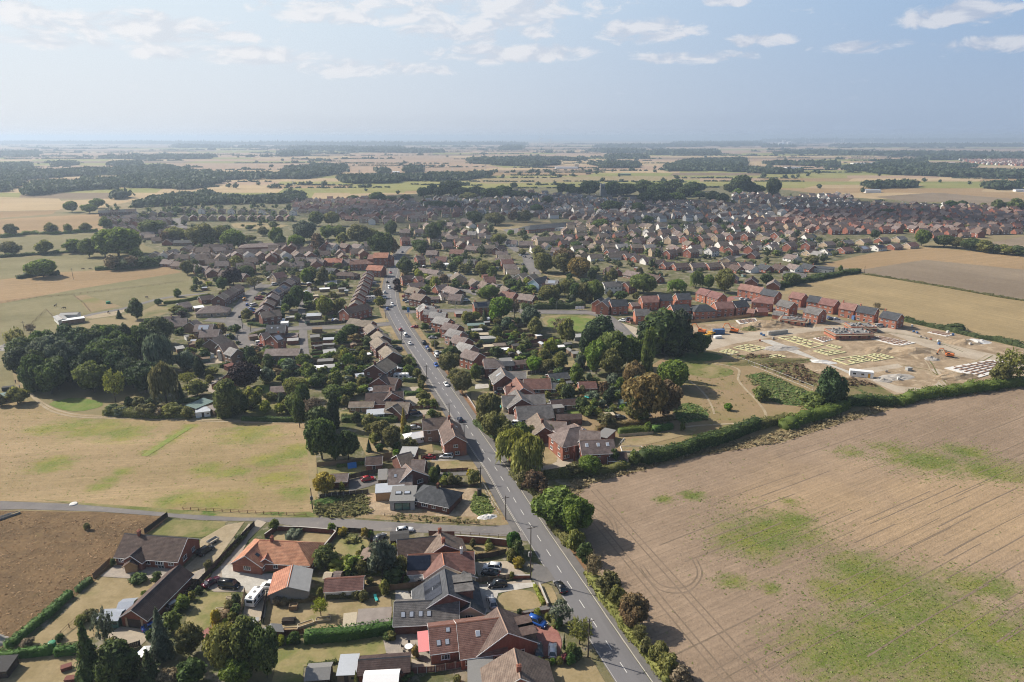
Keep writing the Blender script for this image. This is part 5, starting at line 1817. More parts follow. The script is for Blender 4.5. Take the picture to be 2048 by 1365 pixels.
# -- the village, street by street
BR=('tile_brown','tile_buff','tile_brown','tile_mauve')
row(8,1448,330,1548,92,8,7.6,8.0,5.0,2.6,True,zj=('tile_buff','tile_brown'),zk=('brick_red',),qa='terraced_house',jit=.0)
qf(8,1350,395,1540,348,8.5,5.0,2.6,roof='tile_dkbrown',wall='brick_red',qa='semi_detached_house',chim=(.1,.9),label='dark-roofed brick pair at right angles to the main road by the green')
qf(8,1405,468,1585,492,8.0,5.0,2.5,roof='tile_buff',wall='brick_red',qa='semi_detached_house',label='buff-roofed brick pair behind the grass triangle by the road junction')
row(8,1588,528,1650,588,2,10.5,8.2,5.0,2.6,True,zj=('tile_buff',),zk=('brick_dark',),qa='terraced_house',jit=0)
row(8,1650,638,1722,712,2,12.0,8.2,5.0,2.6,True,zj=('tile_buff',),zk=('brick_dark',),qa='terraced_house',jit=0)
row(8,1610,45,1655,48,1,13,9,5.2,3.0,True,zj=('tile_orange',),zk=('brick_red',),qa='house')
row(8,1610,-40,1690,-38,2,12,9,6.2,3.0,True,zj=('tile_newred',),zk=('brick_red',),qa='house')
qf(8,1150,60,1290,70,12,3.0,3.0,roof='tile_slate',wall='brick_dark',qa='bungalow')
qf(8,1400,5,1540,0,9,5.0,2.6,roof='tile_red',wall='brick_red',qa='house')
qf(8,1255,-10,1345,-10,9,4.0,2.6,roof='tile_orange',wall='brick_red',qa='house')
qf(8,1080,-5,1200,0,9,3.0,2.6,roof='tile_mauve',wall='brick_dark',qa='bungalow')
qf(8,1330,95,1420,100,9,2.5,2.2,roof='tile_dkbrown',wall='brick_dark',qa='bungalow',hip=(1,1))
row(8,360,275,485,205,4,9.5,8.0,5.0,2.5,True,zj=('tile_buff','tile_brown'),zk=('brick_dark',),qa='semi_detached_house',jit=.02)
qf(8,255,372,355,368,11,2.6,3.0,hip=(1,1),roof='tile_mauve',wall='brick_buff',qa='bungalow',label='pale hipped bungalow on the corner of the curved close')
qf(8,195,295,305,280,8,2.5,2.0,roof='tile_dkbrown',wall='wood_dark' if False else 'brick_dark',qa='bungalow')
qf(8,20,350,110,335,9,2.6,2.4,roof='tile_mauve',wall='brick_brown',qa='bungalow')
row(8,-30,455,30,470,2,8.5,9.5,3.4,3.2,True,zj=('tile_mauve',),zk=('brick_brown',),qa='house',turn=.9)
qf(8,115,500,170,480,9,3.6,2.8,roof='tile_mauve',wall='brick_brown',qa='house')
row(8,240,515,285,560,2,9.5,8.5,4.6,2.8,True,zj=('tile_mauve',),zk=('brick_brown',),qa='house',turn=1.1,solar=1.0)
qf(8,285,640,380,600,9.5,4.6,3.0,roof='tile_buff',wall='brick_brown',qa='house')
h=House('house','brown brick house with white glazed balcony room on the bend','house',detail=1)
h.zn(8,350,680,470,655,9,5.0,2.8,roof='tile_brown',wall='brick_brown',win=True)
h.zn(8,440,700,500,720,7,5.0,2.4,roof='tile_ltgrey',wall='brick_brown',win=True)
h.zn(8,345,725,420,722,4,4.6,.2,roof='white_paint',wall='render_white',flat=True,win=(0,))
row(8,755,410,815,402,1,11,8.5,5.0,2.6,True,zj=('tile_buff',),zk=('brick_dark',),qa='semi_detached_house')
row(8,705,375,770,280,3,10,8.5,5.0,2.6,True,zj=('tile_mauve','tile_brown'),zk=('brick_dark',),qa='semi_detached_house',turn=.0,solar=.5)
row(8,800,235,850,205,2,10,8.5,5.0,2.6,True,zj=('tile_mauve',),zk=('brick_dark',),qa='semi_detached_house',solar=.5)
row(8,900,160,940,135,2,10,8.5,5.0,2.6,True,zj=('tile_mauve','tile_dkbrown'),zk=('brick_dark',),qa='semi_detached_house')
qf(8,780,110,870,95,9,4.5,3.2,roof='tile_newred',wall='brick_buff',qa='house')
h=House('house','slate-roofed two-storey house with pale tiled pair in front by the back lane','house',detail=1)
h.zn(8,735,525,890,520,10,5.0,3.0,roof='tile_slate',wall='brick_dark',win=False)
for xf in(.3,.6):
 h.zp('roof_window',-1,xf,.6,1.0,1.3,'solar_pale',0,frame='felt')
qf(8,770,610,840,590,9,5.0,2.8,roof='tile_brown',wall='brick_red',qa='house',solar=(-1,.6,'solar_pale'))
qf(8,690,590,750,580,8,4.6,2.6,roof='tile_mauve',wall='brick_red',qa='house')
qf(8,850,600,985,595,7,2.8,.5,roof='tile_mauve',wall='brick_red',qa='bungalow',chim=())
qf(8,730,716,1005,712,9,5.2,2.0,roof='tile_mauve',wall='brick_brown',qa='flats',label='two-storey brown brick block of flats with white windows at the lane end',hip=(0,0),chim=())
for(x1,y1,x2,y2,d,roof,wall)in[(1055,440,1175,435,6,'metal_sheet','brick_brown'),(1085,612,1160,606,4,'felt_grey','wood'),(1190,632,1275,628,3,'metal_sheet','wood'),
(1185,680,1280,675,3,'felt_grey','wood'),(1190,735,1290,725,5,'asbestos','render_grey'),(1145,805,1270,798,3,'felt_grey','wood'),(1095,865,1190,860,5,'white_paint','render_white'),(1190,852,1280,848,4,'asbestos','render_grey'),(1200,190,1300,185,4,'asbestos','wood'),
(1080,290,1150,285,4,'wood_pale','wood'),(1160,230,1240,226,3,'white_paint','wood'),(1210,175,1300,172,3,'metal_sheet','wood'),(1310,230,1370,226,3,'felt_grey','wood'),(840,480,880,476,4,'white_paint','render_white'),(890,460,990,455,4,'asbestos','wood'),(850,500,910,497,3,'white_paint','render_white'),
(900,640,990,634,4,'asbestos','brick_red'),(780,380,860,376,3,'felt_grey','wood'),(820,340,840,330,3,'white_paint','render_white'),(1520,760,1570,752,3,'white_paint','wood'),
(1490,590,1550,585,4,'felt_grey','brick_dark'),(1450,925,1520,915,3,'metal_sheet','wood'),(1100,548,1180,545,3,'wood','wood'),(1490,785,1540,780,2.5,'felt','wood'),
(150,380,230,370,5,'white_paint','brick_brown'),(5,705,70,695,5,'asbestos','brick_brown'),(110,670,200,655,4,'wood','brick_red'),(80,615,120,608,4,'felt_grey','render_white'),
(215,690,290,670,5,'asbestos','brick_brown'),(250,765,300,750,3,'felt_grey','render_blue'),(240,710,320,700,4,'white_paint','brick_brown'),(915,405,985,400,3,'felt','wood'),
(590,610,660,600,3,'tile_mauve','wood'),(405,850,470,830,3,'wood_red','wood_red'),(1290,580,1360,575,3,'felt','wood'),(945,850,1020,845,3,'wood_red','wood'),(1550,1040,1590,1032,3,'metal_sheet','wood')]:
 ql(8,x1,y1,x2,y2,d,2.1,.35,roof,wall,flat=random.random()<.4,door=False,mono=True)
for(x1,y1,x2,y2,d,roof,wall)in[(725,1105,860,1098,4,'asbestos','glass_green'),(750,1175,830,1170,4,'wood_pale','wood'),(830,1165,930,1160,5,'tile_buff','brick_brown'),(840,1205,960,1195,4,'white_paint','wood'),
(1170,1090,1215,1085,3,'white_paint','wood'),(620,1000,760,995,4,'green_sheet','wood'),(655,1045,740,1040,4,'asbestos','wood'),(980,1165,1040,1160,3,'felt','wood'),
(1250,1175,1290,1170,2,'white_paint','wood'),(1330,1175,1400,1170,2.5,'white_paint','wood'),(1460,1230,1530,1225,4,'felt_grey','wood'),(520,905,590,900,5,'tile_ltgrey','brick_red'),
(880,1285,980,1280,5,'felt_grey','wood'),(1470,1090,1560,1085,5,'asbestos','render_grey'),(700,1075,790,1072,3,'wood_pale','wood'),(560,460,610,455,4,'white_paint','render_white'),
(420,515,470,510,5,'white_paint','render_white'),(450,610,500,600,5,'felt_grey','render_blue'),(290,640,330,635,3,'white_paint','render_white'),(620,490,700,485,4,'felt','brick_red'),(740,605,790,600,3,'tile_red','brick_red')]:
 ql(13,x1,y1,x2,y2,d,2.1,.35,roof,wall,flat=random.random()<.4,door=False,mono=True)
row(13,300,850,385,900,3,9.5,8.2,5.0,2.5,True,zj=('tile_ltgrey','tile_ltgrey'),zk=('brick_new','brick_red'),qa='semi_detached_house',jit=.02,turn=.95)
row(13,425,945,500,995,2,10,8.4,5.0,2.6,True,zj=('tile_ltgrey','tile_mauve'),zk=('brick_new','brick_red'),qa='semi_detached_house',jit=.02,turn=.5)
row(13,530,1045,660,1215,4,9.5,8.2,5.0,2.7,True,zj=('tile_ltgrey','tile_mauve'),zk=('brick_pink','brick_red','brick_pink','brick_red'),qa='semi_detached_house',jit=.02,turn=.55)
qf(13,265,832,300,860,9.0,5.4,2.6,roof='tile_ltgrey',wall='brick_new',qa='house',chim=(),label='new brick house with pale grey roof nearest the petrol sign at the junction')
qf(13,670,822,800,815,9,5.0,2.6,roof='tile_slate',wall='brick_red',qa='house',solar=(-1,.6,'solar'),label='detached red brick house with black solar panels behind the semi-detached row')
row(13,195,705,235,755,2,11,9,4.8,2.8,True,zj=('tile_buff','tile_brown'),zk=('brick_dark',),qa='house',turn=.6)
qf(13,90,610,185,603,8,4.0,2.6,roof='tile_dkbrown',wall='brick_red',qa='house')
qf(13,200,620,250,612,8,4.0,2.4,roof='tile_red',wall='brick_red',qa='house')
qf(13,150,672,280,660,8,2.8,2.4,roof='tile_mauve',wall='brick_brown',qa='bungalow')
qf(13,205,450,270,445,10,5.4,3.2,roof='tile_brown',wall='brick_red',qa='house',chim=(.1,.9))
qf(13,230,545,400,570,9,3.0,2.2,roof='tile_mauve',wall='brick_buff',qa='bungalow')
qf(13,340,600,420,600,10,2.6,2.8,hip=(1,1),roof='tile_buff',wall='brick_buff',qa='bungalow')
qf(13,540,580,560,600,11,3.4,3.6,roof='tile_buff',wall='brick_buff',qa='house')
qf(13,360,690,440,680,9,2.6,2.6,roof='tile_mauve',wall='brick_red',qa='bungalow')
qf(13,460,690,560,720,10,2.6,2.8,roof='tile_mauve',wall='brick_dark',qa='bungalow')
qf(13,480,755,580,760,10,2.6,3.0,roof='tile_mauve',wall='brick_buff',qa='bungalow')
qf(13,310,780,400,776,7,2.4,1.0,roof='tile_mauve',wall='brick_dark',qa='bungalow',chim=())
qf(13,400,750,460,745,7,2.4,1.8,roof='tile_mauve',wall='render_white',qa='bungalow')
row(13,680,640,930,700,4,11,9,2.6,2.8,True,zj=('tile_buff','tile_brown','tile_mauve'),zk=('brick_buff','brick_dark','brick_buff'),qa='bungalow',turn=-.35)
row(13,960,740,1100,760,2,11,9,2.6,2.8,True,zj=('tile_red','tile_mauve'),zk=('brick_red',),qa='bungalow')
row(13,900,410,990,560,5,10,9,4.6,2.8,False,zj=('tile_mauve','tile_buff','tile_red'),zk=('brick_buff','render_white','brick_red'),qa='house')
row(13,1060,590,1140,600,2,9,9,4.6,2.8,False,zj=('tile_buff',),zk=('render_cream','brick_brown'),qa='house')
qf(13,1150,640,1250,610,9,5.0,3.0,roof='tile_slate',wall='render_blue',qa='house',label='pale blue rendered house with slate roof at the bend of the estate road')
qf(13,1255,640,1350,645,8,5.0,2.4,roof='tile_ltgrey',wall='brick_red',qa='house',solar=(-1,.6,'solar_pale'),label='house with pale solar panels next to the blue house')
qf(12,705,180,845,172,8.5,5.0,2.6,roof='tile_grey',wall='render_white',qa='house',chim=(.8,),label='white rendered two-storey house with grey roof among trees')
qf(12,880,180,950,165,8,5.0,2.8,roof='tile_mauve',wall='brick_red',qa='house',label='red brick gabled house next to the white rendered house')
qf(13,730,365,840,360,9,5.0,2.6,roof='tile_buff',wall='brick_buff',qa='semi_detached_house')
qf(13,850,380,910,365,8,4.6,2.6,roof='tile_dkbrown',wall='brick_dark',qa='house')
for(x,y,w,roof,wall,kd)in[(120,300,70,'tile_red','brick_red','house'),(500,290,90,'tile_mauve','brick_buff','bungalow'),(600,300,80,'tile_red','brick_buff','bungalow'),(430,262,90,'tile_buff','brick_buff','bungalow'),
(540,400,110,'tile_red','brick_dark','bungalow'),(660,370,90,'tile_mauve','brick_brown','bungalow'),(340,410,90,'tile_mauve','brick_dark','bungalow'),(450,340,80,'tile_mauve','brick_brown','bungalow'),
(660,250,70,'tile_ltgrey','brick_buff','house'),(740,265,60,'tile_mauve','brick_buff','house'),(800,280,70,'tile_grey','brick_buff','house'),(540,215,90,'tile_dkbrown','brick_red','bungalow'),
(230,310,60,'tile_mauve','brick_red','bungalow'),(120,235,80,'tile_mauve','brick_brown','house'),(980,320,80,'tile_mauve','render_white','bungalow'),(1090,330,110,'tile_mauve','brick_brown','bungalow'),
(1180,370,100,'tile_mauve','render_white','bungalow'),(1340,385,80,'tile_mauve','brick_red','bungalow'),(1290,430,70,'tile_grey','render_white','house'),(1240,295,130,'tile_buff','brick_buff','semi_detached_house'),
(800,620,90,'tile_red','brick_brown','bungalow'),(1010,635,80,'tile_dkbrown','brick_brown','bungalow'),(880,470,70,'tile_mauve','brick_brown','bungalow'),(410,460,90,'tile_red','brick_pink','bungalow'),
(640,480,90,'tile_grey','brick_red','bungalow'),(350,470,60,'tile_mauve','brick_brown','bungalow'),(620,150,90,'tile_mauve','brick_brown','house'),(470,180,80,'tile_mauve','brick_brown','house')]:
 qf(13,x-w/2,y+random.uniform(-5,5),x+w/2,y+random.uniform(-5,5),random.uniform(8.5,10),2.6 if kd=='bungalow' else 4.8,None,roof=roof,wall=wall,qa=kd)
NE=dict(detail=1,barge=True)
for(f,x1,y1,x2,y2,d,roof,hip,lab)in[(12,665,318,700,300,8,'tile_slate',(0,0),'new brick house with dark roof at the estate entrance beside the pale-roofed one'),
(12,700,335,750,300,8,'tile_ltgrey',(0,0),'new brick house with pale grey roof and white porch at the estate entrance'),(12,760,325,895,318,8.5,'tile_slate',(0,0),'new square brick house with slate roof facing the estate entrance road'),
(12,960,395,1075,395,9,'tile_grey',(0,0),'new brick house with grey roof and hipped annexe beside the timber fence'),(12,1010,292,1140,288,9,'tile_newred',(0,0),'new red-roofed house with bay windows in the back estate row'),
(12,1150,280,1250,276,9,'tile_slate',(0,0),'new slate-roofed house in the middle of the back estate row'),(12,1290,272,1400,268,9,'tile_slate',(0,0),'new slate-roofed house at the end of the back estate row by timber fence'),
(12,1250,362,1390,355,9,'tile_slate',(0,0),'new gabled slate-roofed house left of the hipped one'),(12,1480,360,1540,358,9.5,'tile_slate',(1,1),'new brick house with hipped slate roof in the front estate row'),
(12,1600,340,1740,335,9,'tile_newred',(0,0),'new red-roofed semi joined to a slate-roofed one in the front row'),(12,1745,333,1850,322,9,'tile_slate',(0,0),'new slate-roofed semi joined to the red-roofed one in the front row'),
(12,1490,225,1570,245,8.5,'tile_newred',(0,0),'tall new red-roofed pair, left half, before the big round tree'),(12,1580,248,1670,272,8.5,'tile_newred',(0,0),'tall new red-roofed pair, right half, before the big round tree'),
(11,385,140,455,150,8.5,'tile_newred',(0,0),'first red-roofed new terrace house at the field corner'),(11,455,152,520,163,8.5,'tile_newred',(0,0),'second red-roofed new terrace house from the field corner'),
(11,520,168,610,185,8.5,'tile_slate',(0,0),'slate-roofed end house of the new terrace at the field corner'),(11,505,215,580,222,9.5,'tile_newred',(1,0),'new red hipped-roofed house in front of the terrace'),
(11,620,232,700,250,8.5,'tile_grey',(0,0),'new grey-roofed house with blank brick gable beside low garages'),(11,690,187,765,200,9,'tile_newred',(0,0),'new red-roofed detached house on the stubble field edge'),
(11,790,208,860,218,9,'tile_slate',(0,0),'new slate-roofed half of the pair on the stubble field edge'),(11,865,222,955,238,9,'tile_newred',(0,0),'new red-roofed half of the pair on the stubble field edge'),
(11,780,270,870,290,8.5,'tile_grey',(0,0),'new grey-roofed house with white bay facing the building site'),(11,980,248,1070,262,9,'tile_newred',(0,0),'unfinished red-roofed house joined to a slate-roofed one by the site'),
(11,1080,268,1190,285,9,'tile_slate',(0,0),'unfinished slate-roofed house with empty window openings by the site'),(11,1225,298,1330,318,9.5,'tile_slate',(0,0),'last unfinished slate-roofed house with scaffold at the end of the site')]:
 hh=House('new_house',lab,'house','houses of the new brick estate',False,1)
 hh.zn(f,x1,y1,x2,y2,d,5.2,3.0,hip,roof,'brick_new',win=True,chim=(.05,)if 'unfinished' in lab else())
for(x1,y1,x2,y2,roof,lab)in[(480,282,540,282,'tile_newred','low red-roofed brick garage beside the new hipped house'),(580,298,640,306,'tile_grey','low grey-roofed garage in front of the new grey-roofed house'),(60,318,100,320,'tile_slate','small slate-roofed garage below the first estate house'),(425,285,470,290,'tile_newred','small red-roofed garage at the corner of the estate fence')]:
 hh=House('garage',lab,'garage',None,False,1)
 hh.zn(11,x1,y1,x2,y2,6,2.5,1.8,(0,0),roof,'brick_new',win=False)
hh=House('garage','small brown-roofed garage between the first new estate houses','garage',None,False,1)
hh.zn(12,925,345,985,340,6,2.4,1.6,(0,0),'tile_mauve','brick_new',win=False)
SEMI=('tile_brown','tile_buff','tile_mauve')
row(14,60,408,330,470,7,12,8.5,2.5,2.8,False,zj=('tile_mauve','tile_brown'),zk=('brick_red','render_white','brick_red'),qa='bungalow')
row(14,390,475,700,470,5,13,9,2.5,2.8,True,zj=('tile_brown','tile_mauve','tile_buff'),zk=('brick_red','brick_buff'),qa='bungalow',turn=.25)
row(14,660,485,1010,480,6,11,9,2.5,3.0,False,zj=('tile_dkbrown','tile_mauve','tile_slate'),zk=('brick_red','render_white','brick_red'),qa='bungalow',turn=.3)
row(14,640,530,840,560,3,11,9,2.5,3.0,False,zj=('tile_mauve','tile_dkbrown'),zk=('brick_red',),qa='bungalow',turn=.4)
row(14,940,520,1010,530,1,16,10,2.5,3.0,True,zj=('tile_grey',),zk=('brick_red',),qa='bungalow',turn=.3)
row(14,60,500,260,530,3,13,9,2.5,2.8,True,zj=('tile_dkbrown','tile_mauve'),zk=('brick_red','brick_brown'),qa='bungalow',turn=-.2)
row(14,340,410,1010,372,8,11.5,9,4.8,2.8,True,zj=SEMI,zk=('brick_red','brick_red','render_white'),qa='semi_detached_house',turn=.35)
row(14,190,350,860,325,10,11.5,9,4.8,2.8,True,zj=SEMI,zk=('brick_red','brick_red','brick_buff'),qa='semi_detached_house',turn=.35)
row(14,40,380,240,385,4,11,9,4.8,2.8,True,zj=('tile_buff','tile_ltgrey'),zk=('brick_buff','render_white','brick_red'),qa='semi_detached_house',turn=.4)
row(14,30,320,560,290,9,11,9,4.8,2.8,True,zj=('tile_buff','tile_grey','tile_mauve'),zk=('render_white','brick_buff','brick_brown'),qa='semi_detached_house',turn=.3,solar=.3)
row(14,620,440,850,400,3,14,9,2.5,2.8,True,zj=('tile_buff','tile_mauve'),zk=('brick_buff','brick_red'),qa='bungalow',turn=.3)
row(14,930,435,1060,420,2,12,10,2.5,3.0,False,zj=('tile_mauve','tile_ltgrey'),zk=('render_white','render_cream'),qa='bungalow')
row(14,1020,410,1500,375,7,13,10,2.5,2.8,True,zj=('tile_brown','tile_buff','tile_red','tile_mauve'),zk=('brick_buff','render_white','brick_red'),qa='bungalow',turn=.1,solar=.35)
row(14,1100,370,1450,345,5,13,10,2.6,2.8,True,zj=('tile_mauve','tile_grey','tile_brown'),zk=('brick_buff','brick_red'),qa='bungalow',turn=.1,solar=.2)
row(14,980,360,1060,310,3,12,9,2.6,2.8,True,zj=('tile_buff','tile_slate'),zk=('brick_buff',),qa='bungalow')
qf(14,1040,492,1130,500,11,3.4,.3,flat=True,roof='tile_slate',wall='render_grey',qa='house',chim=(),label='flat-roofed grey modern house with solar panels at the field corner')
h=House('school','large low school building with wide slate roof and white-fronted wing','school',detail=1)
h.zn(13,1130,205,1450,178,20,3.6,3.6,(1,1),'tile_slate','brick_red',win=True)
h.zn(13,1280,222,1420,222,10,3.2,.3,flat=True,roof='metal_sheet',wall='render_white',win=(0,))
row(15,880,640,960,620,2,12,9,2.6,2.6,True,zj=('tile_grey','tile_mauve'),zk=('brick_brown',),qa='bungalow')
row(15,860,690,1230,760,7,11,9,2.6,3.0,True,zj=('tile_mauve','tile_brown','tile_dkbrown'),zk=('brick_red','brick_brown','brick_buff'),qa='bungalow',turn=.3)
row(15,1020,720,1080,735,2,12,9,3.0,3.0,True,zj=('tile_mauve','tile_dkbrown'),zk=('brick_dark',),qa='bungalow',turn=-.3)
row(15,790,650,1180,660,9,9,9,2.6,2.6,False,zj=('tile_mauve','tile_buff'),zk=('brick_buff','render_white','brick_brown'),qa='bungalow',turn=.5)
row(15,1210,650,1590,650,7,9,8.5,4.8,2.8,False,zj=('tile_mauve','tile_grey','tile_brown'),zk=('brick_red','render_white','brick_brown'),qa='house',turn=.5)
row(15,1600,680,1900,690,4,12,9,2.8,2.8,True,zj=('tile_grey','tile_orange','tile_mauve','tile_red'),zk=('brick_brown','brick_red'),qa='house',turn=.2)
qf(15,1265,610,1390,606,14,6.0,2.4,(1,1),roof='tile_mauve',wall='brick_red',qa='house',label='broad red brick building with hipped mauve roof among trees')
qf(15,1915,655,1990,655,11,8.0,3.2,roof='tile_orange',wall='brick_red',qa='house',label='tall orange-roofed brick house where the main road bends')
qf(15,890,592,985,590,10,3.0,2.0,roof='tile_slate',wall='brick_brown',qa='bungalow')
row(15,1640,605,1830,610,4,11,9,4.8,3.0,True,zj=('tile_brown','tile_mauve'),zk=('brick_red','render_white'),qa='house',turn=-.5)
row(15,700,560,1180,575,8,10,9,2.6,2.6,True,zj=('tile_mauve','tile_brown','tile_grey'),zk=('brick_buff','brick_brown'),qa='bungalow',turn=.3,skip=(2,3))
row(15,570,510,860,520,7,10,9,2.8,2.8,False,zj=('tile_mauve','tile_brown'),zk=('brick_brown','brick_buff'),qa='bungalow',turn=.4)
row(15,530,438,670,432,4,13,10,4.8,2.8,True,zj=('tile_slate','tile_dkbrown'),zk=('brick_dark',),qa='house')
row(15,690,445,870,440,5,11,9,4.8,2.8,False,zj=('tile_slate','tile_brown'),zk=('brick_buff','brick_dark'),qa='house')
row(15,540,468,860,478,8,10,9,4.6,2.8,False,zj=('tile_mauve','tile_brown'),zk=('brick_buff','brick_brown'),qa='house',turn=.4)
row(15,940,462,1480,462,12,10,9,4.6,2.8,False,zj=('tile_brown','tile_mauve','tile_red'),zk=('brick_buff','brick_red','brick_brown'),qa='house',turn=.4)
row(15,930,425,1500,435,12,10,9,4.6,2.8,False,zj=('tile_brown','tile_mauve'),zk=('brick_buff','brick_brown','render_white'),qa='house',turn=.3)
row(15,930,545,1060,560,3,10,9,4.6,2.8,True,zj=('tile_mauve',),zk=('brick_red',),qa='house',turn=.4)
ROADP=[(p.x,p.y)for p in q1(CL,8.0)]
def qw(name,polys,spacing,mats,seed,two=.6,wall=('brick_red',),ang=.3):
 rng=random.Random(seed)
 mb=MB()
 rm=list(mats)+list(wall)
 for(f,pts)in polys:
  w=[P(f,*p)for p in pts]
  base_ang=ang
  ca,sa=math.cos(base_ang),math.sin(base_ang)
  loc=[Vector((p.x*ca+p.y*sa,-p.x*sa+p.y*ca,0))for p in w]
  xs,ys=[p.x for p in loc],[p.y for p in loc]
  y=min(ys)
  r=0
  while y<max(ys):
   x=min(xs)+rng.uniform(0,spacing)
   kindroof=rng.randrange(len(mats))
   while x<max(xs):
    if zi((x,y),loc):
     wx,wy=x*ca-y*sa,x*sa+y*ca
     if all((wx-rx)**2+(wy-ry)**2>260 for(rx,ry)in ROADP)and all((wx-hx)**2+(wy-hy)**2>150 for(hx,hy,*_r)in xk[-0:]if abs(wx-hx)<13 and abs(wy-hy)<13):
      L,d=rng.uniform(8,12.5),rng.uniform(7.5,9.5)
      e=4.8 if rng.random()<two else 2.6
      ri=d*.36
      an=base_ang+(math.pi/2 if rng.random()<.45 else 0)+rng.uniform(-.08,.08)
      c2,s2=math.cos(an),math.sin(an)
      k=len(mb.v)
      mr=kindroof if rng.random()<.75 else rng.randrange(len(mats))
      mw=len(mats)+rng.randrange(len(wall))
      def T(a,b,z):
       mb.v.append((wx+a*c2-b*s2,wy+a*s2+b*c2,z))
      for z in(0,e):
       T(-L/2,-d/2,z);T(L/2,-d/2,z);T(L/2,d/2,z);T(-L/2,d/2,z)
      T(-L/2,0,e+ri-.1);T(L/2,0,e+ri-.1)
      for q in((0,1,5,4),(2,3,7,6)):
       mb.f.append(tuple(k+i for i in q));mb.m.append(mw)
      for q in((1,2,6,9,5),(3,0,4,8,7)):
       mb.f.append(tuple(k+i for i in q));mb.m.append(mw)
      k=len(mb.v)
      o_,g_=.4,.2
      zl=e-o_*ri/(d/2)
      for zz in(0,.15):
       T(-L/2-g_,-d/2-o_,zl+zz);T(L/2+g_,-d/2-o_,zl+zz);T(L/2+g_,0,e+ri+zz);T(-L/2-g_,0,e+ri+zz)
       T(L/2+g_,d/2+o_,zl+zz);T(-L/2-g_,d/2+o_,zl+zz)
      for q in((6,7,8,9),(9,8,10,11),(0,3,2,1),(3,5,4,2),(0,1,7,6),(4,5,11,10),(1,2,8,7),(2,4,10,8),(3,0,6,9),(5,3,9,11)):
       mb.f.append(tuple(k+i for i in q));mb.m.append(mr)
      if rng.random()<.5:
       k=len(mb.v)
       for zz in(e+ri-.5,e+ri+1.2):
        T(L*.4-.35,-.4,zz);T(L*.4+.35,-.4,zz);T(L*.4+.35,.4,zz);T(L*.4-.35,.4,zz)
       for q in((4,5,6,7),(0,1,5,4),(1,2,6,5),(2,3,7,6),(3,0,4,7)):
        mb.f.append(tuple(k+i for i in q));mb.m.append(mw)
      for wxx in(-L*.28,L*.28):
       for zz in((1.0,3.4)if e>4 else(1.0,)):
        k=len(mb.v)
        sgn=-1 if-c2*wy+s2*wx<0 or True else 1
        yy=(d/2+.06)*(-1 if(c2>0)else 1)
        T(wxx-.8,yy,zz);T(wxx+.8,yy,zz);T(wxx+.8,yy,zz+1.2);T(wxx-.8,yy,zz+1.2)
        mb.f.append((k,k+1,k+2,k+3));mb.m.append(len(rm))
    x+=spacing*rng.uniform(.85,1.25)
   y+=spacing*(1.25 if r%2 else 1.75)
   r+=1
 o=mb.build(name,rm+['render_white'])
 kind(o,'stuff')
 return o
qw('distant_houses',[(14,[(600,300),(900,270),(1240,285),(1500,330),(1500,345),(1050,350),(960,300),(700,320)]),(14,[(880,240),(1250,215),(1560,220),(2040,215),(2060,330),(1870,345),(1640,370),(1500,330),(1240,300),(960,290)])],
14,['tile_brown','tile_mauve','tile_red','tile_brown'],3,.7,['brick_red','brick_red','brick_brown'],.12)
qw('distant_houses',[(14,[(860,165),(1200,150),(1250,190),(1600,200),(1900,205),(2060,210),(1560,222),(1250,215),(880,240)]),(14,[(640,150),(860,150),(880,200),(650,190)])],
15,['tile_mauve','tile_buff','tile_grey'],4,.6,['brick_red','render_white','brick_buff'],.1)
qw('distant_houses',[(14,[(0,235),(200,205),(450,185),(640,195),(880,205),(880,265),(600,290),(400,270),(0,290)]),(16,[(250,500),(420,450),(700,420),(1000,400),(1300,420),(1500,440),(1900,450),(2040,470),(2040,560),(1500,560),(1330,540),(800,540),(600,520),(300,560)])],
16,['tile_mauve','tile_grey','tile_buff','tile_brown','tile_ltgrey'],5,.6,['brick_red','brick_brown','render_white','brick_buff'],.25)
qw('distant_houses',[(16,[(-20,430),(250,440),(420,440),(260,500),(130,560),(-20,560)]),(15,[(1480,400),(1700,385),(2048,400),(2048,520),(1860,510),(1700,470),(1500,450)]),
(13,[(0,60),(600,60),(620,130),(400,160),(100,200),(0,180)]),(13,[(1120,120),(1400,130),(1600,150),(1980,130),(2000,200),(1750,210),(1600,170),(1150,150)])],15,['tile_mauve','tile_red','tile_brown'],6,.6,['brick_red','brick_buff','render_white','brick_brown'],.2)
qw('distant_houses',[(13,[(1380,220),(1600,210),(2000,240),(2000,290),(1850,290),(1500,300),(1380,290)])],14,['tile_buff','tile_brown'],8,.9,['brick_buff','brick_brown'],.2)
qw('distant_town',[(17,[(1650,235),(2048,232),(2200,235),(2200,270),(2048,272),(1800,262)])],19,['tile_red','tile_mauve','tile_newred'],9,.6,['brick_red','render_white'],.1)
qw('middle_houses',[(14,[(0,300),(860,300),(1000,340),(1040,380),(880,430),(300,460),(0,400)]),(13,[(60,250),(700,180),(900,300),(950,420),(560,420),(200,420)]),(13,[(1050,310),(1980,300),(1990,480),(1700,540),(1250,470)])],
17,['tile_mauve','tile_brown','tile_buff'],12,.45,['brick_red','brick_buff','brick_brown','render_white'],.35)
qw('middle_houses',[(15,[(560,480),(860,490),(860,560),(700,600),(560,540)]),(15,[(850,640),(1600,625),(1900,640),(1900,760),(1300,780),(900,720)]),(15,[(700,540),(1180,545),(1180,620),(800,620)]),(8,[(80,-60),(1250,-70),(1250,30),(900,10),(500,30),(100,90)])],
15,['tile_mauve','tile_brown','tile_dkbrown'],13,.4,['brick_brown','brick_red','brick_buff'],.3)
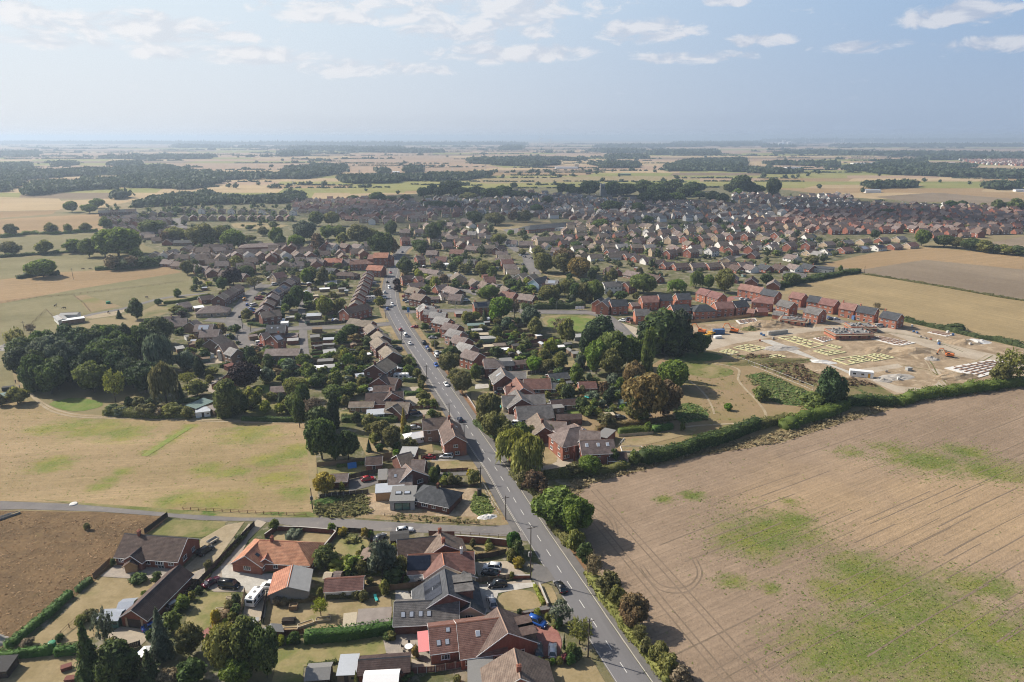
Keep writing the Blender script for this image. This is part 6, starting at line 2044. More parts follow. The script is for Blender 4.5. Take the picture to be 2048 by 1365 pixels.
# -- trees, one by one
FORM=dict(B='broad',M='mid',L='ley',F='fir',P='poplar',W='willow',S='sparse',X='bare',U='bush',H='shrub')
MATC=dict(g='leaf_mid',d='leaf_dark',c='leaf_conifer',b='leaf_bright',l='leaf_lime',y='leaf_grey',o='leaf_olive',a='leaf_autumn',p='leaf_copper',Y='leaf_yellow',r='leaf_dry',
R='leaf_rust',e='leaf_red',w='leaf_willow',h='hedge_green')
def qj(f,items):
 for it in items:
  x,yt,yb,w,k=it[:5]
  tree(f,x,yt,yb,w,FORM[k[0]],MATC[k[1]],it[5]if len(it)>5 else None)
qj(1,[(700,960,1390,300,'Fd','tall dark spruce rising at the bottom edge beside the concrete yard'),(800,840,1130,150,'Sy'),(1230,850,1210,260,'Fy','blue-green conifer in front of the long garage door'),(1300,880,1010,130,'Ug'),
(1430,985,1180,170,'Mo'),(900,1150,1400,300,'Ld'),(1140,1160,1400,250,'Fd'),(1440,1240,1400,190,'Md'),(1260,1320,1400,160,'Mr'),(800,1330,1400,130,'Uo'),(870,1080,1220,150,'Mo'),
(1380,735,830,100,'Ug'),(1440,700,760,50,'Ul'),(1180,555,630,70,'Ud'),(1040,585,635,120,'Ud'),(1565,470,535,65,'Uo'),(615,880,945,80,'Uo'),(680,845,910,90,'Uo'),(450,1020,1060,60,'Ud'),
(210,1060,1110,90,'Ur'),(1080,690,720,40,'Ub'),(655,185,230,45,'Uo'),(1720,775,830,80,'Uo'),(1770,800,880,80,'Ud'),(1620,850,950,80,'UY'),(1690,905,950,50,'Ul'),(1770,720,800,60,'Ud'),(1740,860,920,60,'Uo'),
(1490,660,710,50,'Ud'),(1130,985,1060,70,'Ud'),(850,450,500,40,'Ud'),(1790,280,325,60,'Ud')])
qj(2,[(40,1000,1330,250,'Bl','yellow-green broadleaf tree in the bottom corner by the garden sheds'),(190,960,1330,250,'Bg','green tree between the yellow-green and dark trees at the bottom'),(320,1010,1360,210,'Bd','dark green tree at the end of the bottom tree group'),(110,1220,1420,220,'Bg'),(720,760,890,125,'Sl','small yellow-green apple tree standing on the dry lawn'),
(375,160,235,75,'Mg'),(800,190,250,60,'Mg'),(880,220,275,70,'UY'),(1050,225,290,55,'UY'),(1090,245,290,40,'Ub'),(770,350,430,90,'Ud'),(1035,350,395,35,'Ud'),(1005,390,430,45,'Uo'),
(1020,480,570,100,'Mo'),(1100,490,560,80,'Ud'),(1170,460,560,110,'My'),(1250,460,560,100,'Mo'),(1320,450,560,90,'Mo'),(920,540,580,50,'Ub'),(965,545,580,45,'Ud'),(1085,590,640,50,'Uo'),(1195,625,720,75,'Uo'),
(905,670,730,60,'Uo'),(980,690,750,60,'Uo'),(1040,700,770,70,'Uo'),(720,670,740,50,'Uo'),(420,1030,1100,60,'Ul'),(480,1050,1090,45,'Ub'),(530,1010,1090,80,'Ud'),(985,1285,1400,50,'Fl','slim yellow-green conifer between the sheds at the bottom'),
(1430,1110,1190,60,'UY'),(1240,1010,1060,80,'Uo'),(950,295,325,110,'Ho'),(400,740,800,60,'Rr' if False else 'Ur'),(450,745,800,60,'Ur')])
qj(3,[(1225,265,395,100,'Bh','rounded dense green tree at the lane corner by the road'),(1255,320,440,90,'Md'),(1040,300,360,40,'Mg'),(1040,345,395,75,'Uo'),(920,305,365,45,'Mo'),(1260,450,520,75,'UY','golden clipped ball bush beside the leaning white board'),(1200,385,470,70,'Uo'),
(1210,550,600,40,'Uo'),(1400,830,880,60,'Ul'),(1265,825,860,40,'Ud'),(1475,860,910,40,'Ul'),(330,345,400,60,'Ul'),(365,560,620,90,'He'),(430,590,630,70,'Hb'),(290,1010,1060,80,'Ud'),(590,1110,1150,40,'Ho'),(800,1330,1380,60,'Ho'),(430,1310,1365,90,'Hd')])
qj(4,[(640,785,960,180,'Sy','grey-green street tree overhanging the road by the blue car'),(780,930,1110,190,'So','airy olive tree by the telegraph pole at the drive'),(665,1010,1120,40,'Fd'),(720,1100,1200,90,'Bg'),(770,1130,1210,70,'Ud'),(630,1190,1245,50,'Uo'),(580,1195,1240,45,'Ub'),
(670,1165,1225,50,'He','round crimson bush in the row of clipped bushes'),(715,1175,1250,70,'Uh'),(540,1215,1260,60,'Uo'),(490,1200,1290,70,'Ud'),(625,890,975,60,'Uh'),
(620,-10,230,330,'Bb','large pale green tree overhanging the field side of the road'),(745,30,300,240,'Bg','dark green ivy-clad tree joined to the big pale roadside tree'),(745,260,400,130,'Uo'),(820,340,480,110,'Ud'),(880,430,600,130,'Xr','bare grey bush in the roadside hedgerow'),
(1000,570,760,160,'Mo','olive bush in the roadside hedgerow after the bare one'),(1060,690,840,130,'Mo'),(1175,760,980,200,'Ba','biggest russet bush of the roadside hedgerow'),(1230,960,1090,120,'Xo'),(1280,1080,1180,100,'Ho'),(1380,1110,1240,130,'Mo'),(1440,1190,1340,160,'Mo'),(1330,1130,1230,90,'Uo'),(1530,1300,1420,160,'Ur')])
qj(5,[(260,290,400,150,'Bb','bright lime green round tree on an ivy-clad stem'),(265,370,600,90,'Lc'),(110,385,540,170,'Xr','big bare grey-brown tree beside the bright lime tree'),(160,470,640,200,'Md'),(170,560,850,210,'Bd','tall ragged dark tree at the pasture corner'),(370,640,850,160,'Bd'),(270,660,850,120,'Bd'),
(790,450,630,90,'FY','golden yellow conifer in front of the brick house'),(525,690,780,70,'Fc'),(620,560,700,140,'Bo'),(700,600,760,130,'Bo'),(530,520,640,120,'Mo'),(570,640,720,90,'Mo'),(720,690,760,80,'Ud'),(830,690,770,100,'Mo'),(815,585,650,55,'Ud'),
(605,725,775,55,'Uh'),(735,760,810,50,'Ub'),(430,490,570,70,'Md'),(1015,910,1010,75,'Lg'),(1045,885,955,40,'Lc'),(1095,975,1035,75,'Ul'),(1150,960,1040,60,'Uo'),(1190,975,1030,90,'Uo'),(1290,920,970,50,'UY'),(1320,930,1030,105,'Mo'),(1100,940,980,40,'Ud'),(1140,940,985,45,'Ud'),
(190,960,1110,160,'BY','golden yellow-green bush tree beside the low garage'),(320,1015,1085,40,'Ul'),(650,1020,1060,40,'Hg'),(270,215,290,110,'Bo'),(140,200,280,120,'Md'),(390,270,360,110,'Mg'),(470,215,290,80,'Mo'),(60,120,210,110,'Mg'),(270,140,190,60,'Ub'),(820,130,200,70,'Mb'),(890,150,215,60,'Mo'),
(925,200,280,60,'Mo'),(920,240,310,50,'Uo'),(940,330,410,90,'Mo'),(1015,380,450,60,'Mg'),(950,390,440,110,'Uo'),(1000,460,510,60,'Ub'),(1050,480,515,50,'Uo'),(690,510,530,40,'Hb'),(30,280,480,100,'Bd'),(0,380,600,90,'Bd')])
qj(5,[(1130,40,190,150,'Bo'),(1230,185,345,150,'Bo','round olive street tree on the right verge, larger of a pair'),(1180,165,260,110,'Mo'),(1330,130,240,70,'Mg'),(1370,130,210,60,'My'),(1445,230,310,40,'Fo'),(1150,-10,100,120,'Bd')])
qj(6,[(470,640,900,260,'Wl','weeping willow with yellow-green fronds, left half of the pair by the road'),(590,680,970,280,'Wl','weeping willow with yellow-green fronds, fuller right half of the pair'),(290,360,600,180,'Bo'),(330,500,690,170,'Bo'),(420,570,710,150,'Mo'),(540,580,690,130,'Mb'),(620,600,690,110,'Uo'),
(250,470,590,110,'Uo'),(750,580,660,90,'Ug'),(1060,830,960,150,'Bg'),(940,880,970,120,'Uo'),(860,910,975,90,'Uo'),(1240,760,880,70,'Md'),(1400,780,880,90,'Ug'),(640,960,1110,170,'MR'),(560,950,1060,120,'Uo'),(700,1030,1140,100,'UR'),
(1480,230,570,300,'Ba','great russet tree at the edge of the meadow'),(1420,330,560,180,'Bo'),(1620,270,520,240,'Ba','second russet tree overlapping the great one by the meadow'),(1390,110,330,150,'Ba'),(1450,230,420,180,'By'),(1690,110,320,210,'Bg','dark green round tree behind the russet trees'),
(1240,205,310,110,'My'),(1290,220,330,70,'Mb'),(1170,260,370,70,'MR'),(1110,350,395,35,'Ug'),(1450,480,550,100,'Ub'),(1380,440,520,110,'Mo'),(1125,455,510,70,'Ul'),(1150,385,440,70,'Uy'),(1180,500,590,130,'Mo'),(640,75,175,120,'Bb','bright green bush tree in the back garden by the black fence'),(740,90,180,110,'Mo'),
(840,40,160,100,'Mo'),(720,15,110,90,'Mo'),(990,40,140,80,'Mg'),(990,205,235,40,'Ul'),(1075,205,235,30,'Ha'),(845,230,275,60,'Uo'),(740,320,370,50,'Uo'),(850,320,350,50,'Uo'),(350,270,310,80,'HY'),(305,235,305,35,'Fb'),(490,125,160,40,'Ue'),(190,130,215,60,'Mg'),(240,130,210,50,'My'),
(1500,555,640,50,'Ug'),(1760,560,620,40,'Ug'),(1310,850,900,70,'Ug')])
qj(12,[(1060,590,950,150,'Pg','tall columnar poplar rising above the meadow trees'),(1180,470,770,400,'Ld','huge dark evergreen at the building site edge, left mass'),(1290,470,770,260,'Lc','huge dark evergreen at the building site edge, right mass'),(1080,520,760,220,'Lc'),(680,510,730,270,'Lc','dark evergreen clump beside the grass basin'),(590,580,760,160,'Lc'),
(800,610,900,260,'Bg','big green tree in the group left of the poplar'),(650,680,930,170,'Bb'),(920,640,880,200,'Bg'),(760,740,960,180,'Bo'),(1460,610,770,180,'Bd'),(410,500,680,130,'Ba' if False else 'Mo'),(120,400,560,150,'By'),(160,490,620,110,'Mo'),(380,480,600,180,'Sr'),(1270,840,1040,220,'Bd'),
(1710,1160,1215,60,'Ub','lone small bush on the meadow'),(1970,1040,1140,140,'Ug'),(520,770,880,90,'My'),(370,760,880,110,'Mo'),(150,790,890,120,'Bb'),(230,740,850,90,'Mo'),(700,550,640,90,'Mg'),
(1030,130,280,190,'Bg','big round dark tree behind the new estate'),(1680,95,270,150,'Ba' if False else 'Bo','tall round olive tree behind the red-roofed pair'),(1300,170,270,170,'Wb'),(1450,100,230,120,'Wg'),(1550,130,240,90,'Bg'),(280,220,360,160,'Bo'),(400,170,290,110,'Wl','yellow-green willow beside the estate road gardens'),(640,180,340,140,'Bg'),
(550,200,340,110,'Bo'),(480,200,340,80,'Bd'),(610,80,180,60,'Md'),(725,70,175,50,'Fd'),(780,85,180,80,'Mo'),(850,260,330,110,'Md'),(230,-10,110,150,'Bo'),(390,-40,120,170,'Ba' if False else 'Bo'),(510,0,150,170,'Ba'),(70,60,160,60,'Ug'),(760,255,320,50,'Mo'),(300,320,390,60,'Md'),(90,360,420,60,'Md'),(970,270,330,60,'Mo')])
qj(11,[(895,680,870,160,'Lc','lone dark conifer at the corner of the building site hedge'),(1960,540,740,190,'So','airy tree in the hedge beside the white slab'),(800,800,880,150,'Ug'),(1185,255,290,45,'Xr'),(680,85,150,85,'Bg'),(970,38,72,22,'Mg'),(1900,620,740,100,'Mo'),(1650,385,420,100,'Ud')])
wood=[P(7,*p)for p in[(175,780),(320,950),(560,930),(760,900),(900,830),(1000,900),(1220,930),(1240,740),(1390,560),(1380,500),(1150,540),(760,580),(360,640),(200,700)]]
rw=random.Random(11)
for i,q in enumerate(qx(wood,9.0,rw)):
 q0(Vector((q[0],q[1],0)),rw.uniform(11.5,14.5),rw.uniform(10,13.5),rw.choice(('ley','broad','broad')),rw.choice(('leaf_dark','leaf_conifer','leaf_dark')),None,'trees of the dark wood beside the paddock')
qj(7,[(1300,475,760,260,'Wy','pale silvery willow at the right end of the dark wood'),(440,490,800,260,'By','pale grey-green tree in the front of the dark wood'),(560,530,850,220,'By'),(160,400,640,150,'So'),(780,700,940,230,'Bg','fresh green round tree at the front of the dark wood'),(970,620,790,140,'My'),(950,750,1015,170,'Sw','pale shimmering birch on the grass before the dark wood'),
(1370,710,1030,230,'Wo','olive weeping birch before the dark wood'),(1490,840,1000,90,'Fc'),(1620,850,960,160,'Mo'),(1540,770,880,150,'Sl'),(1530,600,760,150,'My'),(1640,660,800,80,'Lc'),(1580,620,720,120,'MR'),(1125,185,330,120,'Md'),(1300,160,210,60,'Md'),(980,250,320,80,'Fd'),(1880,870,1130,240,'Lg','dense dark green oval tree beside the farm sheds'),
(150,910,1030,150,'Mo'),(10,960,1040,90,'Mo'),(1060,970,1050,60,'Ud'),(1140,975,1060,100,'Uo'),(930,1040,1110,120,'Ud'),(1250,980,1050,90,'Ud'),(1210,1030,1130,160,'Uo'),(1420,1040,1130,160,'Uo'),(1540,1060,1140,100,'Uo'),(1330,1060,1130,100,'Ur'),(1000,1060,1120,110,'Uy'),(1735,730,790,110,'Ml'),(1640,810,870,50,'Fd'),(1720,790,850,60,'Uo'),
(1895,610,680,70,'Ul'),(1680,600,660,100,'Lc'),(1560,570,640,100,'Mg'),(2010,710,900,220,'Bp','dark purple copper-leaved tree beside the brick gabled bungalow'),(1490,265,310,70,'Ue' if False else 'Up'),(1450,225,280,100,'Mo'),(250,370,440,80,'Xr'),(2010,920,1050,120,'Mo')])
qj(8,[(745,890,1000,110,'My','round blue-green tree on the lawn beside the purple tree'),(980,970,1140,170,'Bo'),(970,1090,1250,150,'Bg'),(980,1160,1260,110,'Mg'),(1130,950,1030,110,'Md'),(860,1080,1180,60,'My'),(730,1150,1240,90,'Ml'),(840,1165,1245,80,'Ml'),(620,1060,1220,130,'Mo'),(560,1110,1240,70,'Md'),(770,1080,1140,90,'Uo'),
(700,750,830,110,'Mo'),(640,780,870,90,'Ud'),(720,830,880,80,'Mo'),(920,820,910,130,'My'),(1030,770,870,110,'Bg'),(830,850,900,60,'UR'),(870,910,985,40,'Ld'),(900,890,940,80,'Ug'),(1070,880,960,100,'Mg'),(985,225,370,100,'Bd','round dark tree between the close and the back lane'),(975,310,400,60,'Md'),(1090,70,180,120,'Bg'),(1160,90,160,80,'My'),
(1210,310,440,120,'Bg'),(1270,260,320,70,'Mo'),(1340,320,390,80,'Mg'),(1415,530,620,110,'Bd'),(1150,330,400,90,'Uo'),(1080,340,400,90,'Ud'),(1260,190,230,70,'Ub'),(640,140,240,150,'So','spreading olive tree on the bend of the upper close'),(580,410,490,90,'Mo'),(470,85,210,130,'Bp','dark purple tree at the top of the curved close'),(580,60,150,110,'Bd'),
(490,0,50,80,'Mo'),(380,150,250,80,'Bd'),(1630,235,310,70,'MR'),(1650,310,380,80,'Mo'),(1870,860,930,90,'Ub'),(1950,890,950,60,'Mo'),(1870,790,870,80,'Mo'),(150,790,880,50,'Ud'),(20,240,300,60,'Ug'),(60,400,450,90,'Md'),(390,250,320,60,'Ug'),(1215,455,500,30,'Ug'),(1000,30,70,70,'Uo'),(1310,30,70,60,'Mg'),
(1430,45,85,60,'Ug'),(1790,200,260,60,'Up'),(1810,20,90,70,'Mg'),(1860,70,120,90,'Mo'),(330,140,190,50,'Md')])
qj(13,[(345,200,350,110,'Bd','tall dark tree in the middle of the village gardens'),(410,170,240,90,'Bg'),(465,175,235,70,'Mo'),(240,330,420,120,'Bd'),(250,370,440,80,'Md'),(870,280,370,120,'Bo','olive-gold tree by the estate road'),(970,245,290,60,'Mb'),(1050,255,300,50,'Mg'),(1680,165,240,120,'Bg'),
(1225,440,590,150,'Bo','round olive tree on the green, left of three'),(1400,410,590,170,'Ba','russet-olive tree on the green, middle of three'),(1510,480,610,160,'BR','rusty tree on the green, right of three'),(1190,385,460,90,'Mo'),(760,500,610,130,'Bo'),(600,520,600,100,'Mo'),(500,510,580,80,'Md'),(550,460,520,80,'Ub'),(400,500,565,70,'Mo'),(390,350,410,60,'Mo'),
(820,510,570,70,'Up'),(870,490,540,70,'Mg'),(520,640,690,50,'Ug'),(800,700,810,140,'Bg'),(740,730,790,80,'Mg'),(890,800,970,180,'Bb','large bright green willow-like tree behind the semi-detached row'),(1000,800,960,90,'Sr'),(620,905,990,100,'Ml'),(760,880,990,80,'Fd'),(690,910,980,70,'Ml'),(870,950,1010,80,'Mo'),(940,950,1040,80,'My'),
(490,1145,1260,120,'Fd'),(280,1000,1060,60,'Md'),(360,1140,1190,60,'Mo'),(1180,1000,1080,90,'Mo'),(120,480,600,110,'Md'),(60,640,700,60,'Up'),(30,330,440,80,'MR'),(20,180,280,70,'Bd'),(220,560,600,60,'Ub'),(470,1260,1300,50,'Hb'),(650,1190,1240,50,'Ho'),(700,560,600,60,'Mo'),(1440,600,660,50,'Ud'),(1620,560,630,60,'Md'),(1730,555,650,50,'Fd'),
(1060,400,440,70,'Uo'),(1290,490,530,60,'Ug'),(1540,400,440,80,'Md'),(1500,340,400,90,'Bd'),(1300,310,350,60,'UR'),(980,650,720,110,'Ud'),(1130,690,740,90,'Ub'),(1290,700,780,110,'Bo')])
qj(15,[(610,540,680,190,'Bg','dark green clump at the paddock corner, tallest of the village edge'),(540,570,680,110,'Bd'),(460,590,680,80,'Bg'),(380,590,660,80,'Mg'),(680,560,660,80,'Bg'),(240,600,665,80,'Mo'),(440,510,550,50,'Mo'),(350,510,555,40,'Mo'),(260,510,560,60,'Mo'),(225,700,785,130,'Bg','bushy tree on the paddock hedge by itself'),(580,680,745,80,'Mr'),(680,675,740,80,'Xr'),
(640,700,745,80,'Ud'),(740,685,735,90,'Ud'),(820,680,720,80,'Ud'),(780,495,570,120,'Bg'),(900,530,600,100,'Bo'),(850,550,610,50,'MR'),(960,550,595,60,'Md'),(1040,520,620,130,'Bo'),(1130,530,600,90,'Mo'),(1200,545,640,110,'Bg'),(1070,570,620,70,'Mg'),(1160,520,570,60,'Md'),(1420,530,620,70,'Bg'),(1440,570,630,60,'Md'),(1560,500,600,110,'By'),(1620,450,520,70,'Bg'),
(1700,450,520,70,'Bo'),(1680,520,590,80,'Bg'),(1740,520,590,70,'Bg'),(1840,520,620,120,'Bo'),(1630,560,650,60,'MR'),(1520,570,640,80,'Bg'),(1960,560,680,130,'Bd','big dark tree beside the bend of the main road'),(2000,500,560,50,'Ld'),(1910,540,610,60,'Bo'),(1760,560,620,60,'Mo'),(1350,530,570,50,'Mo'),(1300,600,650,60,'Md'),(1280,570,600,60,'Mo'),(1210,680,730,60,'Ml'),(960,700,770,60,'Mo'),
(1195,740,800,80,'Up'),(1265,730,790,70,'Bd'),(700,640,690,60,'Mg'),(60,610,670,90,'Mo'),(60,510,570,60,'Mo'),(370,395,450,60,'Bg'),(460,410,455,70,'Bg'),(500,380,430,60,'Bg'),(540,480,540,60,'Mg'),(1400,500,530,50,'Mg'),(1280,515,540,40,'Mg'),(905,425,460,50,'Md')])
qj(14,[(1550,320,395,70,'Bg','rounded tree at the corner of the village and the plough field'),(1660,345,400,90,'Bd'),(1720,355,405,80,'Bo'),(1790,360,415,90,'Bd'),(1850,375,425,80,'Mo'),(1900,388,430,70,'Md'),(1950,395,435,80,'Mo'),(2010,400,440,80,'Md'),(800,530,580,60,'Md'),(920,530,580,80,'Bd'),(850,415,440,40,'Ug'),(1020,440,480,70,'Uo'),(1700,300,310,20,'Hg'),
(1325,320,360,40,'Md'),(1600,285,310,30,'Mb'),(1390,215,250,70,'Bd'),(1770,290,315,30,'Mo'),(1690,175,215,50,'Bd'),(1745,175,210,40,'Bd'),(1920,175,225,60,'Mg'),(2000,172,225,70,'Mg'),(1850,185,205,30,'Mo'),(230,250,280,50,'Mg'),(10,265,310,50,'Bb'),(250,520,560,50,'Ug')])
qj(14,[(680,55,145,90,'Bd','tall dark tree beyond the village, biggest of the group'),(640,90,145,80,'Bd'),(750,100,145,80,'Bd'),(830,72,160,70,'Bd','tall dark tree standing alone beyond the village'),(720,85,145,60,'Bd'),(665,120,150,50,'Mb'),(440,85,130,60,'Bd'),(490,92,130,40,'Bd'),(360,75,140,70,'Bd'),(310,90,145,80,'Bd'),(205,80,145,60,'Bd'),
(260,95,150,70,'Bd'),(130,95,150,90,'Bd'),(60,85,150,70,'Bd'),(370,140,185,60,'Bg'),(290,135,190,80,'Bd'),(210,140,190,60,'Bd'),(480,130,165,60,'Bd'),(590,140,190,60,'Bd'),(540,130,180,60,'Bd'),(50,180,230,90,'Bd'),(180,185,230,50,'Bd'),(630,170,200,50,'Mo')])
qj(16,[(590,335,420,130,'Bd','tallest dark tree on the far village skyline'),(480,350,420,60,'Bd'),(540,365,425,90,'Bd'),(650,370,430,110,'Bd'),(430,370,430,80,'Bd'),(740,365,430,110,'Bd'),(820,375,440,90,'Bd'),(900,360,440,90,'Bd'),(950,385,440,70,'Bd'),(690,400,450,90,'Bo'),(160,400,460,90,'Bd'),(240,420,460,70,'Bd'),(330,410,450,60,'Bd'),(20,415,450,60,'Bd'),
(1000,390,440,90,'Bd'),(1060,400,440,70,'Bd'),(1240,345,410,70,'Bd'),(1290,355,415,60,'Bd'),(1330,370,420,70,'Bd'),(1400,335,420,110,'Bd'),(1530,340,420,80,'Bd'),(1600,350,420,120,'Bd'),(1720,330,420,100,'Bd'),(1790,350,430,100,'Bd'),(1880,330,420,130,'Bd'),(1960,360,440,90,'Bd'),(1740,400,460,90,'Bd'),(1820,400,460,80,'Bd'),(1910,400,460,90,'Bg'),(2010,340,420,80,'Bd'),
(500,450,500,120,'Bd'),(600,450,500,80,'Bd'),(490,580,690,90,'Bd'),(1530,450,510,100,'Bd'),(1690,460,520,60,'Bd'),(1090,470,520,70,'Bd'),(730,510,590,90,'Bd'),(850,520,590,110,'Bo'),(960,510,570,60,'MR'),(1030,510,570,70,'Mo'),(990,515,560,40,'Ld'),(960,340,375,40,'Bd'),(1160,420,470,60,'Bd'),(30,490,530,50,'Md'),(250,575,630,60,'Bd')])
rs=random.Random(21)
RPTS=[(p.x,p.y)for p in q1(CL,6.0)]
def clear_of(q,m=1.0):
 for(hx,hy,hl,hd,rz)in xk:
  dx,dy=q[0]-hx,q[1]-hy
  if abs(dx)>30 or abs(dy)>30:
   continue
  c,s=math.cos(-rz),math.sin(-rz)
  if abs(dx*c-dy*s)<hl+m and abs(dx*s+dy*c)<hd+m:
   return False
 for(rx,ry)in RPTS:
  if(q[0]-rx)**2+(q[1]-ry)**2<60:
   return False
 return True
GARDENS=[(8,[(60,500),(480,560),(640,720),(1000,750),(1520,620),(1640,640),(1900,900),(1500,940),(1100,900),(1050,1250),(580,1250),(640,900),(260,860),(0,620)],8.5,70),
(8,[(1060,120),(1420,100),(1380,300),(1340,520),(1060,520),(840,500),(900,250)],8,45),(8,[(100,100),(480,120),(900,20),(1300,20),(1050,140),(760,180),(420,200),(150,280)],9,60),
(13,[(90,580),(600,420),(960,480),(1100,680),(1280,760),(900,800),(560,780),(150,800)],9,90),(13,[(560,960),(1050,960),(1150,1150),(1500,1180),(1420,1280),(1000,1330),(700,1200)],7,60),
(13,[(60,250),(700,180),(900,300),(950,420),(560,420),(200,420)],11,80),(13,[(1050,300),(1980,240),(1990,520),(1650,600),(1250,480),(1100,420)],12,90),(14,[(0,420),(400,440),(900,360),(1400,380),(1040,480),(860,560),(500,520),(200,560),(0,520)],13,110),
(14,[(0,290),(600,290),(1000,330),(900,380),(300,420),(0,370)],14,80),(15,[(850,640),(1900,620),(1950,760),(1300,790),(900,720)],11,90),(15,[(540,420),(1500,420),(1500,480),(1000,600),(700,640),(560,540)],16,90),
(6,[(740,170),(1200,260),(1300,400),(1400,480),(900,520),(720,300)],5.0,40),(5,[(150,60),(560,40),(520,280),(380,520),(150,300)],5.5,45),(2,[(700,470),(1350,470),(1350,660),(720,560)],3.2,22),(12,[(60,180),(600,200),(700,360),(60,380)],7,50)]
picked=[]
for gi,(f,pts,sp,mx)in enumerate(GARDENS):
 w=[P(f,*p)for p in pts]
 cand=[q for q in qx(w,sp,rs)if clear_of(q)]
 rs.shuffle(cand)
 picked+=cand[:mx]
sheds=[q for q in picked if math.hypot(*q)<560][::5][:60]
for q in sheds:
 a_=ROAD+rs.choice((0,1.57))+rs.uniform(-.1,.1)
 e_=Vector((math.cos(a_),math.sin(a_),0))*rs.uniform(1.2,2.4)
 v=Vector((q[0],q[1],0))
 ql(0,0,0,0,0,rs.uniform(2,3.2),2.0,.5,rs.choice(('felt','felt_grey','asbestos','white_paint','metal_sheet','wood')),rs.choice(('wood','wood_dark','wood_red','green_sheet')),door=False,world=(v-e_,v+e_))
picked=[q for q in picked if q not in sheds]
picked.sort(key=lambda q:math.hypot(*q))
mass=[]
for i,q in enumerate(picked):
 d=math.hypot(*q)
 s=rs.uniform(1.6,4.2)*(1+d/1500)
 r=rs.random()
 mat=rs.choice(('leaf_mid','leaf_mid','leaf_dark','leaf_olive','leaf_dark','leaf_bright','leaf_olive','leaf_grey','leaf_autumn','leaf_lime','leaf_conifer'))
 v=Vector((q[0],q[1],0))
 small_tree=r<.2
 if i>330:
  mass.append((q,s*(rs.uniform(1.4,2.0)if small_tree else rs.uniform(.7,1.1)),s*(1.4 if small_tree else 1.1)))
 elif small_tree:
  q0(v,s*rs.uniform(1.5,2.1),s*1.4,'mid',mat)
 else:
  q0(v,s*rs.uniform(.6,1.1),s*rs.uniform(.9,1.3),'shrub',mat)
qr('garden_greenery',[q for q,a,b in mass],[a for q,a,b in mass],[b for q,a,b in mass],'leaf_mixed',cards=34,csize=.17,seed=9)
# -- hedges
qd(1,[(45,1115),(120,1070),(230,975),(350,880),(470,770),(530,720)],1.9,1.7,label='dense green hedge between the rough field and the brown bungalow garden')
qd(1,[(580,695),(680,610)],1.5,1.5,label='short green hedge continuing past the gap by the rough field')
qd(1,[(0,1195),(200,1170),(390,1150)],1.8,2.0,label='dark clipped hedge at the very bottom corner')
qd(1,[(420,1165),(600,1140)],1.8,1.9,label='dark clipped hedge beside the tall spruce')
qd(2,[(600,1060),(900,1035),(1200,990),(1500,935)],2.6,2.6,'hedge_green','long bright clipped hedge between the sheds and the big lawn',.05,9,.2)
qd(2,[(470,300),(520,225)],1.6,1.2,'leaf_grey','rounded lavender hedge on the brown lawn, left of two')
qd(2,[(515,300),(570,225)],1.6,1.2,'leaf_grey','rounded lavender hedge on the brown lawn, right of two')
qd(4,[(445,650),(510,785)],.9,.9,'leaf_lime','low yellow-green hedge inside the front garden wall')
qd(6,[(1450,860),(1600,830),(1760,790),(1890,745),(2080,690),(2200,640),(2330,590)],4.2,4.2,'leaf_dark','tall dense dark hedge along the tilled field edge',.14,6,.3)
qd(6,[(2330,600),(2450,560),(2560,540)],3.5,2.6,'leaf_olive','looser olive hedge between the meadow and the tilled field',.3,6,.3)
qd(6,[(1110,620),(1250,590),(1450,565),(1690,530)],2.2,1.8,'leaf_autumn','long rusty-topped hedge behind the bungalow gardens',.1)
qd(6,[(1280,640),(1400,625),(1520,620)],2.4,2.2,'leaf_mid','green garden hedge by the picket fence',.12)
qd(6,[(1540,620),(1680,595)],2.6,2.2,'hedge_green','clipped bright hedge at the lawn end')
qd(0,[(1565,858),(1610,842),(1650,832),(1690,816)],5.0,3.4,'leaf_mid','loose green hedge closing the gap beside the lone conifer',.3,5,.34)
qd(11,[(985,850),(1100,850),(1290,850)],4.5,3.6,'leaf_dark','thick dark hedgerow beside the lone conifer',.25,5,.32)
qd(11,[(1300,850),(1400,820),(1500,800),(1600,790),(1750,770),(1920,745),(2060,735)],5.0,3.4,'leaf_mid','long green hedgerow along the building site edge',.28,5,.34)
qd(11,[(1350,360),(1500,395),(1640,425),(1780,460),(1900,480),(2060,520),(2300,570)],3.0,2.4,'leaf_dark','dark hedge between the site and the stubble field',.35,4,.34)
qd(11,[(600,165),(700,140),(800,125),(900,105),(1000,85),(1080,72)],4.0,3.0,'leaf_dark','dark hedge along the village edge beside the stubble field',.3,4,.36)
qd(11,[(1100,85),(1300,115),(1600,165),(1900,220),(2100,250)],2.0,1.2,'leaf_olive','thin hedge dividing the stubble and plough fields',.4,3,.4)
qd(12,[(50,395),(200,392),(400,388),(560,380)],4.0,3.4,'leaf_dark','dark hedge behind the estate entrance road',.25,5,.32)
qd(13,[(1040,1270),(1250,1240),(1450,1205)],2.4,2.2,'hedge_green','long clipped green hedge across the back gardens',.06)
qd(13,[(860,1105),(960,1100),(1040,1090)],2.4,1.8,'hedge_green','clipped hedge behind the greenhouse gardens')
qd(13,[(860,1140),(1000,1140),(1120,1130)],2.0,1.6,'leaf_dark','dark low hedge in the deep back gardens')
qd(13,[(300,1110),(450,1090)],2.0,1.8,'hedge_green','clipped front hedge beside the white van')
qd(13,[(100,880),(200,885),(235,880)],2.4,1.8,'leaf_dark','dark front hedge at the road junction')
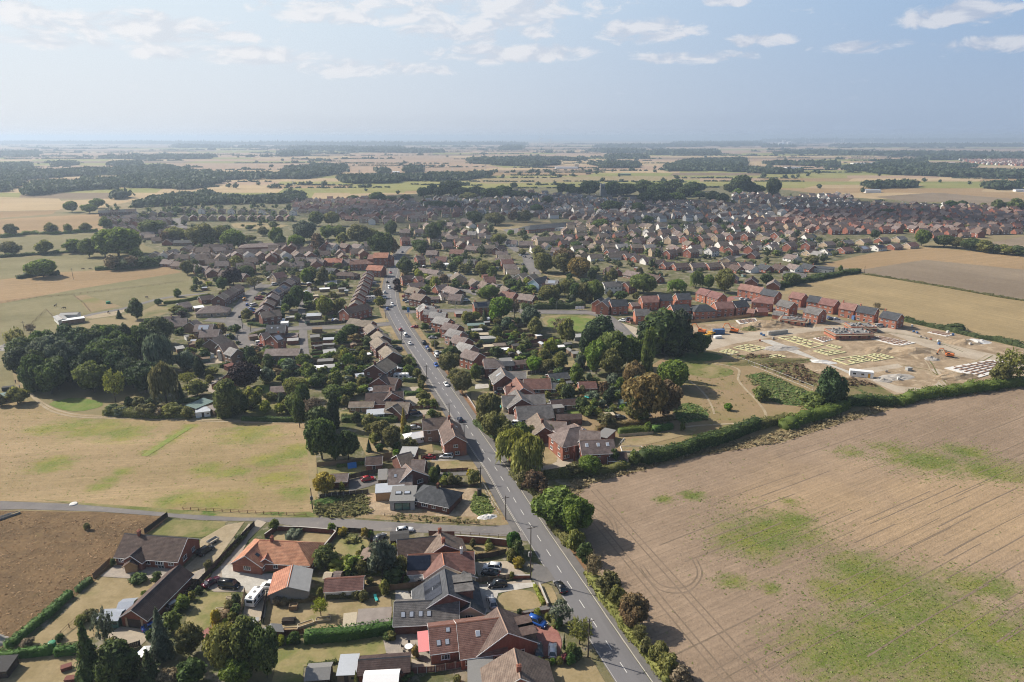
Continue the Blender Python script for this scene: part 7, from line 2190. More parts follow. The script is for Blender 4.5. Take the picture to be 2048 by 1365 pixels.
for(x1,y1,x2,y2,m,l)in[(1085,770,1560,718,'leaf_dark','long dark garden hedge of the terrace gardens, second from the lane'),(1100,800,1590,760,'hedge_green','long bright garden hedge of the terrace gardens nearest the lane'),
(1290,690,1420,670,'leaf_dark','short dark hedge across the terrace gardens'),(1180,620,1340,612,'leaf_dark','dark hedge at the top of the terrace gardens'),(1060,390,1150,385,'leaf_dark','dark hedge beside the back lane'),
(1370,978,1590,985,'leaf_dark','hedge in front of the gabled semi-detached pair'),(1850,1085,1970,1085,'hedge_green','clipped hedge beside the gravel drives'),(1830,975,1940,985,'leaf_dark','dark hedge below the white caravan'),
(1740,670,1820,672,'leaf_dark','front hedge of the terrace by the road, upper'),(1770,790,1860,800,'leaf_dark','front hedge of the terrace by the road, lower'),(360,870,560,800,'leaf_dark','dark hedge beside the balcony house'),
(560,860,690,780,'leaf_mid','loose hedge at the end of the curved close'),(540,1290,1050,1300,'leaf_dark','long low hedge along the farm track'),(1340,1275,1830,1280,'leaf_mid','clipped hedge across the bungalow garden'),(600,620,720,575,'leaf_olive','rounded front hedge on the close corner'),
(590,520,740,545,'leaf_dark','dark hedge round the corner garden of the close')]:
 qd(8,[(x1,y1),(x2,y2)],1.8,1.7,m,l)
qd(7,[(870,1100),(1150,1120),(1560,1125)],4.0,2.6,'leaf_olive','rough hedgerow between the farm track and the birches',.35,4.5,.32)
qd(7,[(1450,1010),(1640,990)],2.0,1.8,'leaf_dark','dark hedge beneath the olive birch')
qd(7,[(1340,200),(1500,180),(1640,150),(1720,130)],2.2,1.8,'leaf_mid','green hedge along the paddock lane')
qd(5,[(320,545),(560,545),(740,545)],2.0,1.8,'leaf_dark','dark hedge behind the orchard trees')
qd(5,[(790,335),(920,345)],1.6,1.5,'hedge_green','clipped front hedge of the plum-roofed bungalow')
qd(5,[(700,120),(860,140)],1.8,1.6,'leaf_dark','front hedge above the white caravan')
qd(14,[(890,590),(1050,545),(1240,525)],4.0,2.6,'leaf_dark','dark hedge at the corner of the bungalow gardens and stubble',.3,3.5,.4)
qd(15,[(90,790),(200,770),(300,770)],5.0,3.0,'leaf_dark','dark hedge at the top of the horse paddock',.4,3,.45)
qd(15,[(490,745),(600,740),(760,730),(860,715)],5.0,3.0,'leaf_dark','hedge between the pasture and the stubble field',.4,3,.45)
qd(15,[(0,680),(200,665),(430,650),(700,660)],4.0,2.6,'leaf_mid','long thin hedge across the upper pasture',.4,2.5,.5)
qd(15,[(0,580),(150,560),(300,560),(500,545)],5.0,3.0,'leaf_mid','hedge below the golden stubble strip',.5,2.5,.5)
qd(4,[(470,20),(560,180),(700,350)],2.6,1.8,'leaf_olive','low scrub hedge along the field side of the road, upper stretch',.4,6,.3)
qd(4,[(850,560),(960,740),(1090,900),(1200,1060),(1330,1220),(1450,1380)],2.6,1.6,'leaf_olive','low scrub hedge along the field side of the road, lower stretch',.4,6,.3)
qd(6,[(200,560),(300,640),(380,700)],3.0,2.2,'leaf_dark','dark hedge beside the footway below the bungalows',.3)
qd(6,[(480,940),(560,1030),(700,1140)],3.0,2.2,'leaf_olive','roadside hedge below the willows',.3)
qd(6,[(720,970),(900,960),(1060,950),(1350,890)],3.0,1.8,'leaf_olive','scrubby hedge along the drive and field corner',.4)
# -- fences and garden walls
qe(1,[(1255,130),(1085,258)],1.7,'wood_dark',None,'dark panel fence running behind the brown bungalow to the lane')
qe(1,[(830,470),(700,590)],1.5,'wood',None,'panel fence between the rough field and the bungalow patio')
qe(1,[(1905,200),(1730,380),(1560,570),(1440,690)],1.8,'wood_dark',None,'long dark panel fence between the two lane drives')
qe(1,[(1440,690),(1330,800),(1250,880)],1.6,'wood_dark',None,'dark fence beside the white covered car and long garage')
qe(1,[(1420,632),(1510,640)],1.7,'wood',None,'short fence joining the garage to the boundary fence')
qe(1,[(1050,1095),(870,1150),(1000,1150)],1.5,'wood_dark',None,'dark fence round the concrete yard corner')
qq(1,[(740,850),(655,850),(520,960),(400,1075)],1.2,'wood',label='post and rail fence across the dry garden')
qq(1,[(1370,75),(1600,88),(1915,105),(2200,118),(2290,122)],1.0,'wood_red',label='low brown rail fence along the pasture edge of the lane')
qe(2,[(320,705),(300,800),(275,930)],1.8,'wood_dark',None,'dark fence beside the caravan drive')
qe(2,[(150,700),(95,1000)],1.5,'wood',None,'timber fence between the rockery garden and the caravan drive')
qp(2,[(320,745),(425,738)],1.7,.22,'block_grey',label='grey block wall beside the workshop')
qp(2,[(300,290),(380,232),(560,235),(810,255),(830,270),(740,380)],1.4,.24,'brick_dark',label='dark brick wall round the back lawn of the orange-roofed bungalow')
qe(2,[(840,240),(1110,260),(1085,340)],1.6,'wood_dark',None,'dark fence round the narrow lawn beside the lane')
qe(2,[(1035,700),(1240,680),(1496,650)],1.7,'wood',None,'panel fence behind the slate-roofed house patio')
qe(2,[(310,1030),(590,1010)],1.6,'wood_red',None,'red-brown fence beside the ball bush')
qe(3,[(590,270),(780,275)],1.6,'wood_red',None,'red-brown fence behind the T-shaped bungalow')
qq(3,[(750,262),(900,272),(1180,290)],1.2,'wood',label='rail fence on the grass by the lane wall')
qp(3,[(785,315),(1000,330),(1180,348)],2.0,.3,'brick_red',label='tall red brick wall along the lane')
qe(3,[(935,450),(1050,435),(1170,405)],1.6,'wood_dark',None,'dark fence between the lane garden and white house drive')
qe(3,[(920,620),(1100,610),(1220,590)],1.5,'wood','concrete','wavy-topped fence with concrete posts between the two drives')
qp(3,[(1220,592),(1355,590)],1.0,.3,'brick_red',label='low brick wall ending at the telegraph pole')
qp(4,[(480,645),(545,800)],.9,.3,'brick_buff',label='low buff stone wall round the crescent lawn')
qe(3,[(1290,880),(1496,850)],1.2,'wood_red',None,'curved red-brown fence behind the blue car')
qe(3,[(370,1310),(640,1290),(860,1250),(1050,1220)],1.6,'wood_red','concrete','red-brown panel fence with concrete posts at the bottom')
qe(4,[(380,1200),(470,1200),(600,1190)],1.0,'wood',None,'low fence behind the clipped bush row')
qe(5,[(130,890),(355,870),(500,850),(700,810)],1.7,'wood',None,'weathered fence beneath the tall ragged trees')
qe(5,[(370,985),(520,950),(660,930)],1.7,'wood_dark',None,'dark fence behind the red car')
qe(5,[(150,1130),(330,1110),(520,1090)],1.5,'wood_dark','concrete','dark fence between the weeds and the red car drive')
qe(5,[(630,850),(710,840)],1.7,'wood',None,'short fence beside the garden building')
qe(5,[(920,830),(1240,805)],1.7,'wood',None,'timber fence below the roadside brick house')
qe(5,[(845,590),(930,588)],1.7,'wood_red',None,'terracotta fence behind the conservatory')
qe(5,[(840,450),(1035,445)],1.3,'wood_red','concrete','red fence beside the buff-roofed bungalow drive')
qe(5,[(1070,930),(1275,918)],1.2,'wood_red',None,'low brown fence beside the empty drive')
qe(5,[(1070,1050),(1340,1040)],1.0,'wood_dark',None,'low dark fence in front of the bungalow under repair')
qq(5,[(640,1260),(900,1290),(1200,1310),(1480,1340)],1.0,'wood',label='thin rail fence between the building plot and the lane')
qq(5,[(1370,1010),(1420,1100),(1470,1190),(1510,1250)],1.9,'galv',3.0,(.06,.95),'steel mesh site fence along the road verge',.03)
qe(6,[(590,190),(760,170),(1085,140)],1.7,'wood_dark','concrete','black panel fence with pale posts across the back gardens')
qe(6,[(770,360),(980,330),(1160,320)],1.5,'wood',None,'timber fence below the red garage')
qe(6,[(980,420),(1100,405),(1210,395)],1.5,'wood_new',None,'orange timber fence behind the vegetable plot')
qe(6,[(1540,300),(1360,330),(1250,350)],1.2,'wood',None,'low fence near the russet trees')
qe(6,[(690,670),(840,655)],1.6,'wood',None,'fence at the side of the gravel drive')
qp(6,[(120,350),(145,385),(200,470)],1.0,.3,'brick_brown',label='low brick wall along the footway on the right')
qe(6,[(1280,660),(1420,650),(1540,640)],1.1,'wood_pale',None,'pale picket fence on the lawn')
qe(12,[(1370,510),(1500,500),(1700,480),(1970,450)],1.8,'wood_new',None,'new timber fence between the estate and the building site')
qe(12,[(930,520),(1015,515)],1.7,'wood_new',None,'orange timber fence by the estate road bend')
qe(12,[(1410,320),(1500,330)],1.7,'wood_new',None,'orange fence behind the estate houses')
qe(12,[(0,680),(150,670),(360,650)],1.6,'wood_red',None,'red-brown fence across the deep gardens')
qe(12,[(40,750),(200,735),(460,705)],1.5,'wood',None,'brown fence beside the clipped garden hedge',parts=False)
qe(13,[(700,1110),(860,1080),(1050,1060)],1.6,'wood',None,'timber fence above the greenhouse gardens',parts=False)
qe(13,[(930,1200),(1150,1180),(1370,1150)],1.6,'wood_red',None,'brown fence with pale posts across the gardens',parts=False)
qe(8,[(1060,530),(1200,520),(1390,505)],1.7,'wood_dark',None,'dark fence beside the side street',parts=False)
qe(8,[(1300,860),(1420,870),(1520,880)],1.6,'wood',None,'fence above the polytunnel gardens',parts=False)
qe(8,[(1050,320),(1200,305),(1390,290)],1.6,'wood',None,'fence across the upper back gardens',parts=False)
qe(8,[(1090,250),(1260,235),(1400,225)],1.6,'wood',None,'second fence across the upper back gardens',parts=False)
qe(8,[(1300,700),(1520,690)],1.5,'wood',None,'fence between the terrace gardens',parts=False)
qe(8,[(1180,445),(1340,430)],1.7,'wood',None,'fence behind the sheet-roofed workshop',parts=False)
qp(8,[(830,320),(940,335),(980,370)],1.4,.25,'brick_buff',label='buff garden wall below the close houses')
qp(8,[(380,560),(500,548)],1.0,.3,'brick_buff',label='low buff wall in front of the brown houses')
qq(7,[(190,430),(380,250),(450,320)],1.2,'wood',3.0,label='paddock fence left of the stable block')
qq(7,[(0,195),(300,150),(600,125),(1000,80),(1500,20)],1.2,'wood',4.0,label='long thin paddock fence below the stubble field')
qq(7,[(740,265),(680,190),(600,130)],1.2,'wood',4.0,label='paddock cross fence by the bare strip')
qq(11,[(300,565),(500,640),(650,700),(810,765)],2.0,'galv',3.5,(.06,.95),'steel mesh fence between the meadow and the site',.03)
for(f,pts,w,h,m,l)in[(2,[(760,735),(900,720),(1060,745)],1.6,1.1,'leaf_olive','overgrown border below the white outbuilding'),(2,[(450,770),(560,760),(690,748)],1.6,.9,'leaf_autumn','rusty weedy border along the workshop wall'),(2,[(880,545),(1000,555),(1130,560),(1350,560)],2.0,1.2,'leaf_mid','leafy border behind the white house garden'),
(3,[(700,470),(760,430)],1.0,.7,'leaf_olive','small border at the corner of the narrow lawn'),(2,[(840,430),(700,520)],1.2,.8,'leaf_mid','shrub border beside the hipped orange roof'),(1,[(1440,700),(1370,790),(1290,880)],1.3,1.1,'leaf_mid','green border along the dark fence of the mixed lawn'),
(1,[(1720,780),(1700,860),(1620,930)],1.6,1.0,'leaf_autumn','rockery border with russet plants'),(1,[(1860,240),(1720,400),(1590,540)],1.2,.8,'leaf_olive','rough green border inside the long dark fence'),(3,[(950,430),(1060,415),(1150,395)],1.4,.9,'leaf_autumn','rusty border above the white car'),
(5,[(280,890),(500,870)],1.2,.8,'leaf_mid','narrow border under the weathered fence'),(6,[(750,350),(900,335),(1080,325)],1.2,.9,'leaf_dark','dark border along the garage fence'),(6,[(1000,360),(1150,350)],1.0,.7,'leaf_autumn','flower border on the mixed lawn'),(5,[(900,320),(960,400),(1030,440)],2.4,1.4,'leaf_mid','shrub border along the verge by the gravel drives'),
(5,[(830,60),(870,130)],2.0,1.4,'leaf_mid','shrub border along the verge by the semi-detached pair'),(4,[(560,880),(620,960)],1.6,1.0,'leaf_olive','low border between the red paving and the road'),(2,[(620,1225),(700,1240),(840,1215)],1.0,.6,'leaf_mid','low border at the edge of the big lawn')]:
 qd(f,pts,w,h,m,l,.45,8,.22,'flower_border',cat='border')
for i in range(9):
 y=605+i*33
 qe(8,[(1085+i*4,y+14),(1300,y+2),(1490+i*10,y-8)],1.6,('wood','wood_dark','wood_red')[i%3],None,'garden fence between the long parallel terrace plots, %s from the side street'%ORD[i],parts=False)
for i in range(6):
 y=1030+i*38
 qe(13,[(640+i*18,y+40),(900,y+14),(1100+i*45,y-10)],1.6,('wood_dark','wood','wood_red')[i%3],None,'garden fence behind the semi-detached row, %s from the side road'%ORD[i],parts=False)
 # -- far country
rf=random.Random(31)
VROWS=[398,386,377,370,363.5,357,351.5,346,341,336,331.5,327,323,319,315.5,312,309,306.2,303.6,301.2,299,296.9,295,293.2,291.6,290.2,289,287.9,286.9,286,285.2,284.5]
pal_near=['m_farstraw','m_fargreen','m_farstraw','m_farpink','m_fargreen','m_farbrown','m_stubble_mid']
pal_far=['m_farpink','m_farstraw','m_farpink','m_farbrown','m_farstraw','m_farpink','m_fargreen']
cuts=[]
for v in VROWS:
 u=-900.0
 cc=[]
 while u<2950:
  cc.append(u)
  u+=rf.uniform(150,430)
 cc.append(2950)
 cuts.append(cc)
for i in range(len(VROWS)-1):
 v0,v1=VROWS[i],VROWS[i+1]
 cc=cuts[i]
 sk=rf.uniform(-30,30)
 for a,b in zip(cc[:-1],cc[1:]):
  j0,j1=rf.uniform(-1,1)*(v0-v1)*.0,0
  pts=[G(a,v0),G(b,v0),G(b+sk,v1),G(a+sk,v1)]
  pal=pal_near if v0>345 else pal_far
  qb('field',pts,rf.choice(pal),.012)
for(f,pts,mat)in[(15,[(-400,372),(0,370),(300,378),(350,418),(300,436),(0,442),(-400,450)],'m_farstraw'),(15,[(-400,455),(0,445),(290,438),(270,458),(0,478),(-400,490)],'m_stubble_mid'),
(15,[(-300,520),(40,482),(520,455),(530,535),(420,550),(200,545),(0,570),(-300,600)],'m_stubble_mid'),(15,[(-300,640),(0,590),(80,570),(300,565),(560,548),(545,575),(350,650),(100,665),(-300,700)],'m_horse'),
(15,[(-300,720),(0,685),(250,668),(460,660),(700,668),(860,700),(700,735),(500,748),(300,778),(100,790),(-300,830)],'m_horse'),(15,[(300,390),(560,378),(700,380),(640,400),(500,425),(350,420)],'m_farstraw'),
(15,[(1180,505),(1300,500),(1480,515),(1400,535),(1200,530)],'m_drygrass'),(16,[(0,355),(500,320),(1000,310),(1500,305),(2048,310),(2048,335),(1500,345),(1000,365),(600,375),(0,405)],'m_fargreen'),
(16,[(600,320),(1200,305),(1700,300),(2048,305),(2048,322),(1300,335),(800,345)],'m_drygrass'),(16,[(0,240),(400,210),(700,225),(900,250),(500,275),(0,300)],'m_farpink'),(16,[(0,165),(400,160),(600,190),(680,205),(300,235),(0,235)],'m_farpink'),
(14,[(1320,155),(1600,135),(2048,150),(2200,165),(2200,215),(1950,205),(1700,178),(1500,180)],'m_plough'),(14,[(1640,135),(1800,128),(2200,140),(2200,170),(2048,168),(1800,150)],'m_stubble_mid'),
(14,[(1860,380),(2048,345),(2300,350),(2300,400),(2048,395),(1900,395)],'m_plough')]:
 qb('field',[P(f,*p)for p in pts],mat,lay(1))
WOODS=[(15,[(140,335),(200,305),(350,312),(650,335),(660,382),(300,390),(150,372)]),(15,[(-200,220),(0,215),(150,205),(160,250),(600,235),(850,220),(1050,262),(1150,275),(1070,320),(950,332),(650,322),(350,305),(150,295),(0,345),(-200,350)]),
(15,[(1050,258),(1300,240),(1580,225),(1600,212),(1780,222),(1720,252),(1560,278),(1300,280),(1100,284)]),(15,[(1270,148),(1410,148),(1410,164),(1270,166)]),(15,[(1440,142),(1560,140),(1560,160),(1440,164)]),(15,[(570,205),(710,200),(710,216),(570,220)]),(15,[(290,205),(380,202),(380,215),(290,218)]),
(15,[(520,172),(820,168),(1170,165),(1170,172),(820,178),(520,180)]),(15,[(0,148),(200,146),(200,152),(0,156)]),(15,[(1090,330),(1180,325),(1180,340),(1090,342)]),
(15,[(690,425),(870,378),(1050,360),(1250,350),(1500,365),(1560,375),(1540,400),(1300,405),(1100,410),(850,418)]),(15,[(1200,285),(1350,290),(1400,300),(1200,305)]),(15,[(1780,285),(2048,278),(2048,300),(1800,303)]),
(15,[(1330,330),(1470,320),(1470,340),(1330,345)]),(15,[(420,402),(480,402),(480,412),(420,412)]),(15,[(530,400),(640,395),(640,405),(530,410)]),(16,[(690,208),(900,203),(1100,200),(1370,208),(1370,218),(1100,247),(950,242),(720,228)]),(16,[(-50,322),(300,312),(680,302),(840,297),(690,325),(300,332),(-50,342)]),(16,[(0,145),(300,140),(580,165),(590,178),(300,165),(0,160)]),
(16,[(1400,152),(1700,152),(1720,166),(1400,167)]),(16,[(1500,184),(1730,184),(1720,200),(1510,198)]),(16,[(1380,235),(1680,230),(1680,252),(1390,258)]),(16,[(1850,248),(2050,243),(2050,272),(1870,274)]),(16,[(900,130),(1000,128),(1000,146),(900,148)]),
(16,[(1430,126),(2048,122),(2048,130),(1430,134)]),(16,[(1750,160),(2048,158),(2048,175),(1760,178)]),(16,[(330,260),(410,258),(410,280),(330,280)]),(16,[(170,270),(225,268),(225,288),(170,288)]),
(17,[(0,268),(80,244),(400,234),(420,272),(830,312),(600,320),(300,302),(0,292)]),(17,[(540,198),(900,190),(1400,196),(2048,206),(2300,212),(2300,224),(2048,220),(1500,214),(1000,208),(560,206)]),(17,[(1450,228),(2300,226),(2300,236),(1450,236)]),
(17,[(960,292),(1200,274),(1750,274),(1650,302),(1000,302)]),(17,[(1150,304),(1500,304),(2048,318),(2300,330),(2300,350),(2048,347),(1500,332),(1200,318)]),(17,[(540,258),(950,258),(930,286),(600,282)]),(17,[(1210,245),(1430,250),(1430,282),(1200,278)]),
(17,[(1100,392),(1400,384),(1420,400),(1150,406)]),(17,[(1800,390),(2048,380),(2250,380),(2250,400),(1850,412)]),(17,[(0,190),(250,186),(250,208),(0,210)]),(17,[(540,156),(1600,152),(2300,154),(2300,160),(1600,158),(540,162)]),
(16,[(0,116),(700,112),(1400,114),(1400,119),(700,118),(0,121)]),(15,[(0,94),(700,94),(1200,98),(2048,102),(2048,107),(1200,103),(500,98),(0,98)]),(15,[(1400,118),(2048,118),(2048,134),(1500,130)]),
(15,[(900,110),(1350,112),(1350,120),(900,118)]),(17,[(0,140),(500,135),(540,152),(0,160)]),(17,[(540,125),(2300,120),(2300,130),(540,134)]),(17,[(600,112),(1500,112),(1500,116),(600,116)])]
wp,wh,ww=[],[],[]
for(f,pts)in WOODS:
 w=[P(f,*p)for p in pts]
 d=sum(p.length for p in w)/len(w)
 sp=max(11.0,d/125)
 for q in qx(w,sp,rf,.5):
  if math.sin(q[0]/(sp*5.5))*math.sin(q[1]/(sp*9)+q[0]/(sp*20))>.32:
   continue
  s=rf.uniform(.75,1.35)
  wp.append(q)
  ww.append(sp*1.45*s)
  wh.append(min(sp*1.0,13)*rf.uniform(.7,1.2))
wp,ww,wh=np.array(wp),np.array(ww),np.array(wh)
dist=np.hypot(wp[:,0],wp[:,1])
tp=[]
for(f,pts)in[(14,[(860,150),(1560,200),(2040,215),(2040,320),(1500,330),(900,260)]),(16,[(0,430),(700,420),(2040,450),(2040,560),(800,540),(0,560)]),(14,[(0,290),(900,270),(1040,380),(300,460),(0,440)]),(15,[(540,420),(1500,418),(1500,500),(560,540)])]:
 for q in qx([P(f,*p)for p in pts],26,rf,.5):
  if rf.random()<.6:
   tp.append((q,rf.uniform(3,8),rf.uniform(4,8)))
qr('village_trees',[t[0]for t in tp],[t[1]for t in tp],[t[2]for t in tp],'leaf_mixed',cards=30,csize=.18,seed=15)
qr('distant_woods',wp,wh,ww,'far_wood',cards=20,csize=.22,seed=5)
hp,hh,hw=[],[],[]
for i in range(2,len(VROWS)-4):
 v=VROWS[i]
 u=-200.0
 while u<2250:
  run=rf.uniform(60,260)
  if rf.random()<.62:
   a,b=G(u,v),G(u+run,v+rf.uniform(-1.2,1.2)*(VROWS[i-1]-v)*.35)
   L=(b-a).length
   st=max(4.0,a.length/260)
   for k in range(int(L/st)):
    if rf.random()<.8:
     p=a.lerp(b,k*st/L)
     big=rf.random()<.10
     hp.append((p.x+rf.uniform(-1,1),p.y+rf.uniform(-2,2)))
     hw.append(st*rf.uniform(.9,1.5)*(1.7 if big else 1))
     hh.append((rf.uniform(6,11)if big else rf.uniform(1.8,3.6)))
  u+=run+rf.uniform(5,120)
for i in range(120):
 v=rf.choice(VROWS[1:18])+rf.uniform(-3,3)
 p=G(rf.uniform(-100,2150),v)
 s=rf.uniform(7,13)
 hp.append((p.x,p.y));hh.append(s);hw.append(s*rf.uniform(.9,1.4))
qr('distant_hedgerows',np.array(hp),np.array(hh),np.array(hw),'far_wood',cards=14,csize=.26,seed=6)
def turbine_meshes():
 t=MB()
 t.bar((0,0,0),(0,0,80),2.4,0,10,1.4)
 tw=t.mesh('tower',['white_paint'])
 n_=MB()
 n_.box(-1.8,1.8,-5,4,78.5,82)
 n_.bar((0,-5,80.2),(0,-7,80.2),1.6,0,8,.8)
 na=n_.mesh('nacelle',['white_paint'])
 b=MB()
 b.prism([(-.9,0),(1.6,6),(.9,20),(.2,40),(-.2,40),(-.7,20)],-.25,.25,axis='y')
 return tw,na,b.mesh('blade',['white_paint'])
TW,NA,BL=turbine_meshes()
TURB=[(17,x,b)for(x,b)in[(168,145),(187,146),(440,132),(458,130),(478,132),(572,134),(595,133),(768,138),(790,139),(910,137),(935,136),(978,140),(992,140),(1076,135),(1150,142),(1166,142),(1286,136),(1366,132),(1461,140),(1598,140),(710,132),(532,142)]]+[(16,x,b)for(x,b)in[(1112,142),(1172,140),(1703,106),(1825,106),(1890,106)]]
for(f,x,b)in TURB:
 p=P(f,x,b)
 t=qk('wind_turbine','white wind turbine','wind turbine',(p.x,p.y,0),rf.uniform(-.5,.5),'wind turbines along the horizon',True)
 k=rf.uniform(.85,1.12)
 t.scale=(k,k,k)
 ob('tower',TW,t)
 ob('nacelle',NA,t)
 a0=rf.uniform(0,2)
 for i in range(3):
  bl=ob('blade',BL,t,(0,-6,80.2))
  bl.rotation_euler=(0,a0+i*2.094,0)
for(f,x0,x1,yb,hgt,lab,mat)in[(17,612,640,145,30,'white factory block on the horizon, low left part','white_paint'),(17,632,650,144,62,'white factory tower on the horizon','white_paint'),(17,662,690,145,40,'white factory block on the horizon, right part','white_paint'),
(17,1045,1200,262,7,'long pale warehouse roof beyond the far wood','metal_sheet'),(17,1440,1640,262,7,'pair of long white warehouses near the far town','metal_sheet'),(17,450,500,284,6,'small pale farm shed among the far trees','metal_sheet'),(17,650,740,286,6,'white farm sheds right of the far copse','metal_sheet'),
(16,1200,1330,256,6,'long low glasshouse before the distant copse','metal_sheet'),(16,1312,1338,250,14,'pale silo block beside the distant copse','render_cream'),(16,1570,1640,296,5,'green-roofed far barn in the yellow fields','green_sheet'),(16,1380,1410,290,4,'dark far farmhouse roof in the yellow fields','tile_dkbrown'),
(16,250,290,282,5,'white far farm shed in the pink fields','white_paint'),(17,1110,1200,425,6,'long pale barn roof beyond the village edge','metal_sheet'),(17,1990,2040,420,5,'pale shed at the right edge beyond the village','metal_sheet')]:
 a,b=P(f,x0,yb),P(f,x1,yb)
 L=(b-a).length
 t=qk('far_building',lab,'building',((a.x+b.x)/2,(a.y+b.y)/2,0),math.atan2(b.y-a.y,b.x-a.x))
 d=min(L*.5,40)
 m=MB()
 m.box(-L/2,L/2,-d/2,d/2,-.2,hgt*.78)
 m.build('wall','white_paint' if mat in('metal_sheet','white_paint')else mat,t)
 m=MB()
 m.prism([(-d/2-.5,hgt*.781),(d/2+.5,hgt*.781),(0,hgt)],-L/2-.5,L/2+.5)
 m.build('roof',mat,t)
cp=P(16,1476,415)
t=qk('church','grey stone church with square tower among dark trees','church',(cp.x,cp.y,0),.15)
m=MB()
m.box(-4,4,-4,4,-.2,21)
tw=m.build('tower','render_grey',t)
for sx in(-1,1):
 for sy in(-1,1):
  m=MB()
  m.box(sx*3.4-.6,sx*3.4+.6,sy*3.4-.6,sy*3.4+.6,21.002,23)
  m.build('pinnacle','render_grey',tw)
m=MB()
m.box(-1,1,-4.1,-4.001,13,17)
m.build('belfry_window','black_paint',tw)
m=MB()
m.box(4.01,26,-6,6,-.2,8)
m.build('nave','render_grey',t)
m=MB()
m.prism([(-6.5,8.001),(6.5,8.001),(0,13)],4.02,26.5)
m.build('roof','lead',t)
def z7(f,x,yt,yb,label):
 h,p=qy(f,x,yb,yt)
 t=qk('pylon',label,'pylon',(p.x,p.y,0),.3)
 m=MB()
 w=h*.09
 for sx in(-1,1):
  for sy in(-1,1):
   m.bar((sx*w,sy*w,0),(sx*w*.12,sy*w*.12,h),.16,0,4)
 for k in range(7):
  z,z2=h*k/7,h*(k+1)/7
  a,b=w*(1-.88*k/7),w*(1-.88*(k+1)/7)
  m.bar((-a,-a,z),(b,-b,z2),.1,0,3)
  m.bar((a,-a,z),(-b,-b,z2),.1,0,3)
 m.build('lattice','galv',t)
 for k,L in((.68,.22),(.8,.26),(.92,.18)):
  m=MB()
  m.bar((-h*L,0,h*k),(h*L,0,h*k),.18,0,4)
  m.build('cross_arm','galv',t)
z7(15,1500,262,312,'lattice pylon in the straw field beyond the wood')
z7(15,1842,232,275,'lattice pylon on the pink field right of the wood')
z7(16,792,228,268,'lattice pylon in front of the distant copse')
z7(16,57,262,305,'lattice pylon left of the straw fields')
z7(16,598,238,268,'far lattice pylon in the middle of the pink fields')
# -- vehicles
def xi(f,items,detail=1):
 for it in items:
  car(f,it[0],it[1],it[2],it[3],it[4]if len(it)>4 else 'hatch',it[5]if len(it)>5 else None,detail)
xi(4,[(640,668,'r','black','estate','black estate car driving up the main road, nearest to the camera')],2)
xi(5,[(1215,540,'r','navy','hatch','dark blue car on the main road passing the roadside brick house'),(1110,270,'R','white','saloon','white car driving down the main road below the parked caravan'),(1033,125,'R','blue','hatch','blue car parked at the kerb under the round tree')])
xi(13,[(85,1050,'r','red','hatch','red car near the junction on the main road'),(125,1095,'r','white','van','white van following the red car on the main road'),(160,1160,'r','white','saloon','white car behind the white van on the main road'),(20,850,'R','white','suv','white car beyond the petrol sign on the main road'),
(272,1160,'r','black','suv','black car parked at the kerb, first of the kerbside row'),(300,1195,'r','blue','hatch','pale blue car parked at the kerb between a black car and another'),(312,1212,'r','grey','hatch'),(375,1262,'r','white','van','white van parked on the right kerb'),(385,1235,20,'silver'),(200,1025,100,'red','hatch','red car parked on the forecourt by the sign'),
(120,782,10,'red'),(125,812,5,'navy'),(157,825,5,'grey'),(330,1035,10,'grey','suv'),(372,1050,15,'white','van'),(345,1115,5,'silver','saloon'),(610,815,20,'white','van'),(690,715,20,'maroon','hatch','maroon car in the short side road'),(1700,910,175,'black','suv','black car in front of the first new estate houses'),
(1868,978,150,'white','suv','white car at the end of the estate road'),(1920,968,20,'navy','suv'),(1945,975,20,'black'),(1065,525,120,'navy'),(1072,548,120,'silver'),(1080,462,120,'navy'),(1130,475,130,'black'),(1045,450,120,'silver'),(100,425,'r','navy'),(5,590,'R','red'),(665,720,20,'red'),(880,780,160,'white'),(960,355,110,'black','van')])
xi(4,[(462,930,-32,'blue','suv','bright blue car on the red paved drive'),(385,950,-50,'black','hatch','black car tucked between the red house and the blue car'),(475,1145,92,'grey','estate','grey estate car parked on the red paved drive'),(580,1145,86,'white','hatch','white car parked beside the clipped bushes on red paving'),
(130,520,172,'white','suv','white car with black roof in front of the white house'),(115,562,165,'black','saloon','black car beside the wavy fence'),(168,648,188,'black','suv','dark car on the pale drive of the slate-roofed house'),(125,780,105,'silver','estate','grey covered car beside the slate-roofed house')],2)
xi(1,[(1540,395,62,'black','suv','black pick-up beside the brown bungalow'),(1585,630,55,'maroon','saloon','maroon saloon parked by the boundary fence'),(1718,655,-8,'black','van','black van parked on the orange-roofed bungalow drive'),(1312,795,60,'silver','hatch','white covered car beside the long garage'),(1148,958,40,'blue','saloon','blue saloon beside the long garage front')],2)
xi(2,[(340,658,172,'white','suv','white car with black roof beside the touring caravan'),(1155,298,62,'grey','saloon','dark grey car parked behind the brown garage'),(1345,240,12,'white','estate','white car parked on the lane')],2)
xi(5,[(515,992,22,'red','hatch','red hatchback in the yard of the mauve-brown bungalow'),(980,825,175,'red','saloon','red convertible on the drive by the timber fence'),(1110,820,175,'white','suv','white car on the drive below the roadside brick house'),(870,490,15,'navy','suv','dark car on the drive of the buff-roofed bungalow'),(755,165,170,'silver','suv','silver car above the parked white caravan'),(870,600,10,'silver','hatch','silver car behind the conservatory')],2)
xi(6,[(500,575,170,'white','van','white van behind the roadside trees'),(350,335,95,'black','hatch','black car on the brick drive of the red-roofed bungalow'),(1290,520,20,'grey','hatch','grey car behind the garden hedges'),(1480,500,10,'silver','hatch')])
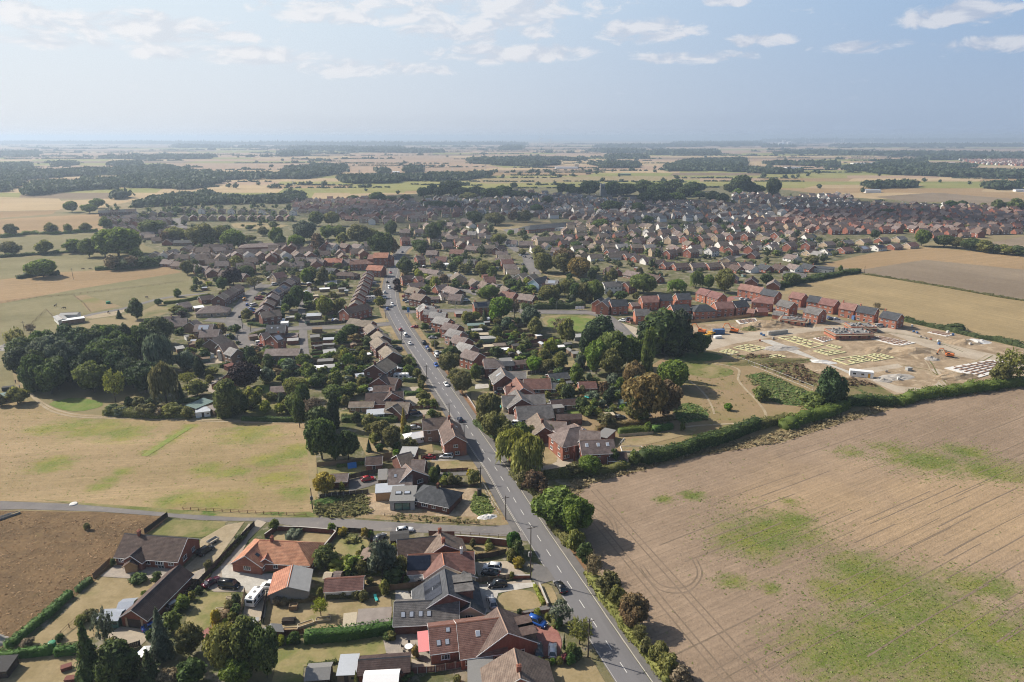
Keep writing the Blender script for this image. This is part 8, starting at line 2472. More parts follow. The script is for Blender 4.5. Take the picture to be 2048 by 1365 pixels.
xi(8,[(520,300,10,'silver','hatch'),(560,327,100,'orange','van','orange van parked in the curved close'),(580,368,'r','blue','hatch'),(525,463,100,'navy','hatch','dark blue car rounding the corner of the close'),(635,372,60,'white','van','white van on a front drive of the close'),(615,402,20,'blue'),(612,418,20,'blue'),(615,435,20,'red'),(690,303,20,'red'),(675,322,20,'red','suv'),(660,310,20,'maroon'),(650,488,10,'navy'),
(690,678,20,'white','van'),(706,696,10,'red','suv'),(400,568,10,'grey','hatch','grey car in front of the low buff wall'),(440,625,60,'white','van','white van in front of the brown gabled houses'),(580,775,30,'silver','suv'),(545,768,30,'navy'),(800,205,60,'white','van'),(1130,243,5,'silver'),(1140,335,10,'white','estate'),(1560,340,10,'silver'),(1590,195,170,'white','van'),(1285,493,10,'blue'),(1130,708,5,'grey'),
(1790,722,170,'navy','estate'),(1925,545,170,'red','hatch','red car on the pavement opposite the grass triangle'),(1850,298,175,'red','suv'),(1850,333,175,'navy'),(1872,345,175,'silver'),(1705,402,'r','blue','hatch','blue car on the main road before the side junction'),(1743,368,'R','white','saloon','white car on the main road before the side junction'),(1683,270,'r','white','suv'),(1722,232,'R','white','van'),(1680,312,10,'white','van'),(1705,185,'r','black'),(1733,108,'R','red'),(715,277,20,'navy'),(1030,200,10,'silver'),(1895,965,10,'white','saloon'),(2000,672,'r','black','suv')])
xi(11,[(425,240,20,'silver','suv'),(915,352,10,'navy'),(945,352,10,'white'),(395,235,20,'white'),(1200,395,10,'silver','van')])
q8(2,230,760,80,'white touring caravan parked on the gravel drive',5.0)
q8(5,770,222,2,'white touring caravan parked in a front garden by the main road',7.0)
q8(8,1570,322,5,'white touring caravan beside the terraces')
p=P(1,1595,320)
t=qk('trailer','galvanised box trailer behind the black pick-up','trailer',(p.x,p.y,0),R(62))
m=MB();m.box(-1.4,1.4,-.75,.75,.5,.56);m.build('bed','wood_pale',t)
for(x0,x1,y0,y1)in((-1.4,1.4,-.78,-.74),(-1.4,1.4,.74,.78),(-1.44,-1.4,-.75,.75),(1.4,1.44,-.75,.75)):
 m=MB();m.box(x0,x1,y0,y1,.5,1.0);m.build('side','galv',t)
for s in(-1,1):
 ob('wheel',xn,t,(0,s*.9,.3),0,None,(.3,.8,.3))
 # -- poles, lamps and signs
def z4(f,x,yt,yb,label=None,arm=True,box=False):
 h,p=qy(f,x,yb,yt)
 t=qk('telegraph_pole',label or 'dark wooden telegraph pole','pole',(p.x,p.y,0),ROAD,None,label is None)
 m=MB();m.bar((0,0,-.3),(0,0,h),.17,0,8,.11);m.build('shaft','pole_wood',t)
 if arm:
  m=MB();m.box(-.05,.05,-1.1,1.1,h-.7,h-.58);m.build('cross_arm','pole_wood',t)
 if box:
  m=MB();m.box(.15,.75,-.4,.4,h*.42,h*.42+1.1);m.build('transformer','felt_grey',t)
 return t,Vector((p.x,p.y,h))
tops=[]
for a in[(4,845,890,1180,'telegraph pole beside the road at the bottom, nearest to the camera'),(4,415,195,595,'tall power pole with transformer box by the front wall',True,True),(5,1370,885,1010,'telegraph pole beside the site fence'),(5,1248,555,745,'telegraph pole against the roadside brick house'),(5,1133,400,515,'telegraph pole just above the roadside brick house'),(5,963,115,250,'telegraph pole opposite the white car'),
(8,1820,560,640,'telegraph pole beside the grass triangle'),(8,1690,400,470,'telegraph pole at the side street corner')]:
 tops.append(z4(a[0],a[1],a[2],a[3],a[4],True,len(a)>6)[1])
z4(4,230,-30,152,'bare telegraph pole at the lane corner')
z4(8,545,468,560),z4(8,610,515,585),z4(8,510,600,680),z4(7,197,340,400,'old wooden pole on the paddock edge'),z4(6,230,375,450,'wooden pole among the bungalow hedges'),z4(11,1110,38,82,'wooden pole at the corner of the two stubble fields'),z4(5,95,1050,1210,'blue-boxed pole at the pasture corner',False,True),z4(15,376,735,792,'thin pole in the stubble field')
def xg(f,x,yt,yb,label=None):
 h,p=qy(f,x,yb,yt)
 t=qk('street_lamp',label or 'grey street lamp column','street lamp',(p.x,p.y,0),ROAD,None,label is None)
 m=MB();m.bar((0,0,0),(0,0,h),.1,0,6,.06);m.build('column','galv',t)
 m=MB();m.bar((0,0,h-.05),(0,-1.0,h+.15),.05,0,5);m.build('arm','galv',t)
 m=MB();m.box(-.12,.12,-1.5,-.9,h+.1,h+.22);m.build('lantern','felt_grey',t)
for a in[(12,330,335,412,'street lamp on the estate entrance road'),(13,1145,805,890),(8,1880,330,400),(13,525,800,880),(13,95,1060,1120),(13,360,1130,1200),(8,1770,90,150),(8,1700,440,500),(5,1370,370,430),(13,245,880,980),(13,250,930,1000)]:
 xg(*a)
h,p=qy(13,150,950,865)
t=qk('totem_sign','blue and white totem sign at the road junction','sign',(p.x,p.y,0),ROAD+1.57)
m=MB();m.box(-.12,.12,-.1,.1,0,h*.55);m.build('post','galv',t)
m=MB();m.box(-.7,.7,-.12,.12,h*.55,h);pnl=m.build('board','plastic_blue',t)
m=MB();m.box(-.6,.6,-.14,-.121,h*.72,h*.84);m.build('white_band','white_paint',pnl)
h,p=qy(12,520,405,375)
t=qk('estate_sign','white boards marking the new estate entrance','sign',(p.x,p.y,0),.2)
for xx in(-2,0,2):
 m=MB();m.box(xx-.9,xx+.9,-.05,.05,.8,2.6);m.build('board','white_paint',t)
 m=MB();m.box(xx-.06,xx+.06,.051,.12,0,2.5);m.build('post','wood',t)
 # -- building site
def plane_axes(f,pts):
 w=[P(f,*p)for p in pts]
 c=sum(w,Vector())/len(w)
 return w,c
def q4(pts,nx,ny,label):
 w,c=plane_axes(11,pts)
 t=qk('foundation_formwork',label,'foundation',(c.x,c.y,0))
 A,B,C,D=[q-c for q in w]
 skip=random.Random(len(label))
 def at(s,q):
  return A.lerp(B,s).lerp(D.lerp(C,s),q)
 def board(p,q):
  m=MB()
  d=(q-p)
  n_=Vector((-d.y,d.x,0)).normalized()*.34
  a=[p-n_,q-n_,q+n_,p+n_]
  m.v=[(v.x,v.y,.06)for v in a]+[(v.x,v.y,.34)for v in a]
  m.f=[(4,5,6,7),(0,1,5,4),(1,2,6,5),(2,3,7,6),(3,0,4,7)]
  m.m=[0]*5
  m.build('board','form_yellow',t)
 for j in range(ny+1):
  for i in range(nx):
   if 0<j<ny and skip.random()<.3:
    continue
   board(at(i/nx,j/ny),at((i+1)/nx,j/ny))
 for i in range(nx+1):
  for j in range(ny):
   if 0<i<nx and skip.random()<.2:
    continue
   board(at(i/nx,j/ny),at(i/nx,(j+1)/ny))
q4([(610,458),(690,450),(870,500),(800,518)],2,6,'long yellow foundation formwork above the white track')
q4([(345,518),(430,498),(535,520),(440,541)],3,3,'yellow foundation formwork beside the dark evergreens, larger')
q4([(262,540),(315,527),(372,545),(325,556)],2,3,'small yellow foundation formwork nearest the dark evergreens')
q4([(533,572),(600,558),(650,570),(585,583)],2,2,'small pale yellow formwork square on its own')
q4([(815,538),(875,525),(1002,543),(900,562)],2,4,'yellow foundation formwork in the middle of the site')
q4([(925,588),(1070,565),(1155,590),(1010,618)],3,4,'yellow foundation formwork nearest the white cabin')
q4([(1095,570),(1190,550),(1285,575),(1165,597)],3,4,'yellow foundation formwork joined to the one near the cabin')
q4([(888,506),(912,500),(978,516),(950,522)],1,3,'narrow yellow formwork strip behind the others')
def slab(pts,label,strips=3):
 w,c=plane_axes(11,pts)
 t=qk('foundation_slab',label,'foundation',(c.x,c.y,0))
 m=MB()
 k=[(q.x-c.x,q.y-c.y)for q in w]
 m.prism(k,0.05,.32,axis='z')
 m.build('concrete','concrete_white',t)
 A,B,C,D=[q-c for q in(w[0],w[1],w[2],w[-1])]
 for i in range(strips):
  s=(i+.7)/(strips+.4)
  p,q=A.lerp(B,s),D.lerp(C,s)
  d=q-p
  n_=Vector((-d.y,d.x,0)).normalized()*.3
  b=MB()
  pts4=[p*.9-n_,q*.9-n_,q*.9+n_,p*.9+n_]
  b.prism([(v.x,v.y)for v in pts4],.33,.62,axis='z')
  b.build('brick_course','brick_brown',t)
  p,q=A.lerp(D,s),B.lerp(C,s)
  d=q-p
  n_=Vector((-d.y,d.x,0)).normalized()*.3
  b=MB()
  pts4=[p*.85-n_,q*.85-n_,q*.85+n_,p*.85+n_]
  b.prism([(v.x,v.y)for v in pts4],.335,.6,axis='z')
  b.build('brick_course','brick_brown',t)
slab([(355,358),(470,345),(487,366),(380,380)],'white concrete foundation slab behind the timber fence')
slab([(1140,462),(1200,450),(1412,490),(1310,508)],'white foundation slab beside the scaffolded walls',4)
slab([(1580,638),(1850,590),(2045,612),(1780,696)],'large white foundation slab near the hedge and airy tree',5)
slab([(1480,428),(1520,418),(1645,440),(1590,452)],'distant pale foundation slab by the far hedge',3)
slab([(810,462),(880,452),(930,470),(870,485)],'narrow white slab beside the scaffolded walls')
def q5(x1,y1,x2,y2,d,label,hgt=3.0):
 a,b=P(11,x1,y1,hgt),P(11,x2,y2,hgt)
 L=(b-a).length
 c=(a+b)/2
 t=qk('unfinished_house',label,'house',(c.x,c.y,0),math.atan2(b.y-a.y,b.x-a.x),'unfinished shells on the building site')
 xk.append((c.x,c.y,L/2+2,d/2+2,0))
 hl,hd=L/2,d/2
 for(x0,xx1,y0,yy1)in((-hl,hl,-hd,-hd+.3),(-hl,hl,hd-.3,hd),(-hl,-hl+.3,-hd+.301,hd-.301),(hl-.3,hl,-hd+.301,hd-.301),(-.15,.15,-hd+.301,hd-.301)):
  m=MB();m.box(x0,xx1,y0,yy1,-.1,hgt);m.build('wall','brick_new',t)
 m=MB();m.box(-hl+.31,hl-.31,-hd+.31,hd-.31,hgt-.4,hgt-.15);m.build('floor','felt_grey',t)
 rr=random.Random(int(x1))
 for i in range(int(L*1.2)):
  x,y=rr.uniform(-hl+.8,hl-.8),rr.uniform(-hd+.8,hd-.8)
  m=MB();m.box(x-.5,x+.5,y-.45,y+.45,hgt-.149,hgt+rr.uniform(.3,1.0));m.build('block_stack',rr.choice(('block_grey','render_grey','felt_grey')),t)
 for i in range(4):
  k=rr.uniform(.2,.8)
  x=-hl+L*(i+.5)/4
  m=MB();m.box(x-.6,x+.6,-hd-.01,-hd+.05,.9,2.1);m.build('window_opening','black_paint',t)
 sc_=qk('scaffold','tube scaffold with boards round the '+label[:44].split(' with')[0],'scaffold',(c.x,c.y,0),math.atan2(b.y-a.y,b.x-a.x))
 o_=1.2
 n_=int(L/2.4)
 for i in range(n_+1):
  for s in(-1,1):
   x=-hl-o_+(L+2*o_)*i/n_
   m=MB();m.bar((x,s*(hd+o_),0),(x,s*(hd+o_),hgt+1.4),.04,0,4);m.build('standard','galv',sc_)
 for s in(-1,1):
  m=MB();m.box(-hl-o_,hl+o_,min(s*(hd+.25),s*(hd+o_)),max(s*(hd+.25),s*(hd+o_)),hgt-.62,hgt-.5);m.build('boards','scaffold',sc_)
  m=MB();m.box(min(s*(hl+.25),s*(hl+o_)),max(s*(hl+.25),s*(hl+o_)),-hd-.24,hd+.24,hgt-.62,hgt-.5);m.build('boards','scaffold',sc_)
  m=MB();m.bar((-hl-o_,s*(hd+o_),hgt+.5),(hl+o_,s*(hd+o_),hgt+.5),.05,0,4);m.build('guard_rail','scaffold',sc_)
  m=MB();m.bar((s*(hl+o_),-hd-o_,hgt+.5),(s*(hl+o_),hd+o_,hgt+.5),.05,0,4);m.build('guard_rail','scaffold',sc_)
q5(625,335,770,352,9,'roofless brick shell with grey blocks, furthest left of the site shells')
q5(910,420,1130,415,12,'large roofless brick shell with grey blocks in mid site')
q5(1015,380,1165,382,9,'roofless brick shell behind the large one')
m=MB()
def qo(f,x,y,wm,dm,h,mat,label,name='spoil_heap',cat='heap'):
 p=P(f,x,y)
 rng=np.random.default_rng(int(x+y))
 n_=11
 V,F=[],[]
 ph=rng.uniform(0,6.28,6)
 for i in range(n_):
  for j in range(n_):
   a,b=i/(n_-1)*2-1,j/(n_-1)*2-1
   r=math.hypot(a,b)
   z=max(0,1-r)**.8*(1+.35*math.sin(a*6+ph[0])*math.cos(b*5+ph[1])+rng.uniform(-.18,.18))
   V.append((a*wm/2*(1+rng.uniform(-.08,.08)),b*dm/2*(1+rng.uniform(-.08,.08)),z*h-.02))
 for i in range(n_-1):
  for j in range(n_-1):
   k=i*n_+j
   F.append((k,k+n_,k+n_+1,k+1))
 me=bpy.data.meshes.new(name)
 me.from_pydata(V,[],F)
 me.materials.append(xm[mat])
 o=ob(name,me,None,(p.x,p.y,.03),rng.uniform(-.4,.4))
 return tag(o,label,cat)
for a in[(560,385,26,14,3.2,'m_earth','brown spoil heap behind the diggers'),(440,408,12,7,1.8,'m_scrub','dark small heap beside the diggers'),(470,390,18,9,2.0,'m_earth','low earth heap left of the concrete rings'),(1400,545,34,22,3.0,'m_earth','broad brown earth mound left of the orange excavator'),(1220,530,26,12,2.0,'m_earth','low earth mound in the centre of the site'),
(1690,488,18,10,2.0,'m_earth','grey gravel heap by the far hedge'),(1760,482,16,8,1.6,'concrete_white','heap of pale wrapped materials by the far hedge'),(1500,585,8,5,1.6,'rubble','small rubble pile below the excavator'),(620,520,20,9,1.4,'rubble','grey stone pile on the white track'),(860,600,14,5,1.2,'concrete_white','white stone ridge on the access track'),
(1650,690,26,8,1.8,'m_earth','sandy bank in front of the large white slab'),(1300,690,18,8,1.2,'rubble','rubble spread beside the white cabin'),(1220,712,8,4,1.3,'rubble','grey rubble lumps behind the hedge'),(560,600,46,10,1.8,'m_scrub','overgrown bank below the yellow formwork'),(1560,548,14,8,1.8,'m_earth','earth heap right beside the orange excavator')]:
 qo(11,*a)
qo(5,210,1150,10,5,1.0,'m_weeds','weedy heap on the building plot')
qo(5,1420,1270,6,3,.9,'concrete_white','pale rubble by the site fence at the lane corner')
qo(7,45,560,12,9,2.2,'rubble','heap of timber and rubble beyond the wood')
qo(1,-40,1060,6,4,1.5,'rubble','grey stone heap at the left edge by the hedge')
def q6(f,x,y,rz,colour,label,s=1.0,typ='excavator'):
 p=P(f,x,y)
 t=qk(typ,label,'digger',(p.x,p.y,.04),R(rz))
 t.scale=(s,s,s)
 for sy in(-1,1):
  m=MB();m.prism([(-2.0,.1),(2.0,.1),(2.25,.5),(2.0,.9),(-2.0,.9),(-2.25,.5)],sy*1.2-.28,sy*1.2+.28,axis='y');m.build('track','rubber',t)
 m=MB();m.box(-.8,.8,-.8,.8,.7,1.15);m.build('turntable','felt',t)
 m=MB();m.prism([(-2.3,1.15),(1.5,1.15),(1.5,1.9),(.2,2.1),(-2.3,2.2)],-1.35,1.35,axis='y');m.build('body',colour,t)
 m=MB();m.prism([(0,2.0),(1.6,1.3),(1.7,2.2),(1.3,3.0),(0,3.0)],.25,1.3,axis='y');cab=m.build('cab',colour,t)
 m=MB();m.box(.1,1.3,1.301,1.32,2.2,2.85);m.build('window','glass',cab)
 m=MB();m.prism([(1.72,1.6),(1.76,1.6),(1.4,2.95),(1.36,2.95)],.35,1.2,axis='y');m.build('windscreen','glass',cab)
 m=MB();m.bar((1.2,-.3,1.8),(3.4,-.3,4.9),.24,0,6,.2);m.bar((3.4,-.3,4.9),(5.2,-.3,4.5),.2,0,6,.18);m.build('boom',colour,t)
 m=MB();m.bar((5.2,-.3,4.6),(6.0,-.3,1.9),.18,0,6,.14);m.build('dipper_arm',colour,t)
 m=MB();m.prism([(5.7,1.9),(6.3,1.9),(6.5,1.1),(5.9,.7),(5.3,1.0)],-.85,.25,axis='y');m.build('bucket','felt',t)
def z6(f,x,y,rz,colour,label):
 p=P(f,x,y)
 t=qk('dumper_truck',label,'dumper',(p.x,p.y,.04),R(rz))
 m=MB();m.box(-1.8,.1,-.8,.8,.6,1.4);m.build('chassis',colour,t)
 m=MB();m.prism([(.2,.9),(1.6,.7),(2.3,1.9),(-.1,1.9)],-1.0,1.0,axis='y');m.build('skip',colour,t)
 m=MB();m.box(-.9,-.3,-.4,.4,1.4,1.7);m.build('seat','rubber',t)
 m=MB();m.bar((-1.2,-.7,1.4),(-1.2,-.7,2.8),.05);m.bar((-1.2,.7,1.4),(-1.2,.7,2.8),.05);m.bar((-1.2,-.7,2.8),(-1.2,.7,2.8),.05);m.build('roll_bar','felt',t)
 for sx in(-1.2,1.0):
  for sy in(-1,1):
   ob('wheel',xn,t,(sx,sy*1.0,.55),0,None,(.55,1.6,.55))
q6(11,1605,572,165,'plant_orange','orange tracked excavator with raised arm on the open site',.85)
q6(11,155,432,150,'plant_orange','red-orange excavator parked beside the dark evergreens')
q6(11,345,428,150,'plant_orange','orange excavator right of the blue container')
z6(11,190,452,20,'plant_yellow','yellow dumper in front of the parked excavators')
z6(11,215,440,200,'plant_yellow','second yellow dumper beside the first')
z6(11,170,462,40,'plant_yellow','third yellow dumper nearest the evergreens')
def z5(f,x,y,L,rz,mat,label,h=2.5,d=2.5,ribs=True,win=False):
 p=P(f,x,y)
 t=qk('site_cabin',label,'cabin',(p.x,p.y,.05),R(rz))
 m=MB();m.box(-L/2,L/2,-d/2,d/2,.1,h);b_=m.build('body',mat,t)
 for i in range(int(L/.9)):
  x_=-L/2+.45+i*.9
  m=MB();m.box(x_-.2,x_+.2,-d/2-.04,-d/2-.001,.3,h-.2);m.build('rib',mat,b_)
 m=MB();m.box(-L/2-.05,L/2+.05,-d/2-.06,d/2+.05,h+.001,h+.12);m.build('roof',mat,t)
 if win:
  for x_ in(-L*.3,L*.05):
   m=MB();m.box(x_-.6,x_+.6,-d/2-.08,-d/2-.042,1.1,1.9);m.build('window','glass',t)
  m=MB();m.box(L*.32-.45,L*.32+.45,-d/2-.08,-d/2-.042,.2,2.1);m.build('door','plant_yellow',t)
z5(11,255,435,6.0,5,'container_blue','blue shipping container between the diggers')
z5(11,1090,685,9.5,-20,'white_paint','white site cabin with yellow door by the meadow fence',2.7,3.0,win=True)
z5(11,250,460,4.0,15,'white_paint','white stacked pallets beside the dumpers',1.2,2.0)
z5(11,1370,650,2.4,10,'render_grey','small grey skip in the rough ground',1.4,1.8)
z5(11,1060,352,4.0,5,'container_blue','small blue cabin before the unfinished house',2.2,2.4)
for i in range(11):
 p=P(11,552+i*10,442-i*1.2)
 m=MB()
 m.bar((0,0,0),(0,0,2.0),.95,0,14)
 o=m.build('concrete_ring','concrete',None,(p.x,p.y,.04))
 tag(o,'stacked grey concrete drainage ring, %s from the left end of the row'%ORD[i],'pipe','concrete rings lined up on the site')
rp=random.Random(77)
PALL=[(498,478),(575,468),(505,440),(520,448),(1545,480),(1548,498),(1440,455),(1470,462),(1500,470),(900,345),(925,350),(950,352),(760,385),(790,380),(1400,425),(1420,432),(1600,430),(1630,446),(1730,500),(1780,492),(1800,486),(1270,700),(1240,660),(1310,705),(1180,395),(1210,388),(1390,395)]
for i,(x,y)in enumerate(PALL):
 p=P(11,x,y)
 t=qk('pallet_stack','wrapped pallet of building blocks','pallet',(p.x,p.y,.04),rp.uniform(0,1.5),'pallets on the building site',True)
 m=MB();m.box(-.6,.6,-.5,.5,0,.15);m.build('pallet','wood',t)
 h_=rp.uniform(.7,1.4)
 m=MB();m.box(-.56,.56,-.46,.46,.151,h_);m.build('load',rp.choice(('concrete_white','brick_new','block_grey','concrete_white','container_blue')),t)
 # -- people, horses, garden things
def xe(name,verts,edges,radii,mat,parent=None,loc=(0,0,0),rz=0.0,root=0):
 me=bpy.data.meshes.new(name)
 me.from_pydata(verts,edges,[])
 o=ob(name,me,parent,loc,rz)
 sk=o.modifiers.new('skin','SKIN')
 for i,r in enumerate(radii):
  me.skin_vertices[0].data[i].radius=(r,r)
 me.skin_vertices[0].data[root].use_root=True
 o.modifiers.new('sub','SUBSURF').levels=1
 me.materials.append(xm[mat])
 return o
def z9(f,x,y,rz,top,legs,label):
 p=P(f,x,y)
 V=[(0,0,.95),(0,0,1.2),(0,0,1.42),(0,0,1.52),(0,.02,1.66),(0,.2,1.4),(.05,.26,1.12),(.16,.24,.9),(0,-.2,1.4),(-.05,-.26,1.12),(.1,-.24,.9),(0,.1,.88),(.12,.1,.48),(.05,.1,.06),(.2,.1,.03),(0,-.1,.88),(-.1,-.1,.48),(-.22,-.1,.06),(-.08,-.1,.03)]
 E=[(0,1),(1,2),(2,3),(3,4),(2,5),(5,6),(6,7),(2,8),(8,9),(9,10),(0,11),(11,12),(12,13),(13,14),(0,15),(15,16),(16,17),(17,18)]
 Rr=[.15,.16,.14,.06,.11,.06,.05,.04,.06,.05,.04,.1,.07,.05,.04,.1,.07,.05,.04]
 o=xe('person',V,E,Rr,legs,None,(p.x,p.y,.04),R(rz))
 tag(o,label,'person')
 m=MB();m.prism([(-.2,.95),(.2,.95),(.24,1.42),(.1,1.5),(-.1,1.5),(-.24,1.42)],-.16,.16);m.build('jacket',top,o)
 return o
z9(7,130,850,60,'cloth_dark','cloth_dark','person in dark clothes walking on the track by the wood')
z9(7,162,890,60,'cloth_pale','cloth_dark','person in a pale top walking on the track, nearer one')
def z8(f,x,y,rz,label,graze=True):
 p=P(f,x,y)
 hz=.45 if graze else 1.9
 V=[(-.75,0,1.2),(-.2,0,1.12),(.4,0,1.2),(.75,0,1.25),(1.15,0,1.1 if graze else 1.7),(1.45,0,hz),(1.75,0,hz-.28),(-.95,.0,1.25),(-1.1,0,.6),(-.75,.2,.8),(-.65,.2,.6),(-.82,.2,.4),(-.78,.2,.04),(-.75,-.2,.8),(-.65,-.2,.6),(-.82,-.2,.4),(-.78,-.2,.04),(.6,.18,.75),(.6,.18,.42),(.6,.18,.04),(.6,-.18,.75),(.6,-.18,.42),(.6,-.18,.04)]
 E=[(0,1),(1,2),(2,3),(3,4),(4,5),(5,6),(0,7),(7,8),(0,9),(9,10),(10,11),(11,12),(0,13),(13,14),(14,15),(15,16),(2,17),(17,18),(18,19),(2,20),(20,21),(21,22)]
 Rr=[.3,.3,.32,.24,.17,.13,.08,.06,.05,.16,.1,.06,.06,.16,.1,.06,.06,.11,.07,.06,.11,.07,.06]
 o=xe('horse',V,E,Rr,'horse_brown',None,(p.x,p.y,.04),R(rz),1)
 tag(o,label,'horse')
z8(7,455,222,80,'dark horse standing in the paddock, upright one',False)
z8(7,527,240,185,'dark horse grazing in the paddock below the upright one')
z8(7,1205,152,160,'dark horse grazing in the upper paddock by the feeder')
z8(7,888,275,100,'dark horse beside the stable lane')
z8(15,425,742,10,'brown horse grazing in the far pasture, left of two')
z8(15,462,742,30,'brown horse grazing in the far pasture, right of two')
def tub(f,x,y,r,h,mat,label,name='water_tank',cat='tank'):
 p=P(f,x,y)
 m=MB();m.bar((0,0,0),(0,0,h),r,0,16,r*.92)
 m.bar((0,0,h),(0,0,h+.08),r*.8,0,16,r*.5)
 tag(m.build(name,mat,None,(p.x,p.y,.04)),label,cat)
tub(7,888,195,1.4,1.5,'plastic_green','round green feeder in the paddock')
tub(1,392,1098,.8,1.1,'plastic_green','bright green round tub at the end of the rail fence')
tub(1,1030,1168,.9,.5,'plastic_blue','small blue paddling pool among the conifers','paddling_pool','pool')
tub(6,360,440,1.6,.7,'plastic_teal','pale blue garden pool beside the cream gable','paddling_pool','pool')
tub(0,147,1009,1.1,.25,'concrete_white','round pale concrete cover beside the lane','concrete_cover','cover')
tub(5,1362,1105,.7,2.2,'black_paint','black site toilet with white top near the road','site_toilet','toilet')
def q9(f,x,y,mat,label,n_=4):
 p=P(f,x,y)
 t=qk('garden_table',label,'table',(p.x,p.y,.1),.4)
 m=MB();m.bar((0,0,.7),(0,0,.75),.85,0,16);m.build('table_top',mat,t)
 for k in range(3):
  a=k*2.1
  m=MB();m.bar((.1*math.cos(a),.1*math.sin(a),.7),(.5*math.cos(a),.5*math.sin(a),0),.04);m.build('leg','felt',t)
 for k in range(n_):
  a=k*6.283/n_+.4
  c=qk('garden_chair','dark garden chair, %s round the %s'%(ORD[k],label[:40].split(' on')[0]),'chair',(p.x+1.35*math.cos(a),p.y+1.35*math.sin(a),.1),a)
  m=MB();m.box(-.25,.25,-.25,.25,.42,.47);m.build('seat','felt',c)
  m=MB();m.box(.22,.26,-.25,.25,.471,.95);m.build('backrest','felt',c)
  for(sx,sy)in((-1,-1),(-1,1),(1,-1),(1,1)):
   m=MB();m.box(sx*.22-.02,sx*.22+.02,sy*.22-.02,sy*.22+.02,0,.419);m.build('leg','felt',c)
q9(3,440,1120,'white_paint','round white garden table on the paved terrace of the red house',5)
q9(3,490,712,'render_grey','grey garden table on the pale patio by the long fence',5)
def qm(f,x,y,L,d,h,rz,mat,label,name,cat):
 p=P(f,x,y)
 t=qk(name,label,cat,(p.x,p.y,.08),R(rz))
 for(x0,x1,y0,y1)in((-L/2,L/2,-d/2,-d/2+.12),(-L/2,L/2,d/2-.12,d/2),(-L/2,-L/2+.12,-d/2+.121,d/2-.121),(L/2-.12,L/2,-d/2+.121,d/2-.121)):
  m=MB();m.box(x0,x1,y0,y1,0,h);m.build('board',mat,t)
 m=MB();m.box(-L/2+.121,L/2-.121,-d/2+.121,d/2-.121,.01,h*.75);m.build('soil','m_verge',t)
qm(2,605,940,3.4,1.2,.6,30,'wood_pale','pale timber raised bed on the dry lawn, middle of three','raised_bed','raised bed')
qm(2,735,905,3.2,1.3,.6,8,'wood_pale','pale timber raised bed beneath the apple tree','raised_bed','raised bed')
qm(2,488,985,3.2,1.3,.6,3,'wood_pale','pale timber raised bed beside the small brown shed','raised_bed','raised bed')
qm(2,515,820,1.8,1.4,1.2,5,'wood','wooden compost box on the dry lawn','compost_box','box')
p=P(2,480,915)
t=qk('log_pile','stack of logs and old timber by the small brown shed','log pile',(p.x,p.y,.08),.1)
for i in range(14):
 m=MB();yy,zz=(i%5)*.35-.7,.17+(i//5)*.32
 m.bar((-1.5+.1*(i%3),yy,zz),(1.5-.12*(i%4),yy,zz),.16,0,7);m.build('log','pole_wood',t)
def q7(f,x,y,rz,mat,label):
 p=P(f,x,y)
 t=qk('sun_lounger',label,'lounger',(p.x,p.y,.08),R(rz))
 m=MB();m.box(-.9,.4,-.32,.32,.3,.36);m.build('bed',mat,t)
 m=MB();m.prism([(.4,.3),(1.0,.75),(.97,.8),(.38,.36)],-.32,.32,axis='y');m.build('backrest',mat,t)
 for sx in(-.75,.3):
  for sy in(-.28,.28):
   m=MB();m.box(sx-.03,sx+.03,sy-.03,sy+.03,0,.299);m.build('leg','white_paint',t)
q7(2,1130,748,115,'plastic_teal','pale green sun lounger at the lawn end')
for i,x in enumerate((880,918,945)):
 q7(6,x,440,90,'white_paint','white garden lounger before the brick outbuilding, %s of three'%ORD[i])
def parasol(f,x,y,mat,label,h=2.4,r=1.6):
 p=P(f,x,y)
 t=qk('parasol',label,'parasol',(p.x,p.y,.08))
 m=MB();m.bar((0,0,0),(0,0,h),.03);m.build('pole','white_paint',t)
 c=MB()
 for k in range(8):
  a,b=k*.7854,(k+1)*.7854
  c.poly([(r*math.cos(a),r*math.sin(a),h-.5),(r*math.cos(b),r*math.sin(b),h-.5),(0,0,h)])
  c.poly([(r*math.cos(b),r*math.sin(b),h-.53),(r*math.cos(a),r*math.sin(a),h-.53),(0,0,h-.04)])
 c.build('canopy',mat,t)
parasol(6,832,262,'plastic_teal','teal parasol in the garden of the red-roofed bungalow')
parasol(6,1045,390,'plastic_teal','teal parasol over a table on the mixed lawn')
def goal(f,x,y,w,h,rz,label):
 p=P(f,x,y)
 t=qk('goal_frame',label,'goal',(p.x,p.y,.08),R(rz))
 for a,b in(((-w/2,0,0),(-w/2,0,h)),((w/2,0,0),(w/2,0,h)),((-w/2,0,h),(w/2,0,h)),((-w/2,0,h),(-w/2,1.0,0)),((w/2,0,h),(w/2,1.0,0))):
  m=MB();m.bar(a,b,.05,0,6);m.build('bar','white_paint',t)
goal(6,1310,720,3.0,2.0,60,'white football goal on the lawn beside the big brick house')
goal(8,1430,750,3.0,1.8,5,'white goal frame in the terrace gardens')
goal(8,670,1100,3.0,1.8,20,'white goal frame on the orchard lawn')
goal(6,1075,170,3.6,2.2,80,'white frame by the black fence end')
p=P(5,395,885)
m=MB();m.prism([(-1.6,0),(1.6,0),(.9,1.0),(-.4,1.5)],-1.4,1.4)
tag(m.build('tarpaulin','plastic_blue',None,(p.x,p.y,.05),.3),'bright blue tarpaulin heap beside the garden building','tarpaulin')
qm(6,1262,430,7.5,4.5,.35,5,'white_paint','white timber decking before the sage summerhouse','decking','decking')
qm(6,1380,760,7.5,4.0,.5,0,'white_paint','white roofed terrace behind the big brick house','terrace','terrace')
qm(2,930,465,4.4,1.6,.9,12,'wood_red','brown timber frame arbour on the narrow lawn','arbour_frame','arbour')
